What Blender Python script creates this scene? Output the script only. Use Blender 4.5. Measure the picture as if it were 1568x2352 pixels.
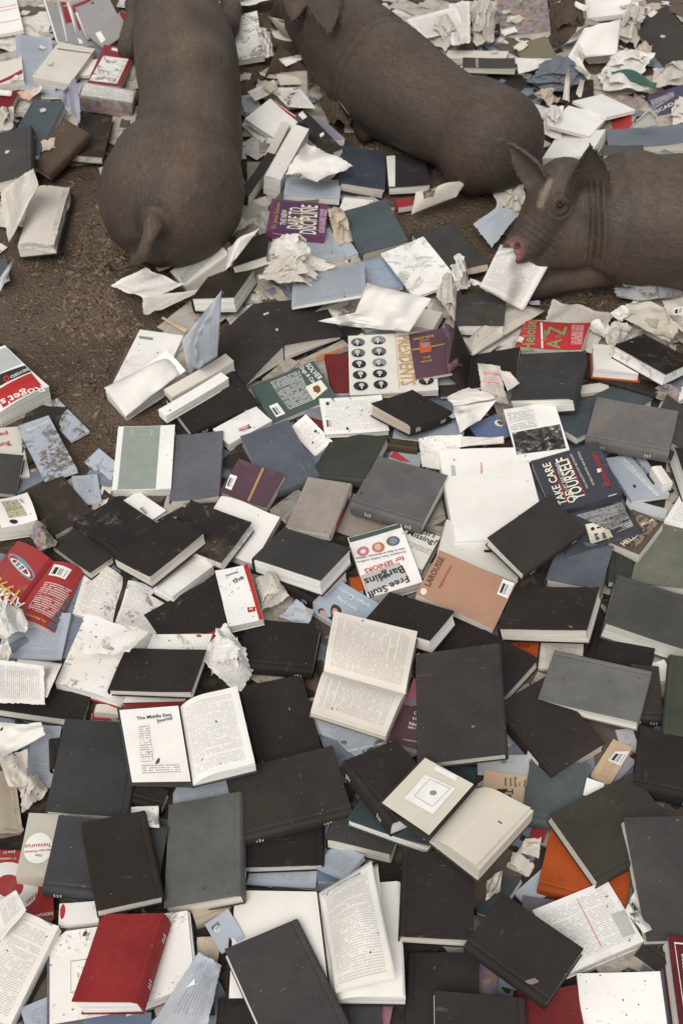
import bpy, bmesh, math, random
import numpy as np
from mathutils import Vector, Matrix, Euler
from mathutils.bvhtree import BVHTree
for _o in list(bpy.data.objects): bpy.data.objects.remove(_o)
SC=bpy.context.scene; COL=SC.collection
# ---------------- camera, sky, sun, exposure ----------------
cd=bpy.data.cameras.new("camera"); cam=bpy.data.objects.new("camera",cd); COL.objects.link(cam)
cam.location=(0,0,2.4); cam.rotation_euler=(math.radians(90-47.5),0,0)
cd.sensor_fit='VERTICAL'; cd.sensor_height=36; cd.lens=45.8; cd.clip_end=200; cd.clip_start=.05
cd.dof.use_dof=True; cd.dof.focus_distance=2.75; cd.dof.aperture_fstop=8.0
SC.camera=cam
W=bpy.data.worlds.new("World"); SC.world=W; W.use_nodes=True
nt=W.node_tree; bg=nt.nodes["Background"]; sky=nt.nodes.new("ShaderNodeTexSky")
sky.sky_type='NISHITA'; sky.sun_disc=False; sky.sun_elevation=math.radians(55); sky.sun_rotation=math.radians(200)
hs=nt.nodes.new("ShaderNodeHueSaturation"); hs.inputs['Saturation'].default_value=.04
nt.links.new(sky.outputs[0],hs.inputs['Color']); nt.links.new(hs.outputs[0],bg.inputs[0]); bg.inputs[1].default_value=.12
sd=bpy.data.lights.new("sun",'SUN'); sd.energy=1.5; sd.angle=math.radians(35); sd.color=(1,.94,.87)
sun=bpy.data.objects.new("sun",sd); COL.objects.link(sun); sun.rotation_euler=(math.radians(35),math.radians(-14),0)
SC.view_settings.view_transform='Standard'; SC.view_settings.look='None'; SC.view_settings.gamma=1; SC.view_settings.use_curve_mapping=False
SC.view_settings.exposure=0.34
DATA=[
('a8','P','sred','n=software_manual','red manual with a white circular emblem under the round labelled thesaurus',[-0.6344,1.1854,0.032,0.2112,-0.1816,0.32,0.1406,0.1545,0.02]),
('a22','H','bbrn','','dark brown hardcover at the bottom edge left of the big charcoal book',[-0.1771,0.9294,0.031,-0.033,-0.0093,0.0125,0.0936,0.059,0.03]),
('a24','P','sblu','',"slate blue paperback at the bottom edge beneath the red hardcover's lower end",[-0.4093,0.9168,0.016,0.0561,-0.0021,0.0184,0.1236,0.0386,0.015]),
('b3p','P','pink','','pink edged paperback peeking out at the bottom edge near bare ground',[0.0756,0.9208,0.021,-0.226,-0.0264,-0.0208,0.0257,0.0578,0.02]),
('c26','P','teal2','',"dark bluish cover under the aslant black book's top corner",[0.3075,1.1667,0.0179,-0.5946,-0.32,-0.2106,0.0448,0.1083,0.01]),
('f11f','P','lblu','dirty2','pale blue scrap just above the muddy brown black hardcover',[-0.7817,2.2766,0.007,0.1005,-0.0294,-0.0262,0.0737,0.0771,0.006]),
('a9','P','cream2','','worn cream paperback with a white oval title, upside down at the left edge',[-0.5986,1.2604,0.046,1.575,-0.143,0.0328,0.1453,0.067,0.035]),
('a14','H','bbrn','','small dark brown hardcover mostly hidden beneath the open journal',[-0.3947,1.3821,0.031,1.2887,-0.0229,-0.0085,0.0445,0.0694,0.03]),
('a16','P','lblu','pr','pale blue journal beneath the lower right corner of the open journal',[-0.2673,1.3958,0.016,0.0946,-0.0275,-0.1173,0.1653,0.0631,0.01]),
('a21','P','lblu','pr','pale blue booklet under the bottom left open book',[-0.5357,0.931,0.0119,0.4529,-0.0558,0.0545,0.0869,0.078,0.01]),
('a23','H','tan','dust','tan book edge poking out below the tall grey green hardcover',[-0.2499,1.1331,0.031,1.9672,-0.0278,0.0126,0.0325,0.0755,0.03]),
('b3','H','blugry2','',"dark hardcover at the bottom edge under the law journal's spine",[0.0368,0.9104,0.0315,0.035,-0.0261,-0.0516,0.0736,0.0695,0.03]),
('b11b','P','sblu','','medium blue paperback between the thin black hardcover and thick charcoal one',[-0.0145,1.2631,0.016,-0.06,-0.0131,-0.0207,0.0599,0.133,0.015]),
('b15','H','blk','','black hardcover sunk in shadow between the law journal and upright black book',[0.0927,1.2048,0.031,-0.0341,-0.0183,0.0319,0.0549,0.0505,0.03]),  # added dark block standing in for a gap that is only in shade
('c9','P','lgry','','light grey cover beneath the tan booklet with sideways lettering',[0.3402,1.4503,0.0118,-0.0546,-0.0091,-0.0566,0.1085,0.0759,0.01]),
('c22','P','lblu','','pale blue cover left of the orange hardcover',[0.3812,1.1824,0.0118,0.6966,0.2012,0.092,0.0777,0.0438,0.01]),
('c24','P','sred','',"red and yellow paper scrap under the grey teal hardcover's edge",[0.3976,1.3008,0.011,-0.3204,-0.0515,-0.0425,0.0301,0.0316,0.01]),
('d12','P','multi','','book with a triangle pattern above the dark green hardcover',[-0.5109,1.5768,0.011,-0.0066,-0.0126,0.0476,0.0652,0.0348,0.01]),
('f11b','P','lblu','dirty2','pale blue sheet half buried in soil, upper one near the red titled thesaurus',[-0.7388,2.5282,0.0065,-0.9161,-0.0066,-0.0855,0.1804,0.0569,0.005]),
('f11c','P','lblu','dirty2','mud spattered pale blue sheet left of the green panelled book',[-0.6109,2.3537,0.01,-0.7315,0.2627,-0.1097,0.0946,0.0529,0.005]),
('l4','C','mud','','black mud hollow mound between the magazine and white pages',[[0.76,4.49,0.02],[0.804,4.894,0.02],[0.93,4.894,0.02],[0.891,4.49,0.02],8.0]),
('a19','S','tan','',"square of brown card right of the white open book's edge",[-274,1076,29,-269,1076,29,-264,1077,29,-257,1078,27,-249,1080,25,-239,1080,26,-226,1081,25,-274,1070,26,-269,1070,26,-263,1070,26,-257,1070,25,-249,1070,24,-240,1071,23,-228,1070,22,-274,1065,22,-269,1065,22,-263,1064,22,-257,1064,21,-249,1063,21,-240,1062,21,-229,1060,21,-273,1060,20,-269,1059,19,-263,1058,19,-257,1057,19,-250,1055,19,-241,1054,19,-231,1051,19,-273,1055,18,-268,1054,17,-263,1052,17,-257,1051,17,-250,1049,17,-242,1046,17,-232,1043,17,-272,1050,16,-268,1049,16,-263,1047,16,-257,1045,16,-250,1042,16,-242,1039,16,-233,1036,16,-272,1046,14,-268,1044,14,-263,1042,14,-257,1039,14,-250,1037,14,-243,1033,14,-234,1029,14]),
('f11e','P','cream','dirty2','small cream card right of the lavender printed sheet',[-0.5981,2.245,0.007,-0.1528,-0.0113,0.0318,0.0283,0.0713,0.006]),
('l26','P','cream','','cream page edge beneath the dark narrow board',[0.6868,2.6467,0.011,0.1335,-0.0092,-0.0438,0.08,0.0346,0.01]),
('a2','H','blugry2','spl','blue black hardcover lying under the worn brown black book, spine facing the viewer',[-0.4626,1.2327,0.0478,1.5064,0.0061,0.0943,0.1552,0.2202,0.035]),
('a12','P','white','dirty','white paperback with a small red emblem peeking out below the blue black hardcover',[-0.5041,1.1242,0.0314,0.1,-0.0095,0.0622,0.0761,0.0443,0.03]),
('a15','S','white','dirty','dirty white sheet between the dark green hardcover and the tall grey green one',[-432,1356,27,-422,1351,35,-413,1350,39,-403,1348,43,-393,1347,46,-382,1346,48,-371,1347,48,-433,1351,25,-424,1349,29,-414,1345,36,-404,1343,41,-393,1341,44,-382,1341,46,-370,1341,47,-434,1347,20,-425,1343,28,-414,1339,36,-404,1337,39,-393,1336,41,-382,1336,42,-370,1337,41,-435,1342,19,-425,1335,30,-415,1333,34,-404,1331,38,-392,1326,46,-381,1326,45,-370,1332,34,-435,1332,24,-423,1322,41,-413,1321,43,-402,1315,52,-390,1314,53,-379,1317,48,-369,1323,35,-432,1311,48,-422,1310,49,-412,1307,54,-401,1306,54,-390,1306,53,-378,1305,53,-365,1305,51,-432,1302,51,-423,1301,51,-412,1299,53,-401,1298,53,-390,1297,53,-377,1295,54,-363,1294,54]),
('a18','P','lblu','','pale blue cover with small capital letters beside the large open law journal',[-0.2216,1.0859,0.0355,0.5528,0.0626,-0.0984,0.0525,0.0672,0.006]),
('a20','S','lblu','pr crum','crumpled pale blue cover with white lettering along the bottom edge',[-266,1035,46,-257,1030,47,-249,1027,44,-242,1025,41,-235,1020,42,-229,1020,35,-223,1019,30,-273,1024,45,-263,1021,42,-254,1018,38,-246,1015,36,-238,1012,35,-231,1010,32,-225,1010,26,-281,1011,44,-270,1008,41,-260,1005,37,-251,1003,34,-242,1001,31,-235,999,28,-227,997,25,-291,994,44,-278,991,41,-267,989,37,-256,987,34,-247,985,31,-238,983,29,-229,980,29,-304,971,44,-289,969,41,-275,967,37,-263,966,34,-252,964,32,-241,962,32,-231,956,41,-322,940,46,-303,940,41,-287,940,37,-272,939,34,-258,938,34,-246,935,37,-234,931,45,-346,894,53,-323,899,43,-302,902,37,-284,903,34,-268,905,31,-253,906,29,-240,905,32]),
('b5','H','blk2','','black hardcover directly below the upright black one',[0.1852,0.9644,0.0374,-0.0866,-0.082,-0.1604,0.1329,0.1647,0.03]),
('b9','P','lblu','pr','pale blue journal poking out below the thin black hardcover',[-0.1242,1.2269,0.009,-0.0705,0.0002,-0.0044,0.1525,0.073,0.008]),
('b10','P','lblu','pr','pale blue printed journal above the raised page of the law journal',[-0.0031,1.2319,0.0326,0.9202,-0.32,-0.1538,0.0677,0.0747,0.008]),
('c3','H','org','','glossy orange hardcover showing as a triangle between black books',[0.4865,1.2263,0.0335,1.2658,-0.0355,-0.0506,0.1518,0.1709,0.03]),
('c7','H','gteal','','grey teal hardcover right of the tan tax booklet',[0.4406,1.3849,0.0379,1.3278,-0.0909,-0.1644,0.147,0.1246,0.03]),
('c10','H','teal','',"corner of a dark teal hardcover touching the cream open book's top",[0.2462,1.4374,0.021,-0.259,-0.0183,0.0078,0.0687,0.0427,0.02]),
('c11b','P','lilac','','pale lilac booklet edge under the tan barcoded paperback',[0.5901,1.4533,0.011,0.7705,-0.0225,0.0138,0.0725,0.0209,0.01]),
('c11c','P','lgry','pr','pale grey printed cover above the tan barcoded paperback',[0.6117,1.5262,0.011,0.1234,-0.0117,-0.0031,0.0378,0.056,0.01]),
('c12','P','white','','small white triangle of a book beside the grey teal hardcover',[0.5159,1.3838,0.0493,-0.3163,0.1003,0.1177,0.0369,0.0409,0.01]),
('c15','H','dred','','dark red hardcover between two books at the bottom right',[0.3814,0.9328,0.0315,0.0676,0.0134,-0.0479,0.1089,0.0865,0.03]),
('c17','P','fire','',"dark red picture cover left of the aslant black book's lower corner",[0.272,0.999,0.021,-0.1155,-0.0283,0.0764,0.0344,0.0585,0.02]),
('c18','P','lilac','','lilac paperback edge under the white page block with the orange rule',[0.485,1.0347,0.016,0.4098,0.0093,-0.0006,0.072,0.02,0.015]),
('c21','P','plilac','','dusky purple cover just below the orange hardcover',[0.3893,1.1456,0.015,-0.1587,0.0976,0.0378,0.0757,0.0324,0.01]),
('c23','K','cream','ragged','torn paperback with folded pages right of the cream open book',[0.3564,1.2321,0.021,-0.487,-0.0114,0.0199,0.0494,0.0363,0.02]),
('c25','S','cream','pr crum',"strip of newsprint left of the aslant black book's top corner",[283,1186,36,288,1189,37,293,1192,39,298,1195,40,303,1196,45,309,1200,44,313,1201,49,281,1176,40,287,1181,37,292,1183,42,297,1186,43,302,1187,47,307,1192,45,312,1193,49,280,1168,41,285,1172,41,290,1174,45,295,1177,46,300,1180,46,305,1183,47,310,1185,50,279,1162,40,284,1163,44,289,1166,45,294,1168,49,299,1173,46,304,1175,49,309,1178,50,278,1152,44,282,1154,48,287,1158,48,293,1162,48,298,1165,48,302,1167,51,308,1172,48,276,1144,47,281,1146,50,286,1151,48,291,1153,50,296,1157,50,301,1161,49,306,1164,50,275,1136,50,280,1139,50,285,1143,50,290,1146,52,295,1151,49,300,1153,50,305,1157,50]),
('d2','P','lblu','pr','pale blue journal beneath the red almanac',[-0.7007,1.8049,0.012,-0.0547,0.1,0.0122,0.147,0.1238,0.008]),
('d7c','P','lblu','pr','pale blue striped journal left of the large dark green hardcover',[-0.6328,1.4852,0.0124,0.0108,0.0356,0.1764,0.0594,0.1491,0.01]),
('d8','O','dgrn','pr dirty','soiled open book with printed pages right of the red almanac',[[-0.606,2.044,0.01],[-0.512,1.974,0.011],[-0.395,1.923,0.01],[-0.426,1.806,0.01],[-0.527,1.831,0.011],[-0.624,1.87,0.01],0,1.0,1.0]),
('d12b','K','cream','c=sred','cream pages on a red board above the triangle patterned book',[-0.5051,1.5951,0.0235,-0.0289,-0.1387,0.09,0.0624,0.0307,0.015]),
('e10','S','lblu','dirty crum','dirty torn pale blue page left of the memoir jacket',[-148,1846,24,-137,1855,27,-128,1862,31,-121,1868,34,-114,1872,37,-109,1876,41,-104,1878,44,-133,1838,24,-124,1848,27,-116,1855,30,-110,1861,33,-105,1866,36,-100,1870,39,-96,1873,42,-119,1831,24,-112,1841,27,-105,1848,30,-100,1855,32,-96,1860,35,-92,1864,38,-88,1868,41,-106,1824,24,-101,1834,26,-96,1842,29,-91,1849,31,-87,1855,34,-84,1859,37,-81,1863,39,-95,1818,24,-90,1828,26,-86,1837,28,-83,1844,31,-80,1850,33,-77,1855,35,-75,1859,37,-85,1813,24,-81,1823,26,-78,1832,28,-75,1839,30,-73,1845,32,-70,1850,34,-68,1855,36,-76,1808,24,-73,1818,26,-70,1827,27,-68,1834,29,-66,1841,31,-64,1847,32,-63,1851,34]),
('f10','P','white','spk','white cover with barcodes below the green panelled book',[-0.4907,2.2088,0.0127,0.8201,-0.1089,0.0058,0.0472,0.1078,0.01]),
('f11d','P','lblu','pr','pale lavender printed sheet above the two muddy black hardcovers',[-0.6424,2.2634,0.0143,0.2482,-0.0916,0.1744,0.0638,0.1047,0.006]),
('f12','P','cream','c=ltan','cream book with red lettering cut off by the left edge',[-0.8617,2.3899,0.0207,0.3043,-0.1169,0.1459,0.0861,0.2083,0.015]),
('g13','P','multi','','colourful patterned book between the plum and grey tan books',[-0.125,2.2099,0.0169,-0.724,-0.0826,-0.007,0.0546,0.1019,0.015]),
('g16','P','lblu','','blue cover with a red shape above the thick mid grey hardcover',[0.1668,2.3796,0.011,-0.3295,-0.0164,0.0214,0.0852,0.0576,0.01]),
('g17b','H','brn','','brown book edge beneath the pale blue journal, centre right',[0.1656,2.4336,0.0291,1.3885,-0.1015,0.038,0.0661,0.0762,0.025]),
('g21','C','cream','','torn crumpled pages left of the memoir jacket',[[-0.204,1.955,0.02],[-0.159,1.978,0.02],[-0.119,1.906,0.02],[-0.179,1.858,0.02],4.0]),
('g24','P','org','',"orange corner left of the bargains book's title",[0.0353,1.953,0.016,0.1125,-0.0338,-0.0239,0.0286,0.0437,0.015]),
('h15','H','dgrn2','','dark green cover between slate blue and olive grey books',[0.6642,1.9987,0.026,-0.1963,-0.0159,-0.0063,0.0548,0.1007,0.025]),
('i9b','P','lblu','','pale blue cover under the cream notepad',[-0.9852,4.213,0.0119,-0.0583,-0.0801,-0.0458,0.1352,0.1037,0.01]),
('i12','S','pinkp','crum','pink paper scrap above the slate teal hardcover',[-1136,4159,24,-1130,4168,24,-1124,4177,24,-1119,4186,24,-1114,4194,24,-1109,4202,24,-1105,4209,24,-1129,4155,22,-1123,4164,23,-1118,4173,23,-1112,4182,23,-1107,4190,23,-1102,4198,24,-1098,4205,24,-1123,4150,21,-1117,4160,21,-1111,4169,22,-1105,4177,22,-1100,4185,23,-1095,4193,24,-1090,4200,24,-1115,4144,19,-1109,4154,20,-1103,4164,21,-1097,4172,22,-1092,4180,23,-1086,4186,25,-1082,4194,25,-1107,4138,17,-1101,4148,18,-1094,4158,20,-1088,4165,22,-1082,4172,24,-1076,4174,28,-1071,4182,29,-1098,4130,16,-1091,4142,17,-1085,4151,19,-1078,4157,22,-1072,4163,25,-1065,4164,30,-1059,4166,35,-1087,4122,14,-1081,4134,16,-1074,4143,18,-1068,4150,21,-1061,4154,26,-1054,4157,31,-1048,4160,35]),
('i14a','P','mgrey','c2=white','leftmost of the fanned grey magazines with white margins',[-1.0857,4.7461,0.0062,0.2914,-0.027,0.0667,0.0557,0.3883,0.004]),
('j3c','C','white','','heap of muddy white papers at the top edge between two pigs',[[-0.445,4.798,0.02],[-0.417,4.907,0.02],[-0.25,4.894,0.02],[-0.258,4.798,0.02],6.0]),
('j23d','S','pinkp','',"salmon scrap of paper just under the left pig's rump",[-564,3176,34,-552,3175,34,-540,3175,34,-528,3174,34,-517,3174,34,-505,3173,34,-493,3172,34,-561,3171,32,-550,3171,33,-539,3171,33,-528,3170,33,-517,3170,33,-506,3170,34,-496,3169,34,-558,3167,31,-548,3167,31,-538,3167,32,-528,3167,32,-518,3167,33,-508,3166,33,-498,3166,34,-554,3162,29,-545,3162,30,-537,3163,31,-528,3163,31,-519,3163,32,-510,3163,33,-501,3163,34,-551,3157,27,-543,3158,28,-535,3158,30,-527,3159,31,-519,3159,32,-512,3160,33,-504,3160,34,-548,3153,26,-541,3154,27,-534,3154,28,-527,3155,30,-520,3156,31,-513,3157,33,-506,3157,34,-545,3148,24,-539,3149,26,-533,3150,27,-527,3151,29,-521,3152,31,-515,3153,32,-509,3154,34]),
('k10d','C','lgry','',"crumpled translucent whitish paper under the right pig's belly",[[0.796,3.011,0.02],[0.811,3.087,0.02],[1.003,3.066,0.02],[0.988,2.984,0.02],5.0]),
('k13c','C','multi','','pinkish shredded paper scraps near the right edge',[[0.83,2.604,0.02],[0.858,2.634,0.02],[0.92,2.616,0.02],[0.887,2.563,0.02],3.0]),
('l18','C','cream','','muddy crumpled scraps right of the arching blank leaf',[[0.274,3.011,0.02],[0.305,3.108,0.02],[0.343,3.108,0.02],[0.331,2.903,0.02],5.0]),
('l19','P','brnblk','mud','muddy black cover below the twisted white scrap',[0.3263,3.0605,0.0305,0.0273,-0.0426,0.0689,0.0416,0.1348,0.02]),
('l21','P','lgry','','grey cover corner between the portrait book and the black fin',[0.2892,2.6737,0.0112,-0.0333,-0.0539,0.099,0.05,0.0511,0.01]),
('l23','S','ltan','','wooden tan strip lying in the soil by the folded pages',[-515,2928,24,-515,2930,24,-514,2931,24,-514,2933,24,-513,2935,24,-513,2937,24,-512,2938,24,-507,2921,24,-506,2923,24,-505,2924,24,-505,2926,24,-504,2928,24,-504,2929,24,-503,2931,24,-497,2913,24,-496,2914,24,-496,2916,24,-495,2918,24,-494,2920,24,-494,2922,24,-493,2923,24,-486,2903,24,-485,2905,24,-485,2907,24,-484,2909,24,-483,2911,24,-482,2913,24,-481,2914,24,-474,2892,24,-473,2894,24,-472,2896,24,-471,2898,24,-470,2900,24,-469,2902,24,-468,2904,24,-459,2880,24,-458,2882,24,-457,2884,24,-456,2886,24,-455,2888,24,-454,2890,24,-453,2893,24,-442,2866,24,-441,2868,24,-440,2870,24,-439,2872,24,-438,2874,24,-436,2877,24,-435,2879,24]),
('l24','P','dgry','mud','dark flat cover at the left edge on the soil',[-1.0236,3.1548,0.0179,0.2846,-0.0232,-0.32,0.0594,0.1257,0.01]),
('b11','H','chr2','','thick charcoal hardcover below the teal one, cream pages facing down',[0.0476,1.2982,0.0531,-0.3004,-0.1098,-0.0296,0.1351,0.0987,0.038]),
('i14b','P','mgrey','rt','second fanned grey magazine with a dark red top edge',[-1.0288,4.7351,0.0067,0.233,-0.0251,0.0692,0.0585,0.3915,0.004]),
('i14c','P','mgrey','rt','third fanned grey magazine partly covered by two others',[-0.9713,4.7032,0.0135,0.2249,0.0442,-0.0043,0.0781,0.3398,0.004]),
('c23s','S','cream','pr crum','curled page over the torn paperback right of the cream open book',[343,1236,55,347,1241,58,351,1244,62,354,1247,65,356,1251,66,359,1253,70,361,1255,72,347,1234,55,351,1239,59,355,1244,62,358,1248,65,361,1252,65,363,1254,69,365,1256,72,352,1232,55,356,1238,59,359,1244,62,362,1248,65,365,1252,65,367,1255,69,369,1257,72,357,1230,55,361,1237,59,365,1243,62,367,1248,65,370,1253,65,372,1256,69,375,1261,67,364,1227,57,368,1236,59,371,1242,62,374,1247,66,376,1253,65,378,1257,69,380,1261,69,373,1222,59,376,1233,61,379,1242,62,381,1246,68,383,1253,68,384,1256,71,386,1261,70,384,1216,63,387,1229,65,389,1238,67,390,1246,69,391,1251,72,392,1255,76,392,1258,79]),
('f5','H','blk2','','dark hardcover just above the soiled open book',[-0.622,2.0467,0.0312,-0.7457,-0.0661,-0.0329,0.1492,0.076,0.025]),
('g3','P','white','','white paperback with a small red badge under the black gilt spined book',[-0.26,2.4889,0.0214,-0.9115,0.0488,-0.0225,0.0763,0.1385,0.02]),
('g8b','H','dred','','edge of a dark red book under the white barcoded back cover',[-0.0702,2.5077,0.021,1.0641,-0.0344,0.0015,0.0421,0.0693,0.02]),
('i5','H','brnblk','mud','dirty black softened book with curled white pages beside the left pig',[-0.8366,3.8879,0.0321,-0.0177,0.0189,0.0752,0.1076,0.251,0.03]),
('i9','P','lblu','pr curl','large pale blue bowed journal at the upper left',[-1.0994,4.3556,0.038,0.1955,0.0004,0.2741,0.1257,0.3459,0.01]),
('j6c','P','lgry','pr',"greyish printed leaflet pressed against the left pig's flank",[-0.3187,4.1266,0.0115,0.2156,-0.0191,-0.0687,0.0583,0.1205,0.01]),
('j8c','C','mud','','dark clump of churned mud and dung under the middle pig',[[-0.095,4.107,0.02],[-0.033,4.126,0.02],[0.058,3.916,0.02],[-0.012,3.889,0.02],10.0]),
('k4','P','food','','magazine with food pictures below the face down black book',[-0.0568,2.7797,0.016,0.6219,-0.0063,-0.007,0.1722,0.0336,0.015]),
('k4b','P','food','','cream page of small brown drawings above the green pet book',[-0.1675,2.7089,0.018,0.9184,-0.0141,-0.0266,0.1079,0.0427,0.01]),
('l8e','C','tan','',"brownish shreds touching the tilted charcoal hardcover's left corner",[[1.028,4.382,0.02],[1.08,4.479,0.02],[1.127,4.468,0.02],[1.119,4.382,0.02],4.0]),
('l20','S','lblu','','tiny pale blue scrap above the aged newspaper sheets',[544,2992,24,544,2995,24,544,2998,24,544,3001,24,545,3004,24,545,3006,24,545,3009,24,549,2992,24,549,2995,24,549,2998,24,549,3001,24,550,3004,24,550,3006,24,550,3009,24,554,2992,24,554,2995,24,554,2998,24,554,3001,24,555,3004,24,555,3006,24,555,3009,24,559,2992,24,559,2995,24,559,2998,24,559,3001,24,560,3004,24,560,3006,24,560,3009,24,564,2992,24,564,2995,24,564,2998,24,564,3001,24,565,3004,24,565,3006,24,565,3009,24,569,2992,24,569,2995,24,569,2998,24,569,3001,24,570,3004,24,570,3006,24,570,3009,24,574,2992,24,574,2995,24,574,2998,24,574,3001,24,575,3004,24,575,3006,24,575,3009,24]),
('l22','P','bblk','','black cover with small white letters right of the portrait book',[0.2984,2.6295,0.0185,0.1066,0.0782,0.0314,0.0687,0.0428,0.01]),
('l24b','S','lgry','','pale grey edge of a book rising from the left edge',[-1002,3020,24,-1002,3029,27,-1003,3039,31,-1003,3048,34,-1003,3057,38,-1002,3062,45,-1001,3067,52,-996,3041,31,-996,3048,34,-996,3055,38,-995,3061,43,-995,3067,47,-994,3069,55,-993,3074,60,-988,3060,39,-988,3065,43,-987,3067,49,-986,3070,55,-986,3075,58,-985,3077,64,-985,3082,68,-980,3076,51,-980,3079,54,-980,3082,57,-978,3080,65,-978,3083,69,-978,3087,72,-977,3088,77,-972,3093,61,-970,3088,69,-970,3090,72,-969,3091,76,-970,3094,78,-970,3095,81,-969,3094,86,-963,3107,73,-963,3106,76,-962,3106,80,-962,3105,83,-962,3104,86,-962,3104,90,-961,3103,93,-961,3143,70,-960,3138,74,-959,3135,78,-960,3135,79,-960,3133,82,-959,3130,86,-959,3127,89]),
('i14d','P','mgrey','','fourth fanned grey magazine with a pale border',[-0.9175,4.6882,0.0395,0.3647,0.1139,-0.2902,0.1442,0.2174,0.004]),
('i14e','P','mgrey','rt2','frontmost grey magazine with a white sticker and dark red corner',[-0.8442,4.5757,0.0507,0.8025,0.32,0.0765,0.1761,0.0927,0.004]),
('e12','H','blk','dust','black hardcover tilted down to the left above the stained open book',[-0.3328,1.8583,0.0302,-0.989,0.0989,-0.0318,0.1277,0.2073,0.025]),
('a6','O','blugry','dirty','white open book with specks of dirt under the thick bright red hardcover',[[-0.561,1.094,0.015],[-0.427,1.107,0.028],[-0.29,1.121,0.042],[-0.265,0.98,0.042],[-0.393,0.931,0.028],[-0.534,0.912,0.015],0.012,0.3,3.0]),
('a10','K','tan','ragged','stained cream page block with ragged edges at the left edge above the thesaurus',[-0.6951,1.3619,0.0437,0.2852,-0.0857,0.1249,0.0784,0.1489,0.04]),
('b1','O','dgrn','clean','large open law journal with plain endpaper at left and a black cover',[[-0.21,1.173,0.036],[-0.045,1.163,0.05],[0.113,1.173,0.062],[0.116,0.946,0.062],[-0.017,0.948,0.05],[-0.21,0.952,0.036],0.032,0.4,3.0]),
('b8','H','blk','','thin black hardcover under the large brown black one with white spine marks',[-0.1198,1.2685,0.03,-3.1296,-0.0932,-0.0521,0.163,0.0975,0.022]),
('b12','H','teal','','teal hardcover with a narrow white page edge under the cream open book',[0.1161,1.3137,0.0704,-0.4648,-0.2665,-0.0039,0.177,0.1159,0.02]),
('c2','P','white','pr spk','white printed page block with a thin orange rule under the aslant black book',[0.4675,1.0931,0.0439,0.3982,-0.0157,0.014,0.1648,0.1359,0.025]),
('c8','P','ltan','','tan booklet with dark sideways lettering above the cream open book',[0.3371,1.4072,0.0154,-0.1897,0.1024,-0.0444,0.0877,0.0674,0.005]),
('c11','P','ltan','pr','tan paperback with a barcode on its back cover near the right edge',[0.5693,1.4685,0.0155,-0.5987,-0.0622,-0.0644,0.0464,0.1124,0.012]),
('c19','H','blk2','','small black hardcover left of the maroon one with white pages showing',[0.5843,1.0393,0.0314,-2.3084,-0.0904,-0.0307,0.0435,0.0544,0.03]),
('c20','S','white','',"white sheet with large letters beside the big charcoal hardcover's left edge",[535,1108,77,538,1113,77,542,1120,75,547,1127,75,552,1137,70,558,1145,71,566,1160,64,540,1099,77,544,1104,76,548,1110,76,553,1118,71,561,1131,59,567,1139,59,576,1151,51,545,1091,77,549,1095,77,554,1102,73,561,1113,60,571,1126,45,577,1133,45,586,1144,38,549,1083,77,553,1087,77,558,1092,75,566,1101,65,576,1114,47,585,1125,37,593,1133,34,554,1076,77,558,1079,77,563,1083,74,572,1094,60,582,1106,42,591,1115,35,599,1121,34,558,1068,77,563,1071,76,568,1074,76,575,1082,67,586,1094,49,596,1104,36,604,1109,34,563,1062,76,567,1064,76,573,1067,73,581,1074,64,591,1085,47,601,1094,36,609,1098,36]),
('d6','H','blk','','long black hardcover beneath the torn jagged page',[-0.6652,1.6131,0.0314,-0.1517,-0.018,0.0366,0.2311,0.072,0.03]),
('d7d','H','bbrn','','corner of a brown book left of the large dark green hardcover',[-0.5971,1.4843,0.0275,0.1763,-0.0168,0.1181,0.0317,0.0756,0.02]),
('e2','P','lblu','pr','pale blue journal sticking out below the open novel',[0.0075,1.5555,0.0161,0.77,0.2743,-0.1593,0.0927,0.1433,0.01]),
('e9','P','skyblu','','pale blue memoir jacket with a photo of two people',[0.0098,1.8813,0.0173,-0.6193,0.0627,0.0482,0.1193,0.1118,0.015]),
('f3','H','brnblk','mud','muddy brown black hardcover beside pale blue journals at the left',[-0.7067,2.2064,0.0261,0.651,0.0164,-0.0165,0.1132,0.1773,0.025]),
('f8','K','white','bulge','white open page block left of the grey tan cloth book',[-0.2541,2.1112,0.0336,-0.4094,0.1146,-0.0173,0.1674,0.1583,0.03]),
('f9','K','white','','clean white page block under the smeared black hardcover',[-0.3699,1.963,0.037,-0.663,-0.1759,-0.0099,0.0674,0.1479,0.03]),
('f11','P','lblu','dirty2','pale blue journal smeared with mud at the left',[-0.7603,2.3956,0.0313,0.4798,0.0071,0.0025,0.0871,0.2257,0.01]),
('f15','C','multi','','shredded colourful paper above the red almanac',[[-0.759,2.095,0.02],[-0.718,2.114,0.02],[-0.682,2.066,0.02],[-0.715,2.024,0.02],5.0]),
('g5','H','lilac2','','lavender grey hardcover between the green pet book and white barcoded one',[-0.035,2.5707,0.0238,-0.4456,0.0074,0.1258,0.0706,0.1347,0.02]),
('g12','P','tng','','sheet of grey tan cardboard right of the grey tan cloth book',[0.0561,2.1706,0.0079,-0.3144,0.0398,0.1394,0.1009,0.1349,0.004]),
('g17','P','lblu','pr','pale blue journal under the gilt spined black hardcover',[0.2294,2.4646,0.0302,-0.1476,-0.125,-0.0054,0.1819,0.0962,0.012]),
('h5','H','teal2','','dark teal hardcover behind the grey one at the right',[0.6866,2.5411,0.0339,-0.9103,-0.1626,-0.0028,0.1132,0.2922,0.025]),
('h18','H','blk','','black hardcover under the thick dark grey one at right',[0.6336,1.7605,0.0281,-0.3552,-0.0243,-0.0956,0.1394,0.0965,0.025]),
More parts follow.
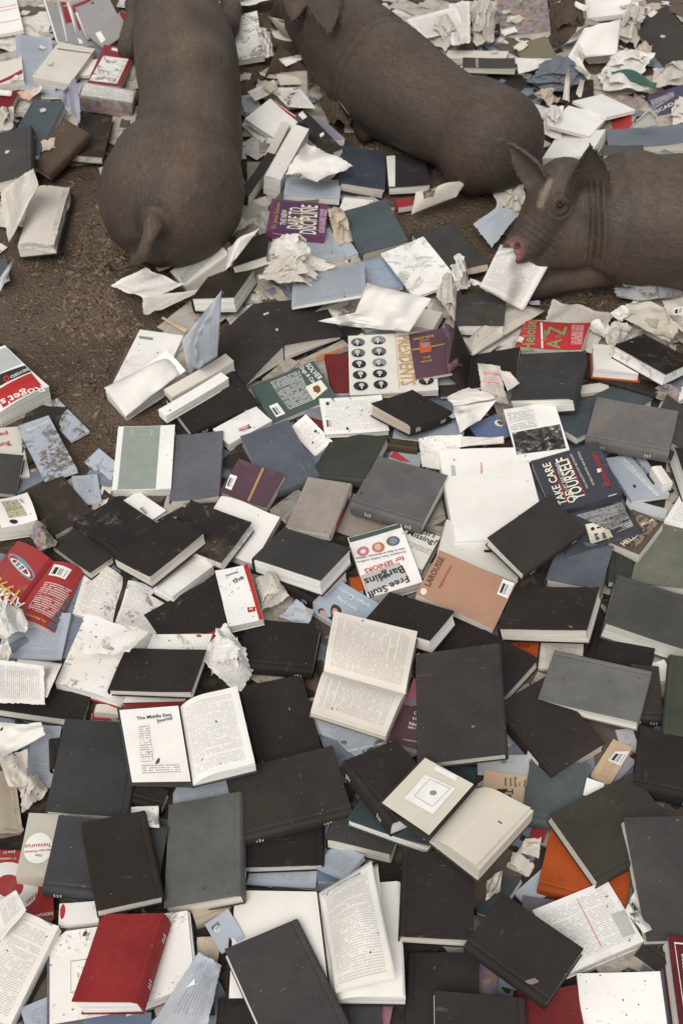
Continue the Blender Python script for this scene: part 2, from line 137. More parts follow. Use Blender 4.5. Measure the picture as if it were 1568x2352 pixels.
('h19','P','cream','pr','cream printed page above the lighter grey hardcover',[0.494,1.7451,0.018,-0.1921,-0.074,-0.1437,0.0952,0.0835,0.015]),
('h25','P','white','','white scrap between two black books near the right edge',[0.7154,1.7071,0.011,0.2359,-0.0362,0.0228,0.0327,0.0535,0.01]),
('i4','H','brn','mud','brown mud caked hardcover beside the slate teal one',[-0.9327,3.7717,0.0572,2.4453,0.2733,-0.2201,0.1143,0.1989,0.035]),
('i6','P','multi','topw','thick white catalogue with a colourful spine beside the left pig',[-0.8059,4.107,0.0575,1.5211,0.0066,0.1248,0.0981,0.1821,0.05]),
('i8b','P','white','','white paper corner between the notepad and red bordered book',[-0.9129,4.3669,0.0126,-0.1083,-0.0699,-0.0433,0.047,0.1271,0.01]),
('i10','P','white','orl','white cover with orange rules in the top left corner',[-1.2825,4.7602,0.0141,0.2679,-0.0319,-0.0332,0.1104,0.3195,0.01]),
('i11b','H','dred2','','red hardcover beneath the cream and maroon one',[-1.1735,4.1153,0.0322,-0.0904,-0.0035,0.0815,0.0787,0.1021,0.03]),
('i12b','C','cream','','torn card scraps at the left edge above the charcoal hardcover',[[-1.155,3.925,0.02],[-1.173,4.058,0.02],[-1.117,4.029,0.02],[-1.106,3.935,0.02],4.0]),
('j1','P','white','dirty2','muddy white leaflet between the two upper pigs',[-0.3484,4.5814,0.0237,0.1201,0.0221,-0.1174,0.0967,0.332,0.02]),
('j2','S','white','dirty2 crum','muddy torn page right of the muddy white leaflet',[-275,4377,34,-279,4392,41,-284,4402,53,-289,4413,66,-296,4434,75,-304,4472,78,-313,4514,82,-268,4387,33,-272,4400,40,-276,4405,54,-281,4416,65,-286,4435,74,-293,4468,78,-301,4506,82,-262,4393,32,-266,4406,40,-270,4418,49,-274,4422,63,-278,4441,71,-284,4469,76,-291,4500,82,-257,4402,31,-260,4407,42,-263,4417,51,-267,4431,59,-271,4441,71,-277,4480,69,-282,4499,80,-253,4410,29,-255,4421,36,-258,4431,45,-261,4434,58,-266,4470,55,-270,4484,66,-275,4506,73,-248,4419,27,-251,4422,37,-254,4436,44,-257,4461,45,-260,4471,55,-264,4496,58,-269,4522,63,-244,4424,26,-247,4436,31,-250,4452,36,-252,4463,44,-256,4486,47,-259,4507,52,-263,4517,63]),
('j3b','S','cream','crum','curved white page below the propped one with a red strip',[-247,4519,45,-251,4522,51,-254,4527,54,-257,4533,56,-259,4536,60,-261,4524,70,-262,4525,74,-230,4508,46,-235,4517,49,-239,4523,52,-243,4527,56,-246,4531,58,-249,4533,61,-251,4532,66,-214,4498,47,-220,4507,50,-225,4514,53,-229,4519,56,-233,4523,59,-237,4527,61,-240,4529,64,-199,4488,49,-206,4497,52,-211,4504,54,-216,4511,57,-221,4515,59,-225,4519,62,-228,4523,64,-185,4477,51,-192,4487,53,-198,4495,55,-204,4502,57,-209,4508,60,-213,4513,62,-218,4517,64,-171,4467,52,-179,4478,54,-186,4487,56,-192,4494,58,-198,4500,60,-203,4506,62,-207,4510,64,-158,4458,54,-167,4469,56,-174,4478,57,-181,4486,59,-187,4493,61,-192,4499,62,-197,4505,64]),
('j5a','S','white','pr','upper left printed sheet of the heap between the pigs',[-298,4077,48,-302,4086,48,-306,4095,48,-311,4106,47,-316,4116,47,-321,4128,46,-327,4140,46,-286,4085,48,-290,4094,49,-295,4103,49,-299,4114,49,-304,4124,48,-309,4136,48,-314,4148,48,-275,4097,47,-278,4107,47,-282,4114,48,-286,4125,48,-291,4134,49,-295,4146,49,-300,4158,50,-263,4120,39,-266,4130,39,-270,4141,39,-273,4144,44,-278,4157,43,-282,4164,47,-286,4177,47,-249,4139,34,-253,4146,36,-256,4156,37,-260,4167,38,-263,4176,39,-267,4188,40,-272,4201,41,-235,4150,34,-238,4159,35,-241,4168,37,-244,4179,38,-247,4190,40,-251,4202,41,-255,4215,42,-219,4161,34,-222,4170,36,-225,4180,37,-227,4191,39,-230,4203,41,-234,4215,42,-237,4229,44]),
('j6b','P','white','orl','white cover with rust coloured rules beside the left pig',[-0.2792,3.9495,0.0226,-0.9222,0.32,-0.32,0.1277,0.0711,0.015]),
('j14','S','white','spk','speckled white sheet between the navy grey and slate hardcovers',[-11,3455,24,-10,3459,26,-8,3464,27,-5,3472,29,-2,3482,31,2,3498,32,7,3521,34,-4,3453,24,-2,3457,26,1,3463,27,4,3470,29,9,3480,31,15,3495,32,23,3518,34,3,3452,24,6,3456,26,9,3461,27,14,3468,29,20,3478,31,28,3493,32,40,3515,34,10,3451,24,13,3454,26,18,3459,27,24,3467,29,31,3476,31,41,3491,32,56,3513,34,17,3449,24,21,3453,26,26,3458,27,33,3465,29,42,3474,31,55,3489,32,72,3510,34,24,3448,24,29,3451,26,35,3456,27,43,3463,29,54,3472,31,68,3486,32,89,3507,34,31,3447,24,36,3450,26,44,3455,27,53,3461,29,65,3470,31,82,3484,32,106,3504,34]),
('j14b','H','ogrn','','olive brown hardcover behind the purple paperback',[-0.1424,3.5091,0.0313,-0.3706,-0.1461,-0.078,0.1428,0.1144,0.025]),
('j19d','K','cream','ragged','small brownish page block below the frayed cream booklet',[-0.0145,2.9678,0.0213,0.8471,-0.0727,-0.0038,0.0647,0.0579,0.02]),
('j22b','C','tan','','tattered brown pages between the purple paperback and slate hardcover',[[-0.039,3.431,0.02],[0.007,3.415,0.02],[0.039,3.299,0.02],[-0.02,3.284,0.02],6.0]),
('k3','H','dred','','red hardcover left of the portrait covered book',[0.0023,2.6937,0.0249,0.1379,-0.064,0.0893,0.0704,0.1726,0.02]),
('k10','S','cream','pr crum','aged cream newspaper sheets behind the bright red household book',[565,2892,8,573,2912,8,580,2932,9,588,2954,9,596,2975,9,604,2997,10,613,3020,10,581,2878,8,589,2899,8,598,2921,9,606,2943,9,615,2965,10,624,2989,10,633,3013,11,600,2862,8,608,2885,9,617,2907,9,627,2931,10,636,2954,10,646,2979,11,656,3004,11,620,2845,8,630,2868,9,640,2892,9,650,2917,10,660,2942,11,671,2968,11,682,2995,12,644,2825,8,654,2850,9,665,2875,10,676,2901,10,688,2928,11,700,2956,12,712,2984,13,671,2802,8,682,2828,9,695,2855,10,707,2883,11,720,2912,12,734,2941,12,747,2972,13,702,2776,8,715,2804,9,729,2832,10,743,2862,11,758,2893,12,773,2924,13,789,2957,14]),
('k10b','S','cream','crum','smooth bowed beige sheet under the right pig',[773,2906,45,787,2920,47,799,2932,48,810,2943,50,819,2953,51,828,2961,53,835,2967,54,788,2894,44,802,2910,46,814,2924,47,824,2936,49,834,2946,51,842,2955,52,849,2962,55,806,2880,44,819,2899,46,831,2914,47,841,2927,49,850,2939,51,857,2949,52,864,2957,54,827,2864,44,839,2885,46,850,2903,47,860,2918,49,868,2930,51,874,2941,52,880,2951,54,851,2844,44,862,2869,46,872,2889,47,881,2906,49,888,2921,51,894,2933,52,899,2944,54,879,2821,44,889,2850,46,898,2874,47,905,2894,49,910,2910,51,915,2924,52,920,2936,54,913,2794,44,921,2828,46,927,2856,47,932,2879,49,936,2898,51,940,2914,52,943,2928,54]),
('k10e','C','cream','','browned crumpled page edge left of the black mud smeared book',[[0.737,2.806,0.02],[0.772,2.903,0.02],[0.818,2.871,0.02],[0.76,2.787,0.02],4.0]),
('k13','H','bbrn','mud','dark narrow board beneath the blank white book on orange boards',[0.7691,2.6663,0.0249,1.0544,-0.1814,0.0199,0.0559,0.2034,0.015]),
('k13b','H','chr','','charcoal hardcover behind the warm grey one at the right edge',[0.8787,2.4728,0.0427,2.6622,0.1735,0.32,0.1204,0.1397,0.03]),
('l2d','C','cream','','rumpled pages left of the tilted charcoal hardcover',[[1.021,4.523,0.02],[1.061,4.727,0.02],[1.174,4.798,0.02],[1.103,4.523,0.02],6.0]),
('l3b','K','olv','plain c=olv','olive stained book block under the grey and red magazine',[0.7064,4.4471,0.0321,-1.3229,0.1383,-0.2069,0.1407,0.1274,0.025]),
('l5','S','white','pr',"white printed newspaper sheet above the middle pig's back",[307,4502,54,298,4518,56,289,4535,57,278,4555,59,267,4577,61,254,4601,62,240,4628,64,331,4512,54,323,4529,56,314,4547,57,305,4568,59,295,4590,61,283,4616,62,271,4644,64,355,4523,54,348,4540,56,340,4559,57,332,4581,59,323,4604,61,313,4631,62,302,4661,64,380,4534,54,374,4552,56,367,4572,57,360,4594,59,353,4619,61,344,4647,62,335,4678,64,405,4545,54,400,4564,56,395,4585,57,389,4608,59,383,4634,61,376,4663,62,368,4696,64,431,4557,54,427,4576,56,423,4598,57,419,4622,59,414,4649,61,409,4680,62,403,4714,64,457,4569,54,455,4589,56,452,4612,57,449,4637,59,446,4665,61,442,4697,62,438,4733,64]),
('l5d','C','cream','','dirty torn pages folded beside the grey and red magazine',[[0.481,4.534,0.02],[0.498,4.798,0.02],[0.598,4.762,0.02],[0.548,4.49,0.02],8.0]),
('l6','P','cream','',"long cream page edge behind the middle pig's back",[0.49,4.4218,0.0332,-0.2625,-0.0851,-0.0954,0.223,0.0666,0.025]),
('l6c','S','white','','white triangular leaf below the olive stained block',[626,4260,44,626,4276,46,626,4293,47,626,4310,49,626,4327,51,626,4343,53,625,4358,56,639,4270,42,641,4286,44,643,4301,46,644,4316,47,646,4331,49,647,4346,51,648,4358,55,653,4281,41,656,4295,42,660,4309,44,663,4322,46,666,4334,48,668,4343,53,671,4351,57,667,4292,39,672,4304,41,677,4316,42,681,4328,44,686,4338,47,689,4342,53,693,4350,57,681,4303,37,687,4313,39,694,4323,41,700,4331,44,705,4338,48,712,4349,50,717,4350,56,695,4314,36,703,4322,38,711,4330,40,719,4339,41,726,4344,45,733,4350,49,740,4351,55,709,4324,34,718,4330,36,728,4339,38,737,4342,42,746,4349,43,755,4351,48,763,4354,53]),
('l7','C','sgblu','','blue grey crumpled cover in the shredded paper at right',[[0.647,4.216,0.02],[0.795,4.414,0.02],[0.881,4.246,0.02],[0.814,4.166,0.02],6.0]),
('l8','C','white','','shredded white pages below the tilted charcoal hardcover',[[0.918,4.288,0.02],[0.989,4.414,0.02],[1.131,4.392,0.02],[1.077,4.288,0.02],5.0]),
('l8b','C','white','','second band of shredded white pages, just above the white tent shaped book',[[0.905,4.186,0.02],[0.932,4.308,0.02],[1.076,4.216,0.02],[1.055,4.146,0.02],5.0]),
('l8c','C','cream','','torn paper shreds at the right edge above the purple cover',[[1.074,4.166,0.02],[1.123,4.308,0.02],[1.222,4.308,0.02],[1.208,4.226,0.02],5.0]),
('l9e','C','tan','',"beige lump of crumpled paper behind the middle pig's rump",[[0.67,4.126,0.02],[0.705,4.166,0.02],[0.765,4.146,0.02],[0.724,4.058,0.02],4.0]),
('l12b','C','white','','white speckled paper at the right edge under the purple cover',[[1.118,3.972,0.02],[1.145,4.068,0.02],[1.213,4.107,0.02],[1.189,3.972,0.02],5.0]),
('l14b','S','lblu','crum',"creased pale blue sheet left of the right pig's snout",[450,3235,34,439,3262,36,429,3286,37,421,3305,39,414,3322,41,407,3337,42,401,3349,44,475,3275,37,463,3297,39,452,3315,41,443,3331,42,435,3345,44,428,3357,46,421,3367,47,495,3307,41,483,3325,42,472,3340,44,462,3353,46,453,3364,47,445,3374,49,438,3382,51,512,3334,44,499,3348,46,488,3360,47,478,3371,49,469,3380,51,461,3388,52,453,3395,54,526,3356,47,514,3367,49,502,3377,51,492,3386,52,483,3393,54,475,3400,56,467,3405,57,539,3374,51,526,3383,52,515,3391,54,505,3398,56,495,3404,57,487,3410,59,479,3415,61,549,3390,54,537,3397,56,526,3403,57,515,3409,59,506,3414,61,497,3418,62,490,3422,64]),
('l14c','C','cream','',"small cream wad between the pig's face and the creased blue sheet",[[0.509,3.439,0.02],[0.525,3.519,0.02],[0.566,3.511,0.02],[0.559,3.431,0.02],4.0]),
('l16','C','white','','twisted white page scrap right of the mouldy white board',[[0.324,3.045,0.02],[0.326,3.166,0.02],[0.375,3.166,0.02],[0.377,3.066,0.02],6.0]),
('l17','S','tan','','grey brown board edge below the creased pale blue sheet',[371,3098,50,370,3102,50,368,3098,56,368,3103,56,367,3108,56,366,3114,55,366,3122,53,382,3111,43,382,3115,43,381,3119,43,381,3123,43,380,3128,44,379,3128,47,379,3135,46,394,3121,38,393,3125,38,393,3129,39,393,3133,39,392,3137,40,392,3141,40,391,3146,41,405,3132,32,405,3135,33,404,3139,34,404,3142,35,404,3146,36,403,3150,36,403,3154,37,416,3141,28,415,3144,29,415,3147,30,415,3150,32,415,3154,33,415,3157,34,415,3161,35,426,3147,26,426,3150,27,426,3153,29,426,3156,30,426,3159,31,426,3162,33,426,3165,34,436,3153,24,436,3155,26,436,3158,27,436,3160,29,436,3163,31,436,3166,32,436,3169,34]),
('l25','S','lblu','','pale blue fragment beneath the white folded leaf',[287,2470,66,284,2473,66,280,2477,66,277,2481,64,274,2484,64,272,2486,64,269,2489,64,294,2472,66,290,2475,66,286,2479,65,282,2483,64,279,2486,64,276,2489,64,273,2492,63,301,2474,66,296,2477,66,292,2482,64,288,2485,64,284,2489,64,281,2493,63,278,2495,63,310,2477,65,305,2481,64,300,2485,64,295,2490,63,291,2493,63,286,2496,63,283,2502,60,322,2484,61,315,2485,64,309,2490,63,303,2494,63,298,2500,60,296,2520,44,292,2530,37,337,2495,54,330,2510,44,321,2502,56,315,2511,51,309,2523,43,305,2533,37,299,2535,37,359,2521,34,347,2524,35,337,2526,38,329,2532,36,321,2536,36,315,2541,34,308,2543,34]),
('b1u','S','white','pr par=b1 bulge','',[-1,956,60,-7,981,60,-13,1010,60,-19,1040,60,-27,1073,60,-35,1109,60,-43,1151,57,12,957,66,7,983,66,2,1012,67,-4,1043,67,-11,1076,68,-18,1113,68,-26,1155,68,26,958,71,22,985,73,17,1014,73,11,1045,74,5,1080,75,-2,1118,76,-9,1160,76,41,960,77,37,987,79,32,1016,80,27,1048,81,22,1084,83,16,1123,84,9,1166,85,56,961,83,52,989,85,48,1019,87,44,1052,88,39,1088,90,34,1128,92,28,1173,92,71,963,89,68,991,91,65,1022,93,61,1055,95,57,1092,98,53,1134,100,48,1181,98,87,965,95,85,994,98,82,1025,100,79,1059,103,76,1097,105,73,1139,108,69,1189,106]),
('b1s','S','white','pr par=b1 bulge','',[-12,956,59,-17,988,63,-22,1021,64,-28,1053,66,-33,1085,67,-38,1116,70,-43,1147,70,4,956,69,-2,989,72,-7,1022,74,-13,1055,76,-18,1087,78,-23,1119,80,-29,1151,81,21,956,78,15,991,80,9,1025,83,3,1058,85,-2,1091,87,-8,1124,89,-13,1156,91,38,957,86,32,992,89,26,1027,92,20,1061,94,14,1095,97,8,1129,99,3,1162,101,57,958,94,50,994,98,44,1030,100,38,1065,103,32,1100,106,26,1134,109,20,1168,111,77,960,103,70,997,106,63,1033,109,57,1069,112,50,1105,115,44,1140,118,38,1176,119,98,962,111,91,1000,115,84,1037,118,77,1074,122,70,1110,125,63,1146,128,57,1184,128]),
('h20','P','org','','bright orange cover with brown script under the black brown hardcover',[0.3962,1.7751,0.0142,-0.2071,-0.0638,-0.1308,0.0982,0.0583,0.01]),
('g8','P','white','pr','white cover with a barcode wedged right of the slate blue hardcover',[-0.0814,2.4571,0.0166,0.6819,0.2954,-0.1932,0.0609,0.1154,0.008]),
('j3','S','cream','c2=dred2',"propped page with a dark red strip in front of the middle pig's head",[-210,4528,35,-216,4513,54,-223,4502,72,-231,4494,90,-241,4488,109,-251,4481,130,-262,4464,158,-200,4515,39,-206,4502,57,-213,4492,74,-221,4485,92,-229,4480,110,-239,4479,127,-251,4475,149,-191,4503,42,-196,4491,59,-203,4482,76,-210,4476,93,-218,4472,110,-228,4472,128,-238,4475,145,-181,4491,45,-186,4480,62,-192,4472,79,-199,4466,95,-207,4464,111,-216,4464,128,-226,4469,145,-172,4479,49,-177,4469,65,-182,4462,81,-188,4457,96,-196,4455,112,-204,4457,128,-213,4462,144,-162,4467,52,-167,4459,67,-172,4452,83,-178,4448,98,-184,4447,113,-192,4449,129,-201,4455,144,-153,4456,55,-157,4449,69,-162,4442,85,-167,4439,99,-173,4438,114,-180,4440,129,-188,4447,144]),
('j5b','S','cream','orl',"cream sheet with a rust rule behind the middle pig's elbow",[-215,4199,35,-219,4214,38,-222,4225,42,-224,4233,45,-226,4239,48,-228,4244,51,-229,4246,54,-190,4206,32,-196,4219,36,-201,4228,40,-204,4235,43,-208,4239,47,-211,4243,50,-213,4245,54,-168,4211,31,-175,4222,35,-181,4230,38,-186,4235,42,-191,4239,46,-195,4242,50,-198,4243,54,-148,4216,29,-157,4225,33,-164,4232,37,-170,4236,42,-175,4239,46,-180,4241,50,-184,4241,54,-131,4221,27,-140,4228,32,-149,4233,36,-155,4237,41,-161,4239,45,-167,4240,50,-171,4239,54,-115,4225,26,-126,4231,30,-134,4235,35,-142,4238,40,-148,4239,45,-154,4239,49,-159,4238,54,-102,4229,24,-112,4234,29,-122,4237,34,-130,4239,39,-137,4239,44,-143,4238,49,-148,4237,54]),
('l6b','P','bblk','',"black spine with grey label lying behind the middle pig's back",[0.5265,4.3276,0.0509,-0.0494,-0.0087,0.0098,0.1852,0.0776,0.02]),
('l17b','S','white','crum',"narrow bent white strip left of the page in the pig's mouth",[367,3029,65,368,3032,65,370,3047,55,371,3049,56,372,3052,57,373,3056,57,374,3060,57,374,3039,54,375,3040,56,376,3042,56,377,3045,57,379,3048,57,381,3058,52,382,3060,55,382,3043,48,383,3044,49,384,3046,50,386,3048,51,387,3049,53,389,3051,55,392,3059,53,389,3039,47,391,3042,47,393,3043,48,395,3045,50,397,3046,52,400,3048,53,403,3052,55,398,3036,44,400,3037,46,402,3037,48,405,3038,51,408,3038,53,412,3040,55,416,3042,57,408,3030,44,411,3029,47,414,3028,50,418,3028,52,422,3028,55,427,3029,58,433,3030,61,420,3022,44,424,3020,47,428,3018,51,434,3017,54,440,3016,57,447,3016,61,456,3016,64]),
('g9','H','dgrn2','','dark green hardcover between the slate blue and grey ones',[0.0203,2.3592,0.0404,1.2158,-0.1626,-0.1725,0.1834,0.1488,0.03]),
('j17b','P','lblu','',"small pale blue cover left of the slate hardcover's lower corner",[0.0128,3.2639,0.017,0.4045,0.0646,-0.0779,0.0567,0.0652,0.015]),
('l5c','S','white','pr crum','upright white newspaper page left of the grey and red magazine',[394,4401,67,394,4444,70,399,4535,49,400,4586,50,401,4640,52,402,4699,54,404,4765,54,406,4403,69,407,4447,71,412,4540,49,414,4590,50,415,4644,52,417,4702,54,419,4767,54,418,4405,71,420,4452,71,426,4545,49,427,4594,51,429,4648,52,431,4705,54,434,4769,54,429,4407,73,436,4500,48,438,4549,49,440,4597,51,443,4651,52,445,4708,54,448,4771,54,440,4404,77,448,4506,48,450,4549,51,453,4598,53,456,4653,53,459,4710,54,462,4771,55,452,4410,77,460,4511,48,462,4548,54,465,4597,55,468,4653,55,471,4702,59,475,4767,58,463,4413,78,472,4512,50,473,4548,56,477,4596,58,480,4648,59,483,4700,61,487,4762,61]),
('j5c','S','white','pr dirty2','large mud splashed sheet next to the red striped white book',[-185,4046,44,-195,4060,46,-205,4076,47,-216,4093,49,-229,4111,51,-242,4130,54,-257,4152,56,-171,4046,42,-180,4060,44,-190,4075,46,-201,4092,48,-213,4111,50,-226,4131,53,-241,4153,56,-156,4046,41,-165,4059,43,-174,4075,45,-185,4092,47,-196,4111,50,-209,4132,52,-223,4153,55,-140,4045,39,-149,4059,42,-158,4074,44,-168,4091,46,-179,4110,49,-191,4132,52,-205,4155,55,-124,4045,37,-132,4058,40,-140,4074,43,-150,4091,46,-160,4110,48,-172,4131,51,-185,4156,54,-107,4042,37,-114,4057,39,-122,4072,42,-131,4090,45,-141,4109,48,-152,4131,51,-164,4156,54,-88,4034,40,-95,4050,42,-103,4066,44,-111,4085,46,-120,4104,50,-130,4130,51,-141,4156,54]),
('d9','O','sred','dirty','open white book with mouldy stained pages on red boards',[[-0.588,1.817,0.047],[-0.428,1.793,0.037],[-0.289,1.803,0.025],[-0.34,1.612,0.025],[-0.477,1.6,0.037],[-0.625,1.649,0.047],0.022,2.5,0.3]),
('f4','H','blk','mud','muddy black hardcover with its spine facing the lower left',[-0.5444,2.1257,0.0372,0.8215,-0.1583,0.013,0.1382,0.1711,0.03]),
('g1','H','slblu','dust','slate blue hardcover with pale scratches left of the dark green one',[-0.1585,2.3611,0.0375,1.9829,0.0353,-0.0425,0.2135,0.1352,0.035]),
('g4','P','green','','green pet care paperback with white text and barcode',[-0.1293,2.6108,0.0304,0.4155,0.0545,-0.1329,0.1881,0.1599,0.015]),
('g23','P','cream4','',"blank white book under the salmon dictionary's upper edge",[0.3351,2.0393,0.0369,-0.2341,-0.0298,0.32,0.2015,0.1149,0.015]),
('h11','P','lgry','','pale grey papers under the engineering journal',[0.7574,2.1986,0.0126,-0.3563,0.0004,0.0918,0.1029,0.0374,0.01]),
('h14','H','slblu','',"slate blue hardcover below the navy paperback's back cover",[0.5667,2.0034,0.0339,-0.3539,-0.0535,-0.0793,0.1296,0.1427,0.03]),
('j4','F','brn','',"tented muddy book left of the middle pig's shoulder",[[-0.273,4.307,0.015],[-0.221,4.371,0.1],[-0.094,4.499,0.015],[-0.103,4.338,0.015],[-0.115,4.194,0.1],[-0.241,4.317,0.015],0,0.1]),
('j8b','P','lilac','','lilac paperback edge behind the black diagonal spine',[-0.0492,3.9315,0.0279,0.3392,-0.2917,0.1273,0.0402,0.255,0.02]),
('j12','H','pblk','dust',"dark purple hardcover with a white strip under the middle pig's belly",[0.2118,3.6745,0.0316,0.0508,-0.0487,-0.0288,0.1352,0.1967,0.03]),
('j17','P','lblu','pr','pale blue book directly beneath the purple and magenta paperback',[-0.1034,3.2731,0.026,0.3018,-0.0621,0.0675,0.1886,0.1602,0.02]),
('j23c','S','cream','crum pr',"lower layer of folded torn pages below the left pig's rump",[-567,2938,24,-568,2946,27,-570,2954,31,-571,2963,34,-572,2971,37,-573,2979,41,-574,2987,44,-558,2943,24,-556,2952,27,-553,2961,30,-550,2970,33,-548,2979,36,-545,2989,39,-542,2998,42,-550,2947,24,-543,2957,27,-536,2967,30,-530,2978,32,-523,2988,35,-516,2998,38,-510,3009,41,-541,2952,24,-530,2963,26,-520,2974,29,-509,2985,32,-499,2997,34,-488,3008,37,-477,3019,39,-532,2956,24,-518,2968,26,-503,2981,28,-489,2993,31,-474,3005,33,-459,3018,35,-445,3030,37,-523,2961,24,-505,2974,26,-486,2987,28,-468,3000,30,-449,3014,32,-431,3027,34,-412,3041,36,-514,2965,24,-492,2979,26,-470,2994,27,-447,3008,29,-424,3022,31,-402,3037,32,-379,3052,34]),
('k8','S','cream','pr bulge','curled cream newsprint page under the muddy charcoal hardcover',[367,2783,10,364,2794,10,360,2804,10,357,2814,10,354,2823,10,351,2832,10,348,2840,10,385,2798,11,380,2809,11,376,2820,11,372,2830,11,368,2840,11,364,2849,11,361,2858,11,406,2816,12,400,2828,12,395,2840,12,390,2850,12,385,2860,12,380,2869,11,376,2878,11,434,2839,13,426,2852,13,418,2864,13,412,2875,13,406,2885,12,400,2894,12,395,2903,12,469,2870,14,458,2884,14,449,2896,14,440,2907,13,432,2917,13,424,2926,13,417,2934,13,518,2913,15,502,2926,15,488,2938,14,476,2948,14,465,2957,14,455,2966,14,446,2974,13,587,2973,17,564,2985,17,543,2994,17,526,3004,16,510,3012,15,496,3019,14,483,3025,14]),
('l5b','C','cream','',"crumpled greyish page on the middle pig's upper side",[[0.306,4.567,0.02],[0.388,4.658,0.02],[0.449,4.567,0.02],[0.377,4.468,0.02],6.0]),
('l7b','S','cream','crum','thin upright paper strip in front of the blue grey crumpled cover',[761,4087,37,768,4120,57,772,4142,71,773,4149,86,773,4147,101,772,4140,115,769,4125,132,766,4087,37,772,4124,55,775,4141,71,776,4147,86,775,4145,101,774,4138,115,771,4128,130,771,4090,35,776,4123,55,778,4140,71,778,4145,86,777,4143,101,775,4137,115,773,4126,130,775,4090,35,779,4122,54,781,4141,69,781,4147,84,779,4141,101,777,4135,115,775,4125,130,780,4090,35,783,4126,52,784,4140,69,783,4146,84,782,4143,99,779,4133,115,776,4123,130,784,4091,34,786,4125,52,787,4140,68,785,4144,84,783,4142,99,781,4137,112,777,4122,130,788,4091,34,790,4127,50,789,4140,67,787,4142,84,785,4140,99,783,4135,112,779,4120,129]),
('l7d','S','cream','crum','short pointed paper scrap beside the black clump, top right',[812,4121,34,814,4125,44,816,4126,54,817,4125,64,818,4123,74,818,4119,84,818,4114,94,815,4121,34,817,4125,44,819,4126,54,820,4125,64,821,4123,74,821,4119,84,821,4114,94,819,4121,34,821,4125,44,822,4126,54,823,4125,64,824,4123,74,824,4119,84,824,4114,94,822,4121,34,824,4125,44,825,4126,54,826,4125,64,826,4123,74,826,4119,84,826,4114,94,826,4121,34,827,4125,44,828,4126,54,829,4125,64,829,4123,74,829,4119,84,829,4114,94,829,4121,34,831,4125,44,831,4126,54,832,4125,64,832,4123,74,832,4119,84,831,4114,94,833,4122,34,834,4125,44,835,4126,54,835,4125,64,835,4123,74,834,4119,84,834,4114,94]),
('l9d','C','white','',"crumpled white scraps touching the middle pig's rump",[[0.679,3.916,0.02],[0.702,4.039,0.02],[0.762,4.029,0.02],[0.733,3.861,0.02],5.0]),
('l10b','P','multi','','small colourful cover edge left of the purple cover',[1.0067,4.1108,0.0212,0.9737,-0.0613,0.0059,0.0679,0.0717,0.02]),
('j23c2','S','white','crum pr par=j23c','',[-559,2930,10,-561,2937,13,-562,2944,15,-564,2951,18,-565,2959,20,-567,2966,23,-569,2973,25,-550,2934,11,-548,2942,14,-547,2949,16,-545,2957,18,-544,2965,21,-542,2973,23,-540,2981,25,-540,2939,12,-536,2947,14,-531,2955,17,-526,2963,19,-522,2971,21,-517,2980,23,-512,2988,25,-531,2943,13,-523,2951,15,-515,2960,17,-507,2969,19,-500,2978,21,-492,2987,23,-484,2995,25,-521,2947,14,-510,2956,16,-499,2966,17,-488,2975,19,-478,2984,21,-467,2994,23,-456,3003,25,-511,2951,15,-497,2961,16,-483,2971,18,-469,2981,20,-455,2991,22,-441,3001,23,-427,3010,25,-502,2956,15,-485,2966,17,-468,2977,18,-451,2987,20,-433,2998,21,-416,3008,23,-399,3019,25]),
('d9s','S','white','dirty crum par=d9','',[-563,1686,96,-564,1694,99,-564,1704,103,-566,1717,106,-567,1733,109,-570,1753,113,-573,1780,116,-540,1686,96,-539,1694,99,-538,1703,102,-536,1715,104,-535,1729,107,-533,1747,110,-532,1769,113,-520,1686,96,-517,1693,98,-515,1702,100,-512,1713,103,-508,1726,105,-504,1742,107,-500,1762,109,-502,1686,96,-499,1693,98,-495,1702,99,-491,1712,101,-486,1724,103,-481,1738,104,-474,1756,106,-486,1686,96,-482,1693,97,-478,1701,98,-473,1711,99,-467,1722,100,-461,1736,102,-453,1752,103,-472,1686,96,-468,1693,97,-463,1701,97,-457,1711,98,-451,1721,98,-444,1734,98,-436,1749,98,-460,1686,95,-455,1693,96,-450,1702,95,-444,1711,95,-438,1723,93,-430,1735,92,-421,1749,92]),
('j5d','S','white','dirty2',"long muddy page strip curling under the middle pig's foreleg",[-108,4223,106,-106,4203,115,-104,4185,121,-103,4184,119,-102,4174,122,-100,4145,135,-98,4112,150,-94,4215,88,-91,4195,94,-89,4196,90,-86,4168,102,-82,4136,116,-79,4097,133,-76,4065,147,-80,4219,62,-76,4190,73,-72,4158,86,-67,4122,101,-63,4088,115,-59,4056,128,-55,4024,141,-65,4180,60,-60,4148,72,-55,4110,87,-49,4079,99,-44,4047,111,-39,4016,123,-34,3973,141,-51,4138,61,-44,4100,75,-38,4069,85,-32,4038,96,-26,4007,107,-19,3974,119,-13,3912,147,-36,4090,64,-29,4060,73,-22,4029,83,-14,3998,93,-7,3966,103,0,3935,113,7,3870,143,-22,4050,64,-14,4019,72,-5,3989,81,3,3958,89,11,3928,98,19,3892,110,27,3871,113]),
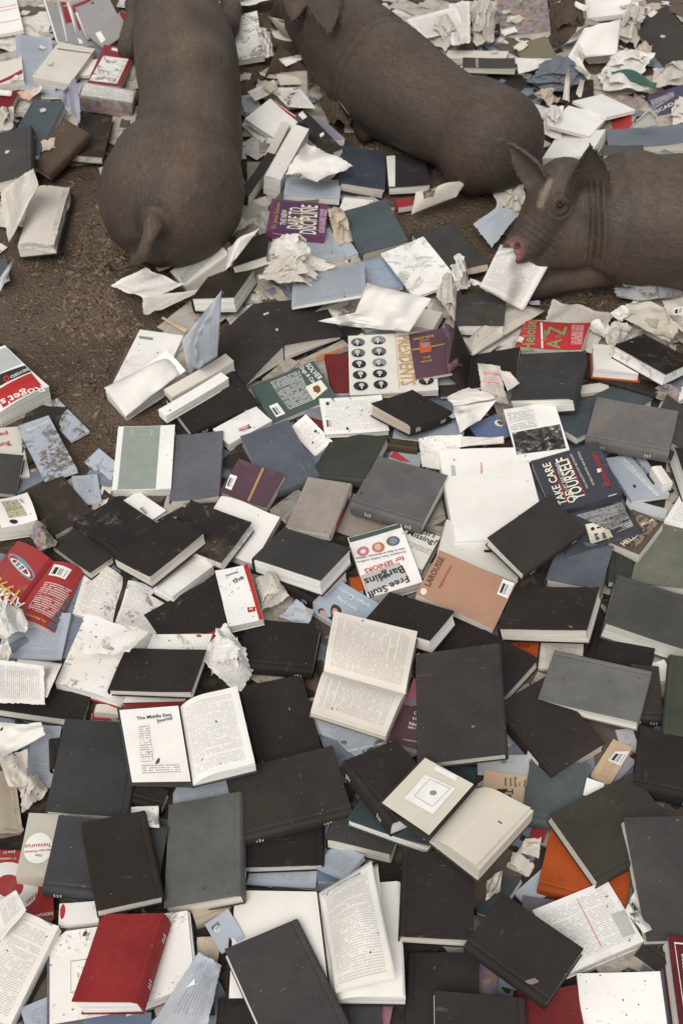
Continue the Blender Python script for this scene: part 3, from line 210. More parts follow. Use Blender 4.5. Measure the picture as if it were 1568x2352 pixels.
('l7c','S','white','crum','pale curling strip right of the blue grey crumpled cover',[865,4193,50,858,4195,55,850,4198,62,839,4204,69,827,4221,74,810,4248,79,784,4295,84,867,4198,52,860,4201,57,853,4204,63,843,4212,70,832,4228,75,818,4255,79,797,4298,84,868,4202,54,862,4207,58,855,4210,65,847,4218,71,837,4234,75,824,4260,80,807,4300,84,869,4206,55,863,4209,60,857,4213,67,849,4223,71,841,4240,76,830,4264,80,815,4302,84,870,4210,57,865,4212,63,859,4218,68,852,4228,72,844,4244,76,835,4268,80,822,4303,84,871,4212,59,866,4215,64,861,4222,69,854,4232,73,847,4248,77,839,4271,80,828,4304,84,872,4215,60,867,4218,65,862,4225,70,856,4236,74,850,4252,77,843,4274,81,833,4306,84]),
('l8d','S','dgreen','bulge','curved dark green cover strip among shredded pages',[959,4208,64,955,4208,67,951,4208,71,948,4209,74,944,4210,77,940,4211,81,935,4213,84,975,4201,62,972,4202,65,969,4202,68,965,4204,71,962,4205,75,958,4207,78,955,4209,81,993,4192,61,991,4193,64,988,4195,66,985,4197,69,982,4199,72,979,4202,75,976,4205,77,1013,4182,60,1011,4184,62,1009,4185,65,1007,4187,68,1005,4191,69,1003,4195,72,1000,4198,74,1036,4172,58,1035,4174,60,1033,4176,62,1032,4179,65,1031,4183,66,1029,4186,69,1028,4191,71,1062,4161,55,1061,4163,57,1061,4166,59,1061,4169,61,1060,4172,63,1060,4176,65,1060,4181,67,1092,4153,50,1093,4155,52,1094,4158,53,1094,4160,56,1095,4163,58,1097,4167,60,1098,4170,63]),
('h7','P','lblu','','pale blue engineering journal below the warm grey hardcover',[0.7494,2.3078,0.0149,0.2606,-0.0979,0.0484,0.1042,0.1709,0.01]),
('h13','H','ogrn','','olive grey hardcover at the right edge',[0.8049,2.023,0.0391,-0.3294,-0.1084,-0.13,0.1941,0.2169,0.025]),
('i3','H','slate','','slate teal hardcover with white pages at the upper left',[-1.025,3.9022,0.0523,-0.1232,-0.0078,-0.0362,0.1199,0.3324,0.035]),
('j4s','S','white','','white flap sticking out of the tented muddy book',[-221,4270,98,-191,4270,105,-169,4260,114,-153,4254,121,-141,4247,128,-131,4238,135,-123,4229,141,-218,4270,94,-187,4269,103,-165,4261,113,-149,4255,120,-137,4247,127,-127,4238,134,-119,4229,141,-215,4269,91,-182,4270,99,-160,4261,110,-144,4255,118,-132,4247,126,-122,4237,134,-115,4228,141,-211,4267,87,-177,4265,99,-155,4261,108,-139,4255,116,-127,4246,125,-118,4237,132,-110,4227,140,-207,4263,84,-172,4264,96,-149,4261,106,-133,4255,115,-121,4246,124,-112,4236,132,-105,4230,138,-201,4258,81,-165,4260,94,-142,4260,104,-127,4254,113,-116,4246,122,-107,4241,128,-100,4229,138,-195,4250,78,-157,4257,91,-135,4259,101,-120,4255,111,-109,4251,118,-101,4240,127,-95,4227,138]),
('j24c','H','blk','spl','black hardcover with worn gilt spine above the slate blue one',[-0.3486,2.5721,0.0384,2.1418,0.0516,-0.0299,0.1456,0.2024,0.035]),
('h12','P','phbrn','',"brown photo covered paperback below the navy book's back cover",[0.7083,2.0875,0.0514,-0.6397,-0.0496,-0.0881,0.0851,0.1275,0.03]),
('a1','H','dgrn','','large dark green hardcover with its top right corner under the open journal',[-0.5115,1.4421,0.0422,3.1064,-0.0047,0.0408,0.166,0.225,0.04]),
('a5','H','red','spl','thick bright red hardcover lying on an open white book near the bottom left',[-0.4097,1.0165,0.08,-3.3168,-0.1828,-0.2979,0.1285,0.1823,0.042]),
('a7','K','white','pr','book lying open on black boards with a printed page at the bottom left corner',[-0.6091,1.0142,0.0414,-0.346,0.1133,-0.0085,0.0951,0.2,0.035]),
('a11','C','cream','',"scrap of torn printed paper lying against the dark green hardcover's left side",[[-0.666,1.401,0.02],[-0.635,1.429,0.02],[-0.602,1.394,0.02],[-0.645,1.336,0.02],4.0]),
('b4','H','blk','','upright black hardcover right of the law journal, below the cream open book',[0.1819,1.1306,0.096,-0.072,0.013,-0.0233,0.1351,0.1726,0.035]),
('b13','H','bbrn','spl dust',"thick black hardcover wedged under the cream open book's left corner",[0.1068,1.3753,0.0986,0.542,-0.2191,0.0874,0.1313,0.1857,0.04]),
('c4','H','obrn','','dark brown hardcover lying across the orange one',[0.5456,1.2935,0.064,2.0872,0.0319,0.0995,0.1617,0.2144,0.03]),
('d1','F','sred','','red almanac lying open face down at the left edge',[[-0.787,2.091,0.015],[-0.679,1.995,0.05],[-0.613,1.995,0.015],[-0.654,1.81,0.015],[-0.747,1.828,0.05],[-0.861,1.928,0.015],0,0.05]),
('d4','S','white','pr crum','curled newsprint at the left edge under the muddy paper ball',[-781,1717,64,-770,1725,64,-761,1731,64,-754,1735,65,-749,1739,64,-744,1743,64,-741,1747,62,-776,1710,58,-767,1720,57,-759,1726,58,-752,1730,60,-747,1736,59,-743,1739,59,-739,1743,59,-772,1705,51,-763,1715,51,-756,1722,52,-750,1728,52,-745,1732,54,-741,1736,54,-738,1740,54,-767,1698,47,-760,1710,45,-754,1719,45,-748,1724,47,-744,1730,47,-739,1732,50,-736,1736,50,-763,1694,40,-757,1707,38,-751,1715,39,-746,1721,42,-742,1726,42,-738,1729,45,-735,1733,47,-760,1690,34,-754,1703,32,-749,1712,34,-745,1719,35,-740,1723,38,-737,1728,39,-733,1730,42,-755,1682,35,-752,1700,26,-747,1709,28,-743,1716,30,-739,1720,34,-735,1725,36,-733,1729,37]),
('d7b','S','cream','pr crum','torn cream page with printed lines under the blank white sheet',[-674,1371,77,-676,1377,78,-680,1385,79,-684,1393,81,-688,1403,82,-694,1414,84,-700,1428,85,-669,1372,75,-671,1377,78,-674,1385,79,-678,1394,80,-682,1404,82,-688,1417,83,-694,1433,83,-663,1371,75,-665,1378,77,-669,1386,77,-672,1395,80,-676,1407,80,-681,1420,82,-689,1440,76,-658,1372,72,-660,1380,73,-662,1387,77,-665,1397,78,-670,1411,76,-674,1424,79,-683,1450,68,-651,1372,72,-653,1380,72,-656,1390,72,-659,1402,71,-661,1413,76,-667,1432,71,-676,1460,59,-645,1375,65,-647,1384,65,-649,1395,64,-650,1403,71,-653,1419,69,-659,1442,62,-664,1465,60,-639,1379,58,-639,1386,62,-640,1395,64,-643,1410,61,-645,1426,61,-648,1447,60,-651,1472,60]),
('d11','C','white','','white crumpled paper wad right of the scuffed black hardcover',[[-0.305,1.678,0.02],[-0.277,1.799,0.02],[-0.199,1.725,0.02],[-0.205,1.649,0.02],7.0]),
('e3','H','blk','dust spl','black hardcover with a grey dusty patch left of the open novel',[-0.1404,1.7607,0.0377,1.4183,-0.0122,-0.0653,0.1281,0.1704,0.035]),
('e4','H','bblk','','brown black hardcover immediately right of the open journal',[-0.1314,1.576,0.021,0.2347,0.0081,0.0032,0.1375,0.2012,0.02]),
('e8','P','plum','','plum and pink paperback with white lettering right of the open novel',[0.1671,1.5848,0.0214,-0.3416,0.0276,0.0775,0.0797,0.1737,0.02]),
('e11','P','white','c2=sred spk','white softcover with a red spine beside the black tilted book',[-0.2362,1.8885,0.0556,-2.8936,-0.0317,-0.065,0.0799,0.1764,0.02]),
('f1','P','white','spk','white book with a broad grey green panel at the edge of bare soil',[-0.5064,2.3656,0.0262,0.0422,0.0191,0.0229,0.148,0.2276,0.025]),
('f2','H','blugry','dust','blue grey hardcover with tan stains right of the green panelled book',[-0.3685,2.341,0.0225,0.0245,-0.0084,-0.0619,0.125,0.2388,0.02]),
('f7','H','blk','mud','dusty black hardcover lying under the one with the pale smear',[-0.3262,2.0836,0.0588,-0.5395,0.0416,-0.1301,0.1841,0.1346,0.03]),
('f13','H','chr','','charcoal hardcover at the left edge over the cream book with red letters',[-0.8608,2.2901,0.0472,-0.0501,0.1951,0.0768,0.1021,0.1181,0.025]),
('g15','P','cream4','','cream book with a serif question title right of the bargains book',[0.1759,2.0554,0.031,-0.4322,0.0021,0.0023,0.0872,0.1151,0.03]),
('g18','S','white','crum dirty','creased white paper with grey stains left of the blank open hardcover',[203,2317,36,202,2325,41,201,2334,47,199,2343,55,198,2356,59,197,2368,65,195,2379,74,216,2318,33,216,2328,38,215,2338,43,214,2349,48,213,2360,56,212,2373,62,210,2385,70,230,2318,31,230,2330,35,229,2340,40,229,2353,45,229,2366,50,228,2380,56,227,2389,69,245,2318,29,245,2331,32,245,2344,36,246,2358,39,246,2372,46,246,2382,56,245,2390,70,260,2318,27,261,2331,31,262,2345,34,263,2360,38,264,2374,44,264,2384,56,264,2391,72,277,2318,26,279,2331,29,281,2346,32,282,2362,36,284,2377,42,285,2387,54,286,2396,70,296,2317,24,298,2331,27,300,2347,31,303,2363,34,306,2380,40,308,2390,53,310,2403,67]),
('g20','H','blk','spl','black hardcover with white spine lettering under the thick splayed one',[-0.0655,1.9609,0.0387,0.8522,-0.1323,-0.0275,0.1239,0.1064,0.035]),
('h8','K','white','','rounded white page block right of the pale blue engineering journal',[0.8055,2.2832,0.0459,0.3122,-0.0153,-0.0139,0.0342,0.0713,0.03]),
('i1','K','cream','ragged','weathered cream book with fanned pages on bare soil at left',[-0.9207,3.4034,0.0473,0.0144,-0.0647,-0.1216,0.1169,0.3429,0.04]),
('i2','H','chr','spl','charcoal hardcover at the left edge above the weathered cream book',[-1.0746,3.6954,0.0753,-2.9798,0.0768,-0.2035,0.1517,0.2711,0.04]),
('i7','P','dred2','','red bordered book with a grimy white panel touching the left pig',[-0.8229,4.3451,0.033,-0.0839,-0.0023,0.1071,0.1171,0.2766,0.03]),
('i8','P','cream','spk','cream notepad like book with a brown rule, upper left',[-0.9939,4.3471,0.0421,-0.2085,-0.0042,0.102,0.138,0.272,0.025]),
('i11','P','cream','c2=dred2','cream and maroon book cut by the left edge near the top',[-1.1794,4.2613,0.0536,0.2106,0.0144,-0.0876,0.1097,0.161,0.03]),
('i13','S','lilac','crum','curled lilac magazine cover beside the slate teal hardcover',[-949,3981,104,-941,3996,109,-929,3994,124,-922,4011,128,-914,4022,135,-889,3961,182,-876,3952,201,-939,3978,91,-931,3989,98,-925,4002,104,-918,4014,111,-901,3981,143,-885,3956,171,-874,3949,188,-930,3982,74,-924,3991,82,-916,3995,93,-904,3976,118,-892,3958,141,-882,3950,159,-873,3946,174,-920,3981,60,-913,3981,73,-903,3964,96,-893,3950,118,-885,3944,134,-878,3943,148,-872,3943,161,-902,3946,66,-894,3934,86,-888,3931,100,-884,3934,112,-879,3935,124,-875,3938,136,-871,3940,147,-883,3907,74,-881,3913,83,-879,3917,94,-876,3922,104,-874,3927,114,-872,3931,124,-869,3937,134,-869,3886,72,-869,3896,78,-869,3904,87,-869,3911,95,-869,3919,103,-868,3926,112,-868,3933,120]),
('j6','P','white','','white book with a red stripe along one edge, upper centre',[-0.2304,3.9612,0.0456,-0.6083,0.2059,0.2389,0.1345,0.1455,0.015]),
('j7','P','blk','','black book standing on edge against the left pig',[-0.2674,3.6185,0.0516,1.2224,0.0542,0.0965,0.2387,0.0329,0.05]),
('j8','P','blk','','black spiral like spine lying diagonally below muddy papers',[-0.0757,3.8607,0.0634,0.491,0.0335,-0.0622,0.0349,0.2738,0.05]),
('j10','P','lblu','pr curl','pale blue bowed journal above the purple paperback',[-0.092,3.5639,0.0358,-0.0321,-0.1301,0.0959,0.1766,0.1316,0.015]),
('j13b','P','sred','','small red book edge under the curled magazine page',[0.1985,3.5086,0.021,0.1946,-0.0367,-0.0427,0.0516,0.0464,0.02]),
('j18b','C','cream','','lower wad of crumpled cream pages on torn book block',[[-0.247,3.052,0.02],[-0.217,3.13,0.02],[-0.063,3.116,0.02],[-0.071,3.038,0.02],7.0]),
('j19b','P','lblu2','pr','deeper blue journal tucked under the mouldy white board',[0.108,3.1505,0.0092,0.3274,-0.0231,-0.0049,0.1027,0.1659,0.008]),
('j19c','P','cream','','frayed cream booklet under the pale blue journal with text',[-0.0613,2.9966,0.027,0.6826,-0.2642,-0.0279,0.152,0.0793,0.015]),
('j22','H','chr','dust','charcoal hardcover behind the mouldy white board',[0.3269,3.2583,0.0279,-1.1368,-0.0267,0.0257,0.2354,0.1412,0.025]),
('j23b','S','white','crum pr',"crumpled fan of pages below the left pig's tail",[-678,3062,34,-662,3070,37,-646,3079,41,-629,3087,44,-611,3097,47,-594,3106,51,-576,3116,54,-658,3050,34,-642,3058,37,-625,3066,41,-608,3075,44,-590,3083,47,-572,3093,51,-554,3102,54,-638,3038,34,-621,3045,37,-604,3053,41,-587,3062,44,-569,3070,47,-551,3079,51,-533,3089,54,-618,3026,34,-601,3033,37,-584,3041,41,-567,3049,44,-549,3058,47,-530,3066,51,-512,3075,54,-598,3014,34,-581,3021,37,-564,3028,41,-546,3036,44,-528,3045,47,-510,3053,51,-491,3062,54,-578,3001,35,-561,3008,38,-543,3015,42,-526,3023,45,-508,3032,48,-489,3040,51,-470,3048,55,-558,2986,37,-541,2994,40,-523,3001,43,-505,3009,47,-487,3017,50,-468,3026,52,-449,3035,55]),
('j23g','P','cream','','cream page edges below the dark book with a curled page',[-0.2822,3.1626,0.0232,0.4998,0.0738,-0.1163,0.1363,0.0369,0.02]),
('j23h','H','brnblk','','thick dark hardcover with broad page edges above the face down black book',[-0.3422,3.0473,0.0592,-0.2533,-0.2361,-0.138,0.1317,0.1939,0.05]),
('j24b','P','white','',"second narrow white book edge, just below the upright blue pages' book",[-0.3911,2.5655,0.0625,0.7039,0.0351,-0.0304,0.2073,0.035,0.025]),
('j26','P','white','spk','white cover lying on soil behind the rolled white paperback',[-0.5349,2.7638,0.016,-0.2149,-0.0011,-0.0011,0.1287,0.23,0.015]),
('j27','F','blk2','spf','large black book lying face down with its spine up and pages splayed',[[-0.366,2.807,0.03],[-0.249,2.926,0.08],[-0.058,3.011,0.03],[0.007,2.844,0.03],[-0.156,2.747,0.08],[-0.26,2.637,0.03],0.015,0.065]),
('k1','P','cream4','','cream book cover with two rows of oval portraits',[0.1391,2.7188,0.0393,0.0133,0.0241,-0.052,0.2382,0.2418,0.015]),
('k5','H','blk','dust','black dusty hardcover inside cover with a torn page on it',[0.4145,2.7098,0.0299,-0.1871,-0.1659,-0.32,0.1414,0.164,0.015]),
('k9','P','hred','curl','bright red household tips book with green script lettering',[0.5949,2.8404,0.0337,-0.3393,-0.1222,-0.1088,0.1852,0.1407,0.025]),
('k10c','S','cream','crum','beige sheet with a barcode at the right edge below the pig',[924,2859,45,922,2875,49,919,2890,52,917,2906,55,914,2922,59,912,2937,62,909,2953,65,933,2851,45,931,2868,48,930,2886,52,929,2904,55,927,2922,58,926,2940,61,925,2958,64,941,2843,45,941,2862,48,941,2882,51,940,2902,54,940,2922,56,940,2943,59,939,2960,64,949,2834,45,950,2856,47,951,2878,50,952,2900,52,954,2922,55,955,2945,57,955,2964,62,958,2826,44,960,2850,47,962,2874,49,964,2898,51,967,2923,53,969,2947,55,970,2968,61,966,2818,44,969,2844,46,973,2870,48,976,2896,50,980,2923,52,984,2949,54,985,2970,61,974,2810,44,979,2837,46,983,2866,47,988,2894,49,993,2923,51,998,2950,54,1002,2977,58]),
('k11','K','white','c=org plain','blank white book on orange boards behind the mud smeared black one',[0.7538,2.735,0.0393,-0.1288,-0.1626,0.0276,0.1266,0.1408,0.025]),
('k13d','P','white','','white book corner at the right edge below the mud smeared one',[0.924,2.6161,0.0267,0.7819,0.0726,0.1776,0.0786,0.028,0.02]),
('k16','S','white','crum','narrow white paper above the blank open book',[281,2377,39,276,2381,40,270,2384,43,264,2386,47,257,2386,53,250,2390,56,243,2398,56,307,2378,40,303,2381,43,299,2384,45,295,2389,45,289,2387,54,284,2390,58,278,2396,59,334,2390,32,331,2392,34,327,2392,39,324,2397,40,320,2401,43,316,2400,50,311,2400,57,358,2394,29,356,2399,30,354,2403,31,352,2407,32,349,2410,35,346,2413,38,344,2419,39,380,2398,27,379,2402,28,378,2406,30,377,2410,31,375,2415,32,374,2420,33,372,2426,34,401,2402,26,401,2405,27,400,2409,28,400,2413,30,399,2417,31,399,2422,33,398,2427,34,421,2406,24,421,2409,26,421,2412,27,422,2415,29,422,2419,31,422,2424,32,422,2428,34]),
('l1','H','bchr','','charcoal hardcover tilted on its corner in the top right',[1.1905,4.5321,0.0465,-2.7413,0.2833,-0.2129,0.1503,0.2672,0.02]),
('l2b','S','white','bulge','large curved white page below the white block at the top edge',[802,4332,64,817,4359,76,833,4393,80,845,4415,89,855,4428,101,864,4437,112,871,4443,124,827,4337,64,844,4377,69,857,4404,78,868,4420,91,876,4432,103,884,4441,115,890,4446,127,857,4356,57,871,4388,67,882,4410,80,891,4426,92,899,4437,105,905,4445,118,911,4450,131,887,4367,54,899,4395,67,909,4416,81,916,4432,94,923,4443,107,928,4450,121,932,4454,134,919,4373,54,929,4402,68,937,4423,82,943,4438,96,948,4449,110,952,4456,123,955,4458,137,950,4365,62,960,4402,72,967,4427,85,972,4445,98,975,4456,112,978,4462,126,979,4464,141,987,4369,64,992,4398,79,999,4433,87,1003,4454,99,1004,4463,114,1005,4469,129,1005,4470,144]),
('l3','P','mgred','','grey and red photo magazine at the top edge',[0.6905,4.7345,0.0324,-0.0427,0.0361,-0.1491,0.1859,0.2916,0.025]),
('l9','P','white','spk',"white book behind the right pig's ears",[0.7697,3.8132,0.042,-0.4078,-0.1897,-0.2257,0.1613,0.2022,0.03]),
('l10','P','sred','','bright red scrap of cover near the top right',[0.9589,3.9936,0.0124,-0.1475,-0.0479,-0.1082,0.0637,0.1072,0.01]),
('l12','P','purp','','purple cover with white lettering cut by the right edge',[1.1508,4.1164,0.0281,0.0249,0.0524,-0.3181,0.1554,0.1386,0.015]),
('l13','P','sgblu','curl',"long blue grey rolled cover above the right pig's back",[1.0103,3.8487,0.0461,-0.0549,-0.0048,-0.0866,0.2529,0.1096,0.04]),
('l13b','P','chr','',"dark spine lying along the right pig's back",[0.9156,3.7295,0.0693,-0.129,-0.0658,-0.0339,0.1297,0.0664,0.03]),
('l13c','S','lblu','',"pale blue paper corner on the right pig's back",[992,3664,88,1001,3668,91,1007,3666,98,1013,3665,104,1018,3662,111,1022,3658,117,1026,3654,124,1008,3663,85,1015,3664,90,1021,3663,96,1025,3661,102,1030,3658,108,1033,3655,115,1037,3652,121,1022,3659,84,1027,3659,90,1032,3659,95,1036,3657,101,1040,3656,106,1043,3653,112,1046,3650,117,1033,3655,84,1038,3655,89,1042,3655,94,1046,3655,99,1049,3653,104,1052,3652,109,1055,3650,114,1044,3651,84,1048,3652,88,1051,3653,93,1055,3653,97,1058,3652,102,1060,3651,106,1063,3650,111,1052,3647,84,1056,3649,88,1059,3650,92,1062,3651,96,1065,3651,100,1068,3651,103,1070,3650,107,1060,3644,84,1064,3647,87,1067,3648,91,1070,3650,94,1072,3651,97,1075,3651,101,1077,3651,104]),
('l14','C','white','',"crumpled white paper left of the right pig's face",[[0.481,3.493,0.02],[0.482,3.6,0.02],[0.588,3.591,0.02],[0.569,3.485,0.02],6.0]),
('j23b3','S','cream','crum pr par=j23b','',[-681,3046,20,-668,3050,21,-655,3055,22,-644,3060,23,-632,3065,24,-622,3069,25,-611,3073,25,-666,3038,21,-652,3044,22,-640,3049,23,-628,3054,24,-616,3059,25,-605,3063,26,-595,3068,27,-649,3030,22,-635,3036,23,-623,3042,24,-610,3047,25,-598,3052,27,-587,3057,28,-576,3062,29,-630,3021,23,-616,3028,24,-603,3034,25,-590,3040,27,-578,3045,28,-567,3050,29,-556,3055,30,-609,3011,24,-594,3019,25,-581,3025,27,-568,3032,28,-555,3038,29,-544,3043,31,-532,3048,32,-584,3000,25,-569,3007,27,-555,3015,28,-542,3022,29,-529,3029,31,-518,3035,32,-506,3041,34,-555,2985,27,-539,2994,29,-525,3003,30,-512,3012,31,-499,3019,33,-488,3026,34,-476,3032,36]),
('a7s','S','white','pr par=a7','',[-668,1126,63,-657,1131,67,-647,1134,72,-638,1136,78,-630,1137,85,-622,1137,94,-615,1137,101,-662,1114,68,-651,1119,73,-642,1124,77,-633,1126,83,-624,1128,90,-618,1130,94,-610,1130,102,-658,1103,69,-647,1110,74,-637,1114,79,-627,1117,86,-619,1119,94,-612,1121,100,-605,1122,107,-653,1092,69,-641,1099,75,-631,1103,83,-622,1107,89,-614,1110,96,-607,1112,104,-600,1114,111,-649,1081,66,-636,1087,76,-626,1093,84,-617,1098,91,-609,1101,99,-601,1104,106,-595,1106,113,-643,1067,65,-630,1075,77,-620,1081,86,-611,1087,93,-603,1091,101,-596,1095,108,-590,1098,114,-636,1050,70,-624,1060,80,-614,1070,87,-605,1076,95,-597,1082,102,-591,1086,109,-585,1090,116]),
('j23b2','S','white','crum par=j23b','',[-663,3065,56,-641,3070,60,-624,3074,63,-610,3076,67,-598,3077,70,-588,3077,73,-580,3076,77,-654,3059,55,-632,3067,58,-615,3072,61,-601,3076,64,-590,3078,67,-580,3079,70,-572,3079,73,-643,3053,54,-621,3064,56,-604,3071,59,-591,3075,62,-580,3079,65,-571,3081,67,-564,3082,69,-631,3045,52,-609,3059,54,-592,3068,57,-580,3075,59,-570,3079,61,-561,3083,64,-554,3085,66,-615,3035,50,-593,3053,53,-578,3065,55,-566,3074,56,-557,3080,58,-550,3084,60,-544,3087,62,-594,3022,49,-574,3045,51,-561,3061,52,-551,3072,54,-543,3079,56,-537,3085,57,-532,3089,59,-567,3003,47,-551,3035,49,-540,3055,50,-533,3068,51,-527,3078,53,-522,3085,54,-519,3091,55]),
('i1s','S','cream','pr crum par=i1','',[-1067,3481,64,-1035,3507,77,-1010,3514,94,-976,3463,143,-958,3454,160,-944,3444,175,-931,3432,190,-1059,3450,59,-1028,3483,73,-1001,3484,97,-971,3448,138,-955,3443,154,-941,3436,169,-929,3424,185,-1050,3417,54,-1021,3459,67,-984,3428,116,-965,3431,135,-951,3432,149,-938,3426,164,-926,3418,179,-1040,3383,49,-1012,3430,65,-976,3401,116,-960,3415,130,-946,3418,145,-934,3418,159,-924,3413,172,-1031,3348,44,-1000,3389,70,-969,3377,114,-954,3397,127,-942,3407,140,-931,3409,153,-921,3406,166,-1020,3310,40,-980,3320,94,-962,3355,110,-948,3378,123,-937,3393,135,-927,3398,148,-918,3398,162,-1002,3247,52,-968,3280,98,-955,3331,107,-943,3362,118,-933,3380,130,-924,3388,143,-915,3392,155]),
('j7b','P','cream','','narrow cream pages of a half open book beside the black one on edge',[-0.2128,3.8425,0.0414,1.292,0.0958,0.1324,0.1929,0.029,0.02]),
('j23i','C','cream','','bent scraps of pages behind the curled page near the left pig',[[-0.384,3.33,0.02],[-0.352,3.399,0.02],[-0.264,3.384,0.02],[-0.335,3.276,0.02],6.0]),
('k5b','B','bblk','','black book board standing up like a fin right of the plum jacket',[283,2653,54,298,2633,244,335,2628,14,359,2767,24]),
('l2c','S','white','','pointed page flap left of the large curved white page',[797,4387,89,818,4434,80,828,4439,90,835,4439,100,840,4435,110,844,4429,120,846,4421,130,812,4429,70,826,4442,80,836,4447,90,843,4447,100,847,4443,110,851,4437,120,853,4428,130,822,4436,70,836,4450,80,845,4456,90,851,4456,100,856,4452,110,858,4445,120,860,4436,130,834,4445,70,847,4460,80,855,4466,90,861,4466,100,865,4461,110,867,4454,120,868,4445,130,847,4455,70,859,4470,81,866,4475,91,871,4475,101,874,4471,111,876,4464,120,876,4454,130,863,4467,70,873,4480,82,879,4484,93,883,4485,102,885,4480,112,886,4475,120,885,4464,130,883,4479,71,890,4495,82,894,4500,92,896,4498,102,897,4492,112,897,4486,120,896,4475,130]),
('j19','P','lblu','pr','pale blue journal with text left of the mouldy white board',[-0.0374,3.0401,0.0619,0.0097,-0.2626,-0.1766,0.2142,0.2405,0.01]),
('l11','S','white','bulge','white page corner pointing up right of the red scrap',[946,3834,86,955,3828,102,963,3822,118,972,3816,134,980,3810,150,989,3805,165,997,3800,179,954,3833,87,962,3827,101,970,3821,115,979,3817,128,987,3811,142,994,3805,156,1003,3800,169,962,3831,88,970,3828,99,977,3822,111,985,3817,123,993,3811,135,1000,3806,147,1008,3801,158,970,3831,88,977,3826,98,984,3821,108,991,3816,118,999,3813,127,1006,3808,137,1013,3802,147,977,3830,89,984,3825,97,991,3821,105,998,3817,112,1005,3813,120,1012,3808,128,1019,3805,136,985,3829,90,992,3824,96,998,3821,101,1005,3817,107,1011,3813,113,1018,3810,119,1024,3805,125,993,3827,91,999,3825,94,1005,3821,98,1011,3817,102,1017,3814,106,1023,3810,110,1030,3808,113]),
('e6','H','blk','','black hardcover poking out from behind the largest charcoal brown one',[0.3013,1.7248,0.0348,-0.6931,-0.0686,-0.0442,0.2233,0.1609,0.03]),
('f14','P','white','c2=sred curl','thick white paperback with wavy pages and a red edge, left side',[-0.808,2.1591,0.0446,0.4072,-0.1816,0.1422,0.1012,0.113,0.04]),
('g2','P','dpur','','plum purple book with a gold ribbon stripe and barcode',[-0.2228,2.2598,0.0393,-0.4371,0.1815,-0.0551,0.133,0.1069,0.02]),
('g6','P','white','pr spk','white back cover with a barcode and printed text below the presidents book',[0.0324,2.5116,0.0384,0.1291,0.0146,0.0644,0.168,0.1367,0.012]),
('g22','P','salmon','','salmon dictionary paperback with a barcode and water stain',[0.288,1.9042,0.0594,-0.4371,0.0597,0.1248,0.1943,0.1461,0.02]),
('h1','K','white','plain','large blank white book open on black boards, right of centre',[0.3707,2.2122,0.0563,0.0709,-0.0593,-0.0059,0.2298,0.3363,0.034]),
('h10','P','white','pr','white printed booklet at the right edge above the olive green book',[0.8464,2.1799,0.0294,1.0336,-0.1569,-0.0414,0.128,0.0574,0.02]),
('h23','H','chr2','spl','dark hardcover between the lighter grey and the olive green edge one',[0.6673,1.6349,0.0361,1.4966,0.0107,0.0134,0.1361,0.0615,0.03]),
('j7c','K','white','plain','thick white page block leaning upright right of the left pig',[-0.1757,3.72,0.0711,-0.2813,0.0358,0.0762,0.0608,0.3144,0.07]),
('j11','H','navg','dust','navy grey hardcover right of the large crumpled sheet',[0.0712,3.6776,0.0417,-0.0268,-0.0125,0.1803,0.1439,0.2244,0.035]),
('j23e','H','brnblk','','dark book with a curled page right of the cream leaning paperback',[-0.2711,3.232,0.046,0.0026,-0.32,-0.32,0.1082,0.2393,0.03]),
('j24a','P','cream','','narrow book with white fore edge left of the upright pale blue pages',[-0.3811,2.6298,0.0708,0.6713,0.05,-0.0386,0.2021,0.0394,0.03]),
('k7','H','chr','mud',"muddy charcoal hardcover with stained page edges near the right pig's snout",[0.3983,2.9424,0.0449,-0.1395,-0.0292,-0.1096,0.1383,0.1435,0.04]),
('k15','P','mblu','','blue booklet with a small oval portrait under the white folded leaf',[0.3922,2.4858,0.0097,0.4734,0.0911,-0.0585,0.0879,0.0793,0.008]),
('l9b','P','white','',"white folded cover above the book behind the pig's ears",[0.8025,3.9579,0.0426,-0.4808,-0.1253,0.0599,0.1464,0.2012,0.01]),
('j20b','K','cream','','grey page block beneath the arching blank white leaf',[0.2442,2.9203,0.0274,-0.3637,-0.1447,-0.0927,0.0707,0.1043,0.025]),
('d5b','S','white','pr','white printed sheet peeking from under the page with the jagged lower edge',[-721,1720,37,-704,1719,36,-687,1717,36,-670,1715,36,-653,1713,36,-633,1701,50,-611,1681,74,-714,1694,37,-700,1694,35,-685,1692,35,-670,1691,35,-654,1686,39,-631,1664,68,-616,1657,75,-700,1653,66,-687,1653,63,-674,1652,63,-661,1651,63,-647,1647,66,-634,1644,69,-620,1641,72,-696,1636,67,-683,1635,66,-672,1634,66,-660,1633,65,-648,1632,66,-636,1630,67,-625,1629,67,-692,1622,67,-681,1621,67,-670,1621,66,-660,1620,66,-649,1619,65,-638,1619,65,-628,1618,65,-689,1611,67,-679,1610,66,-669,1610,66,-659,1609,66,-649,1609,66,-640,1608,65,-630,1607,65,-686,1601,67,-677,1601,67,-668,1600,66,-659,1600,66,-650,1599,66,-641,1599,66,-632,1598,65]),
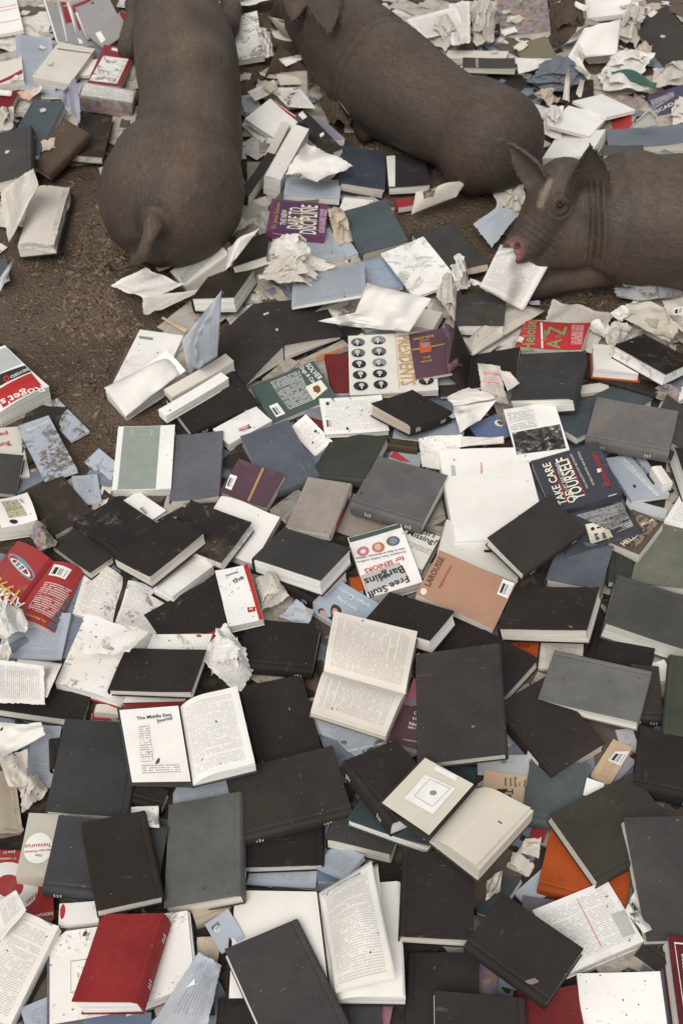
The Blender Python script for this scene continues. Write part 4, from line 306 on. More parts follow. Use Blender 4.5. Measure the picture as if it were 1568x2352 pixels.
('j20','S','white','','white endpaper of a half open book pointing left, centre',[28,2889,26,12,2873,43,-4,2840,73,-19,2838,78,-35,2836,83,-50,2836,86,-65,2836,89,56,2887,25,39,2887,29,21,2889,33,4,2838,79,-13,2836,85,-30,2837,89,-47,2839,93,84,2884,25,65,2886,28,46,2888,33,28,2888,40,9,2839,86,-9,2840,91,-28,2841,96,110,2831,65,91,2880,32,71,2886,35,51,2886,42,31,2893,45,11,2881,62,-9,2845,99,137,2813,76,116,2823,78,96,2881,39,75,2889,42,53,2890,50,32,2894,55,10,2889,68,163,2802,83,141,2813,84,121,2871,47,98,2886,45,75,2892,50,52,2896,58,29,2887,75,190,2790,89,167,2804,89,143,2818,90,122,2882,50,98,2895,51,73,2895,63,48,2889,79]),
('j23f','S','white','bulge','curled white page rising from the dark book near the left pig',[-331,3020,124,-331,3036,125,-331,3056,124,-331,3075,123,-331,3090,124,-330,3102,129,-329,3107,138,-325,3023,131,-323,3042,130,-322,3060,130,-320,3073,135,-317,3085,139,-315,3094,146,-312,3101,154,-318,3026,137,-315,3044,138,-312,3062,139,-308,3073,144,-304,3085,150,-300,3092,159,-296,3099,168,-312,3034,140,-307,3046,145,-302,3063,148,-297,3075,154,-291,3086,160,-285,3092,170,-280,3101,178,-306,3040,144,-299,3052,150,-292,3065,156,-285,3077,163,-278,3088,170,-271,3093,181,-263,3100,191,-299,3044,150,-291,3056,156,-283,3070,162,-274,3080,170,-265,3089,180,-257,3099,188,-247,3098,204,-293,3052,153,-283,3062,161,-273,3074,169,-263,3088,175,-253,3094,186,-242,3096,201,-231,3098,216]),
('a3','H','bbrn','dust','brown black hardcover with dusty specks resting above the bright red book',[-0.4272,1.2144,0.076,-2.847,-0.0276,0.1157,0.1263,0.1928,0.03]),
('b6','H','blk2','','black hardcover cut by the bottom edge in the centre right',[0.2489,0.9045,0.0633,3.1128,0.0986,0.1621,0.1673,0.0954,0.025]),
('b7','H','obrn','spl','large brown black hardcover with white spine marks below the open journal',[-0.1103,1.3763,0.0527,1.8221,-0.0622,-0.0543,0.1641,0.2319,0.03]),
('c1','H','blk','dust','black hardcover with a pale mud mark lying aslant at the lower right',[0.3333,1.0246,0.1026,0.8965,0.0566,-0.0565,0.1251,0.1775,0.03]),
('c5','H','chr','','big charcoal hardcover cut by the right edge above the maroon one',[0.644,1.1808,0.0694,-3.085,0.1279,0.0864,0.1614,0.2446,0.03]),
('c14','P','white','spk','blank white book with a blue edge at the bottom right',[0.5099,0.9312,0.0428,-0.0209,0.0476,-0.1078,0.1513,0.1391,0.03]),
('d3','C','white','','muddy crumpled newspaper ball just below the red almanac',[[-0.798,1.806,0.028],[-0.74,1.842,0.028],[-0.7,1.806,0.028],[-0.745,1.735,0.028],9.0]),
('d5','S','white','pr torn','printed page with a torn jagged lower edge at the left',[-770,1699,73,-746,1694,74,-723,1689,76,-702,1684,78,-682,1680,79,-663,1676,81,-645,1671,83,-767,1679,71,-743,1675,72,-720,1671,74,-699,1667,75,-680,1663,77,-661,1659,79,-642,1653,84,-762,1655,75,-738,1652,75,-716,1649,76,-696,1646,77,-676,1644,78,-658,1641,79,-640,1637,81,-758,1635,74,-735,1633,74,-713,1631,74,-693,1629,75,-673,1627,76,-655,1625,76,-638,1623,77,-755,1615,73,-732,1614,73,-711,1613,72,-690,1612,73,-671,1610,73,-653,1609,73,-636,1609,73,-752,1596,71,-729,1596,70,-708,1595,70,-688,1595,70,-669,1594,70,-651,1594,70,-634,1594,70,-750,1580,64,-728,1580,64,-706,1579,66,-686,1580,65,-667,1579,65,-649,1579,65,-632,1579,65]),
('d7','S','white','crum','blank white sheet lying by the left edge below the long black hardcover',[-699,1425,85,-710,1452,65,-719,1476,52,-723,1490,54,-727,1504,57,-731,1518,61,-735,1531,64,-688,1441,75,-700,1471,48,-704,1485,49,-708,1497,52,-712,1509,55,-715,1521,58,-719,1533,61,-679,1462,57,-684,1478,51,-688,1489,52,-692,1503,51,-695,1513,53,-699,1524,56,-702,1535,58,-664,1474,55,-667,1483,57,-671,1494,55,-674,1503,58,-677,1511,61,-681,1524,57,-684,1533,60,-649,1483,56,-652,1491,57,-654,1498,60,-657,1505,62,-659,1512,65,-662,1521,65,-665,1528,67,-633,1491,60,-635,1497,62,-637,1502,64,-641,1510,62,-643,1516,64,-645,1522,65,-648,1528,67,-616,1496,68,-618,1500,70,-621,1507,66,-623,1512,67,-625,1516,69,-628,1521,69,-631,1528,66]),
('d10','H','blk','dust','black hardcover with scuffs lying on the stained open white book',[-0.4009,1.6693,0.0678,-0.1789,-0.1398,-0.1412,0.1907,0.1262,0.02]),
('e7','H','blk','dust','thick black hardcover touching the upper right corner of the open novel',[0.1525,1.8107,0.0778,-0.5948,-0.2018,-0.1488,0.1743,0.1084,0.04]),
('f6','H','blk','dust','black hardcover with a pale smear and thick cream pages, centre left',[-0.4299,2.0176,0.0826,-0.6939,-0.1253,-0.1103,0.1281,0.1827,0.035]),
('f16','P','white','curl','thick thesaurus paperback with a red title panel, upside down at left',[-0.9132,2.6328,0.0542,-0.8446,0.048,0.0346,0.2214,0.1574,0.05]),
('g7','H','blk','spl','black hardcover with gilt spine bands below the portrait covered book',[0.1826,2.5039,0.0721,2.2722,-0.32,0.0507,0.1527,0.1489,0.035]),
('g10','H','gry','spl','thick mid grey hardcover in the centre, left of the blank open one',[0.1439,2.2146,0.0675,1.1703,-0.0283,-0.0114,0.1822,0.1862,0.04]),
('g11','H','tng','spl2','grey tan cloth book with a red label on its spine',[-0.0556,2.1699,0.0586,2.8647,-0.0829,-0.0521,0.1122,0.1869,0.025]),
('g14','P','white','','white senior bargains book with upside down title in a red outlined tag',[0.1021,2.0099,0.0378,-2.8831,0.0734,-0.1385,0.1335,0.1851,0.03]),
('h4','P','white','','white page with a black and white photograph below its text',[0.5029,2.426,0.0605,0.1097,0.0184,-0.1111,0.1352,0.1959,0.006]),
('h6','H','wgry','spl','thick warm grey hardcover with spine downhill near the right edge',[0.7477,2.4334,0.0765,1.2563,0.0946,-0.0958,0.1443,0.2119,0.04]),
('h9','H','blk','','black book with thick white pages cut by the right edge',[0.9089,2.2522,0.0602,3.1871,-0.073,0.1566,0.115,0.2274,0.05]),
('h16','H','bbrn','dust','thick black brown hardcover with cream pages below the slate blue one',[0.4685,1.8291,0.0837,-0.3457,-0.2604,-0.2496,0.202,0.1515,0.04]),
('h17','H','gchr','','thick dark grey hardcover with broad white pages at the right edge',[0.719,1.8292,0.0611,-1.8949,-0.0222,0.1191,0.1635,0.2206,0.05]),
('j9','S','white','crum crum2','large crumpled white sheet above the purple paperback',[-176,3542,96,-170,3548,103,-163,3555,110,-154,3570,116,-144,3592,120,-131,3623,123,-116,3702,102,-158,3534,94,-150,3541,100,-141,3551,104,-131,3565,109,-119,3588,111,-105,3664,83,-85,3699,87,-140,3523,95,-131,3530,99,-121,3541,103,-109,3557,105,-95,3578,107,-78,3607,106,-56,3685,81,-122,3511,96,-113,3520,99,-102,3532,101,-88,3550,100,-73,3571,101,-53,3598,101,-29,3617,109,-106,3501,96,-96,3511,98,-83,3523,99,-69,3542,97,-51,3563,96,-30,3586,97,-4,3580,119,-90,3492,97,-79,3503,97,-66,3516,97,-50,3533,95,-32,3555,92,-9,3560,103,19,3571,113,-76,3486,95,-63,3497,95,-49,3510,94,-32,3526,92,-13,3547,89,11,3556,96,40,3572,101]),
('j13','S','cream','bulge','curled magazine page with a small photo behind the middle pig',[217,3424,34,219,3428,42,221,3434,51,223,3440,59,225,3449,68,228,3458,77,231,3470,87,249,3439,39,252,3443,47,255,3448,55,259,3455,63,262,3463,71,266,3473,79,271,3486,87,277,3450,44,281,3454,52,285,3459,60,289,3466,67,294,3474,75,299,3484,83,305,3495,91,302,3459,49,306,3463,57,310,3468,64,315,3474,71,321,3482,79,326,3491,87,333,3502,94,323,3466,54,328,3470,61,333,3475,68,338,3481,76,344,3488,83,350,3497,90,357,3507,97,342,3472,59,347,3476,66,352,3481,73,358,3486,80,364,3493,87,370,3501,94,378,3511,101,359,3476,64,364,3480,71,369,3485,77,375,3490,84,382,3497,91,388,3504,97,396,3513,104]),
('j15','H','slate','','slate hardcover with brown page edge right of the purple paperback',[0.1,3.348,0.0448,0.2906,0.0492,-0.0915,0.1476,0.2205,0.04]),
('j18','C','white','','crumpled mass of printed pages below the pale blue book',[[-0.237,3.152,0.03],[-0.194,3.229,0.03],[-0.015,3.145,0.03],[-0.15,3.081,0.03],8.0]),
('j23','P','cream4','pr',"cream paperback with a text panel leaning at the left pig's rump",[-0.4186,3.1434,0.06,0.5746,0.129,-0.32,0.1653,0.0935,0.04]),
('j24','S','lblu','pr bulge','pale blue bound pages standing upright at the edge of the soil',[-431,2714,124,-416,2710,147,-400,2708,171,-383,2711,194,-362,2714,220,-329,2639,312,-304,2658,336,-428,2702,107,-413,2698,128,-398,2695,150,-380,2691,174,-351,2615,261,-331,2622,282,-308,2640,300,-425,2694,91,-411,2690,109,-396,2682,132,-369,2606,215,-352,2609,232,-333,2614,251,-311,2625,269,-422,2688,74,-409,2683,91,-384,2602,175,-369,2602,191,-353,2605,206,-335,2610,221,-315,2620,235,-420,2685,57,-408,2681,72,-383,2601,154,-369,2602,166,-354,2605,179,-338,2609,192,-319,2619,203,-419,2683,41,-407,2681,53,-383,2603,132,-370,2604,143,-356,2608,152,-340,2611,164,-323,2619,174,-417,2683,24,-407,2683,34,-394,2680,45,-371,2609,119,-358,2612,128,-343,2617,135,-326,2624,144]),
('j25','P','white','curl','rolled white paperback at the edge of the bare soil',[-0.5259,2.6283,0.0498,0.6977,0.1893,-0.0148,0.2014,0.0897,0.04]),
('k2','P','plum2','','plum dust jacket with gold title over the portrait covered book',[0.2428,2.7377,0.0576,0.0673,0.0128,-0.1647,0.0995,0.1894,0.01]),
('k5s','S','cream','pr crum','torn cream page with faint red print on the black dusty book',[374,2565,35,373,2590,38,371,2608,47,369,2618,61,367,2633,70,366,2655,71,366,2682,68,387,2562,35,386,2590,36,383,2603,49,380,2616,61,378,2629,71,376,2645,77,376,2671,75,398,2555,40,397,2587,37,394,2600,49,391,2609,64,388,2621,76,386,2637,82,385,2660,82,409,2551,42,409,2584,37,405,2598,49,402,2611,60,398,2617,77,395,2630,86,394,2648,89,421,2550,41,420,2582,38,417,2599,46,413,2608,61,409,2618,74,405,2625,87,403,2639,94,425,2508,78,431,2579,38,427,2594,49,422,2600,66,420,2618,71,416,2624,86,412,2630,100,434,2494,90,442,2577,38,438,2593,47,432,2595,69,428,2605,81,425,2618,89,421,2624,103]),
('l2','K','white','','white open page block at the top edge, right side',[1.0377,4.826,0.0289,-1.639,0.006,-0.162,0.1916,0.2052,0.02]),
('l9c','P','white','','white tent like book cover beside the red scrap',[0.9056,4.0754,0.0301,0.5843,-0.1646,0.0394,0.1363,0.171,0.01]),
('k2b','S','plum2','crum','folded flap of plum jacket right of the gold titled one',[285,2634,68,282,2650,87,282,2681,92,282,2715,93,282,2746,95,282,2775,97,282,2802,98,293,2635,72,291,2651,90,290,2681,94,290,2717,91,290,2746,93,289,2768,100,289,2796,100,301,2643,70,298,2651,94,297,2678,98,297,2713,95,297,2741,96,297,2767,98,296,2795,98,307,2640,78,305,2657,91,305,2691,88,306,2727,83,305,2754,84,305,2779,86,304,2804,88,314,2649,73,312,2665,86,315,2723,63,314,2750,64,314,2776,65,313,2800,67,313,2830,64,320,2656,71,322,2703,56,322,2736,52,321,2764,52,321,2789,53,320,2813,55,317,2817,72,325,2656,74,327,2702,59,327,2734,55,326,2760,55,325,2784,57,325,2807,58,324,2829,60]),
('k5t','S','cream','','torn cream paper corner against the thick dark grey book',[435,2544,91,432,2556,93,429,2569,94,426,2582,96,423,2594,98,420,2607,99,417,2620,101,441,2549,91,437,2560,93,434,2571,95,431,2583,97,428,2594,99,425,2605,101,421,2616,103,447,2555,91,443,2565,93,440,2574,95,436,2584,98,433,2593,100,429,2603,102,426,2612,104,453,2561,91,449,2569,94,445,2577,96,442,2585,99,438,2592,101,434,2600,104,431,2608,106,459,2567,91,455,2573,94,451,2579,97,447,2586,99,443,2592,102,439,2598,105,436,2605,108,465,2573,91,461,2577,94,457,2582,97,452,2587,100,448,2591,103,444,2596,106,440,2601,109,471,2578,91,466,2581,94,462,2585,98,458,2588,101,454,2591,104,449,2594,108,445,2597,111]),
('a4','H','ggrey','spl','tall grey green hardcover just right of the dusty brown black one',[-0.2728,1.2506,0.0511,-3.0789,-0.0771,-0.2387,0.1519,0.2382,0.035]),
('g19','H','chr3','dust','thick dark hardcover with splayed white pages below the grey tan cloth book',[-0.0942,1.995,0.0806,-0.571,-0.1987,-0.1057,0.1945,0.1309,0.05]),
('h3s','S','navy','par=h3','',[531,2021,36,536,2049,41,541,2074,44,551,2116,24,555,2138,24,558,2152,29,560,2165,34,565,2032,38,568,2061,41,576,2105,22,580,2131,19,582,2147,24,583,2162,29,584,2174,34,598,2044,40,605,2093,18,608,2123,14,608,2141,19,608,2157,24,607,2170,29,607,2182,34,630,2050,47,637,2105,18,637,2134,14,635,2151,19,634,2167,24,632,2179,29,630,2190,34,661,2056,55,658,2084,55,661,2127,33,663,2161,20,659,2176,24,656,2188,29,653,2199,34,693,2066,57,687,2091,60,681,2111,63,687,2163,28,684,2183,27,680,2196,30,675,2205,35,725,2077,59,716,2100,62,708,2119,65,702,2136,69,705,2180,40,700,2195,41,695,2204,46]),
('k6','H','dgry','dust','thick dark grey hardcover with smudged spine below the red household book',[0.5493,2.6206,0.081,-3.4163,-0.1337,-0.2404,0.1685,0.2109,0.05]),
('h3','P','navy','','navy self care paperback with white and red title',[0.5841,2.2562,0.0645,1.8132,0.1067,-0.1433,0.1707,0.1775,0.022]),
('j25s','S','white','bulge par=j25','',[-566,2495,49,-578,2514,49,-590,2533,49,-602,2552,49,-614,2571,49,-625,2589,49,-636,2607,49,-531,2540,49,-542,2558,49,-553,2574,49,-564,2590,49,-574,2603,52,-585,2618,53,-596,2639,49,-503,2578,49,-513,2590,51,-522,2603,53,-532,2616,55,-542,2629,57,-551,2641,59,-563,2666,49,-476,2592,63,-487,2613,57,-496,2626,57,-506,2638,59,-515,2649,61,-523,2660,63,-534,2680,56,-456,2616,65,-466,2634,60,-474,2645,62,-483,2656,63,-491,2666,65,-500,2676,67,-511,2702,54,-439,2638,66,-447,2652,64,-456,2661,65,-464,2671,67,-471,2680,69,-479,2690,70,-491,2723,51,-426,2672,53,-434,2680,55,-440,2681,63,-450,2705,52,-459,2719,49,-466,2729,49,-474,2740,49]),
('c6','H','blk','spl','black hardcover with gold spine lettering at the right edge',[0.6811,1.4398,0.0649,1.3152,-0.0219,-0.0134,0.1469,0.1402,0.045]),
('j20s','S','white','bulge','large blank white leaf arching over the book above the presidents',[28,2896,38,34,2892,62,41,2899,77,48,2901,99,56,2920,107,64,2928,125,71,2907,167,57,2893,34,64,2899,49,72,2900,70,79,2909,84,87,2916,101,96,2926,117,105,2957,118,86,2887,32,93,2896,45,101,2904,58,110,2913,73,118,2924,87,128,2937,100,137,2950,114,113,2873,38,121,2883,49,130,2891,62,138,2899,77,147,2909,91,157,2919,105,167,2931,119,137,2814,80,145,2819,95,156,2872,71,165,2876,88,174,2877,108,183,2876,131,193,2879,151,162,2800,86,170,2800,104,179,2805,119,188,2807,136,197,2811,153,207,2817,170,217,2825,185,185,2782,95,194,2783,112,203,2785,129,212,2787,146,222,2791,163,232,2795,179,242,2801,196]),
('k14b','S','white','','white folded leaf, lower flap over the pale blue journal',[305,2419,61,303,2434,62,301,2450,62,298,2461,67,295,2468,77,292,2479,83,296,2546,36,314,2426,62,313,2439,64,313,2455,65,313,2469,66,312,2481,70,315,2521,47,315,2545,41,323,2434,62,324,2447,64,326,2461,65,327,2475,67,328,2488,69,332,2524,49,334,2544,45,333,2446,58,336,2458,60,339,2471,62,342,2490,58,345,2503,60,349,2524,54,353,2542,52,344,2460,52,348,2471,56,353,2486,55,357,2496,59,361,2508,60,366,2521,61,370,2533,64,353,2470,51,359,2480,54,365,2490,58,371,2499,61,377,2509,65,382,2517,70,388,2527,73,363,2476,53,370,2484,58,377,2492,62,385,2500,67,391,2505,74,399,2514,78,405,2514,89]),
('h22','H','bblk','spl3','black hardcover with a white sticker on its spine',[0.4422,1.5425,0.0469,0.5747,0.0273,0.0036,0.1428,0.201,0.04]),
('j16','P','magenta','','purple and magenta paperback with tall white sideways title',[-0.1344,3.3812,0.0515,1.504,-0.0273,0.0634,0.1724,0.178,0.025]),
('j21','P','white','mould','white board with grey green mould stains, above centre',[0.2289,3.1359,0.0501,0.4286,0.0691,-0.1008,0.1434,0.227,0.008]),
('k12','H','blk','mud','black mud smeared hardcover with thick white pages near the right edge',[0.8528,2.7206,0.0725,-2.4012,-0.1848,0.1201,0.1335,0.1743,0.04]),
('k14','S','white','crum','white folded leaf, upper flap, left of the page with photograph',[294,2545,37,292,2547,39,289,2551,39,287,2553,40,284,2555,42,281,2557,44,278,2556,48,313,2544,42,309,2546,44,305,2547,47,301,2550,48,296,2553,50,292,2554,53,288,2556,55,333,2543,47,327,2544,50,321,2546,53,315,2547,57,309,2548,60,303,2551,62,297,2553,65,352,2541,53,344,2543,56,336,2544,60,329,2545,64,321,2546,68,313,2547,73,305,2548,77,370,2533,64,361,2535,67,352,2541,68,343,2543,72,333,2543,77,324,2544,82,314,2544,87,388,2527,73,378,2532,75,367,2534,79,356,2536,83,345,2541,85,334,2541,91,323,2541,97,405,2514,89,394,2523,87,381,2526,92,369,2532,92,357,2534,97,344,2535,103,332,2535,109]),
('a13','O','dgrn','prR','open journal with its title page showing, printed pages speckled grey',[[-0.472,1.554,0.088],[-0.342,1.559,0.098],[-0.221,1.596,0.108],[-0.174,1.405,0.108],[-0.3,1.369,0.098],[-0.424,1.373,0.088],0.083,0.5,2.5]),
('b2','H','chr','spk','big charcoal hardcover with brown crumbs cut off by the bottom edge',[-0.1016,0.9636,0.0758,-2.6851,-0.0387,0.0494,0.147,0.2217,0.03]),
('b14','O','cream3','fat','old cream open book with a bookplate inside its front board',[[0.169,1.42,0.116],[0.265,1.345,0.136],[0.37,1.273,0.158],[0.257,1.149,0.158],[0.168,1.229,0.136],[0.076,1.313,0.116],0.113,0.3,4.5]),
('c13','H','maroon','','maroon hardcover with gold border at the bottom right edge',[0.6519,0.9731,0.0611,3.0892,-0.0486,0.1278,0.0965,0.181,0.04]),
('e1','O','cream','pr','open novel with two yellowed printed pages in the centre',[[-0.065,1.538,0.097],[-0.038,1.651,0.097],[-0.016,1.808,0.097],[0.168,1.752,0.097],[0.136,1.591,0.097],[0.091,1.479,0.097],0.082,1.5,1.5]),
('h2','H','blk2','spl',"black hardcover lying over the blank white open book's corner",[0.4623,2.0507,0.0855,2.268,0.1357,0.0709,0.1248,0.2098,0.028]),
('h21','H','gry2','','lighter grey hardcover with white page edge at the right',[0.5498,1.6335,0.0614,-1.936,-0.098,-0.0787,0.1484,0.216,0.03]),
('e5','H','bchr','','largest charcoal brown hardcover in the pile, right of the open novel',[0.2455,1.5529,0.1145,-3.1637,0.0378,-0.2739,0.1819,0.2702,0.025]),
('h24','H','ogrn2','','dark olive green hardcover cut by the right edge',[0.7665,1.5973,0.0668,-0.2397,-0.0369,-0.0606,0.1348,0.2139,0.025]),
('l15','S','white','pr bulge',"white printed page held in the right pig's mouth",[390,2964,109,398,2966,132,406,2968,154,414,2970,177,422,2973,200,431,2976,222,448,3043,199,405,2955,105,414,2957,129,422,2960,152,431,2962,176,440,2966,199,449,2970,222,468,3040,197,422,2946,101,431,2948,125,440,2951,150,449,2955,174,459,2959,198,469,2965,221,489,3036,197,441,2935,96,450,2938,121,460,2943,146,471,2953,167,484,2974,180,502,3026,171,513,3035,194,462,2926,88,473,2936,110,486,2955,125,503,2995,125,516,3012,143,528,3021,169,539,3028,195,492,2955,49,506,2975,65,519,2986,88,531,2996,114,544,3003,141,556,3012,168,569,3021,195,522,2957,28,535,2966,55,548,2975,82,561,2983,110,575,2993,139,589,3003,167,603,3013,195]),
]
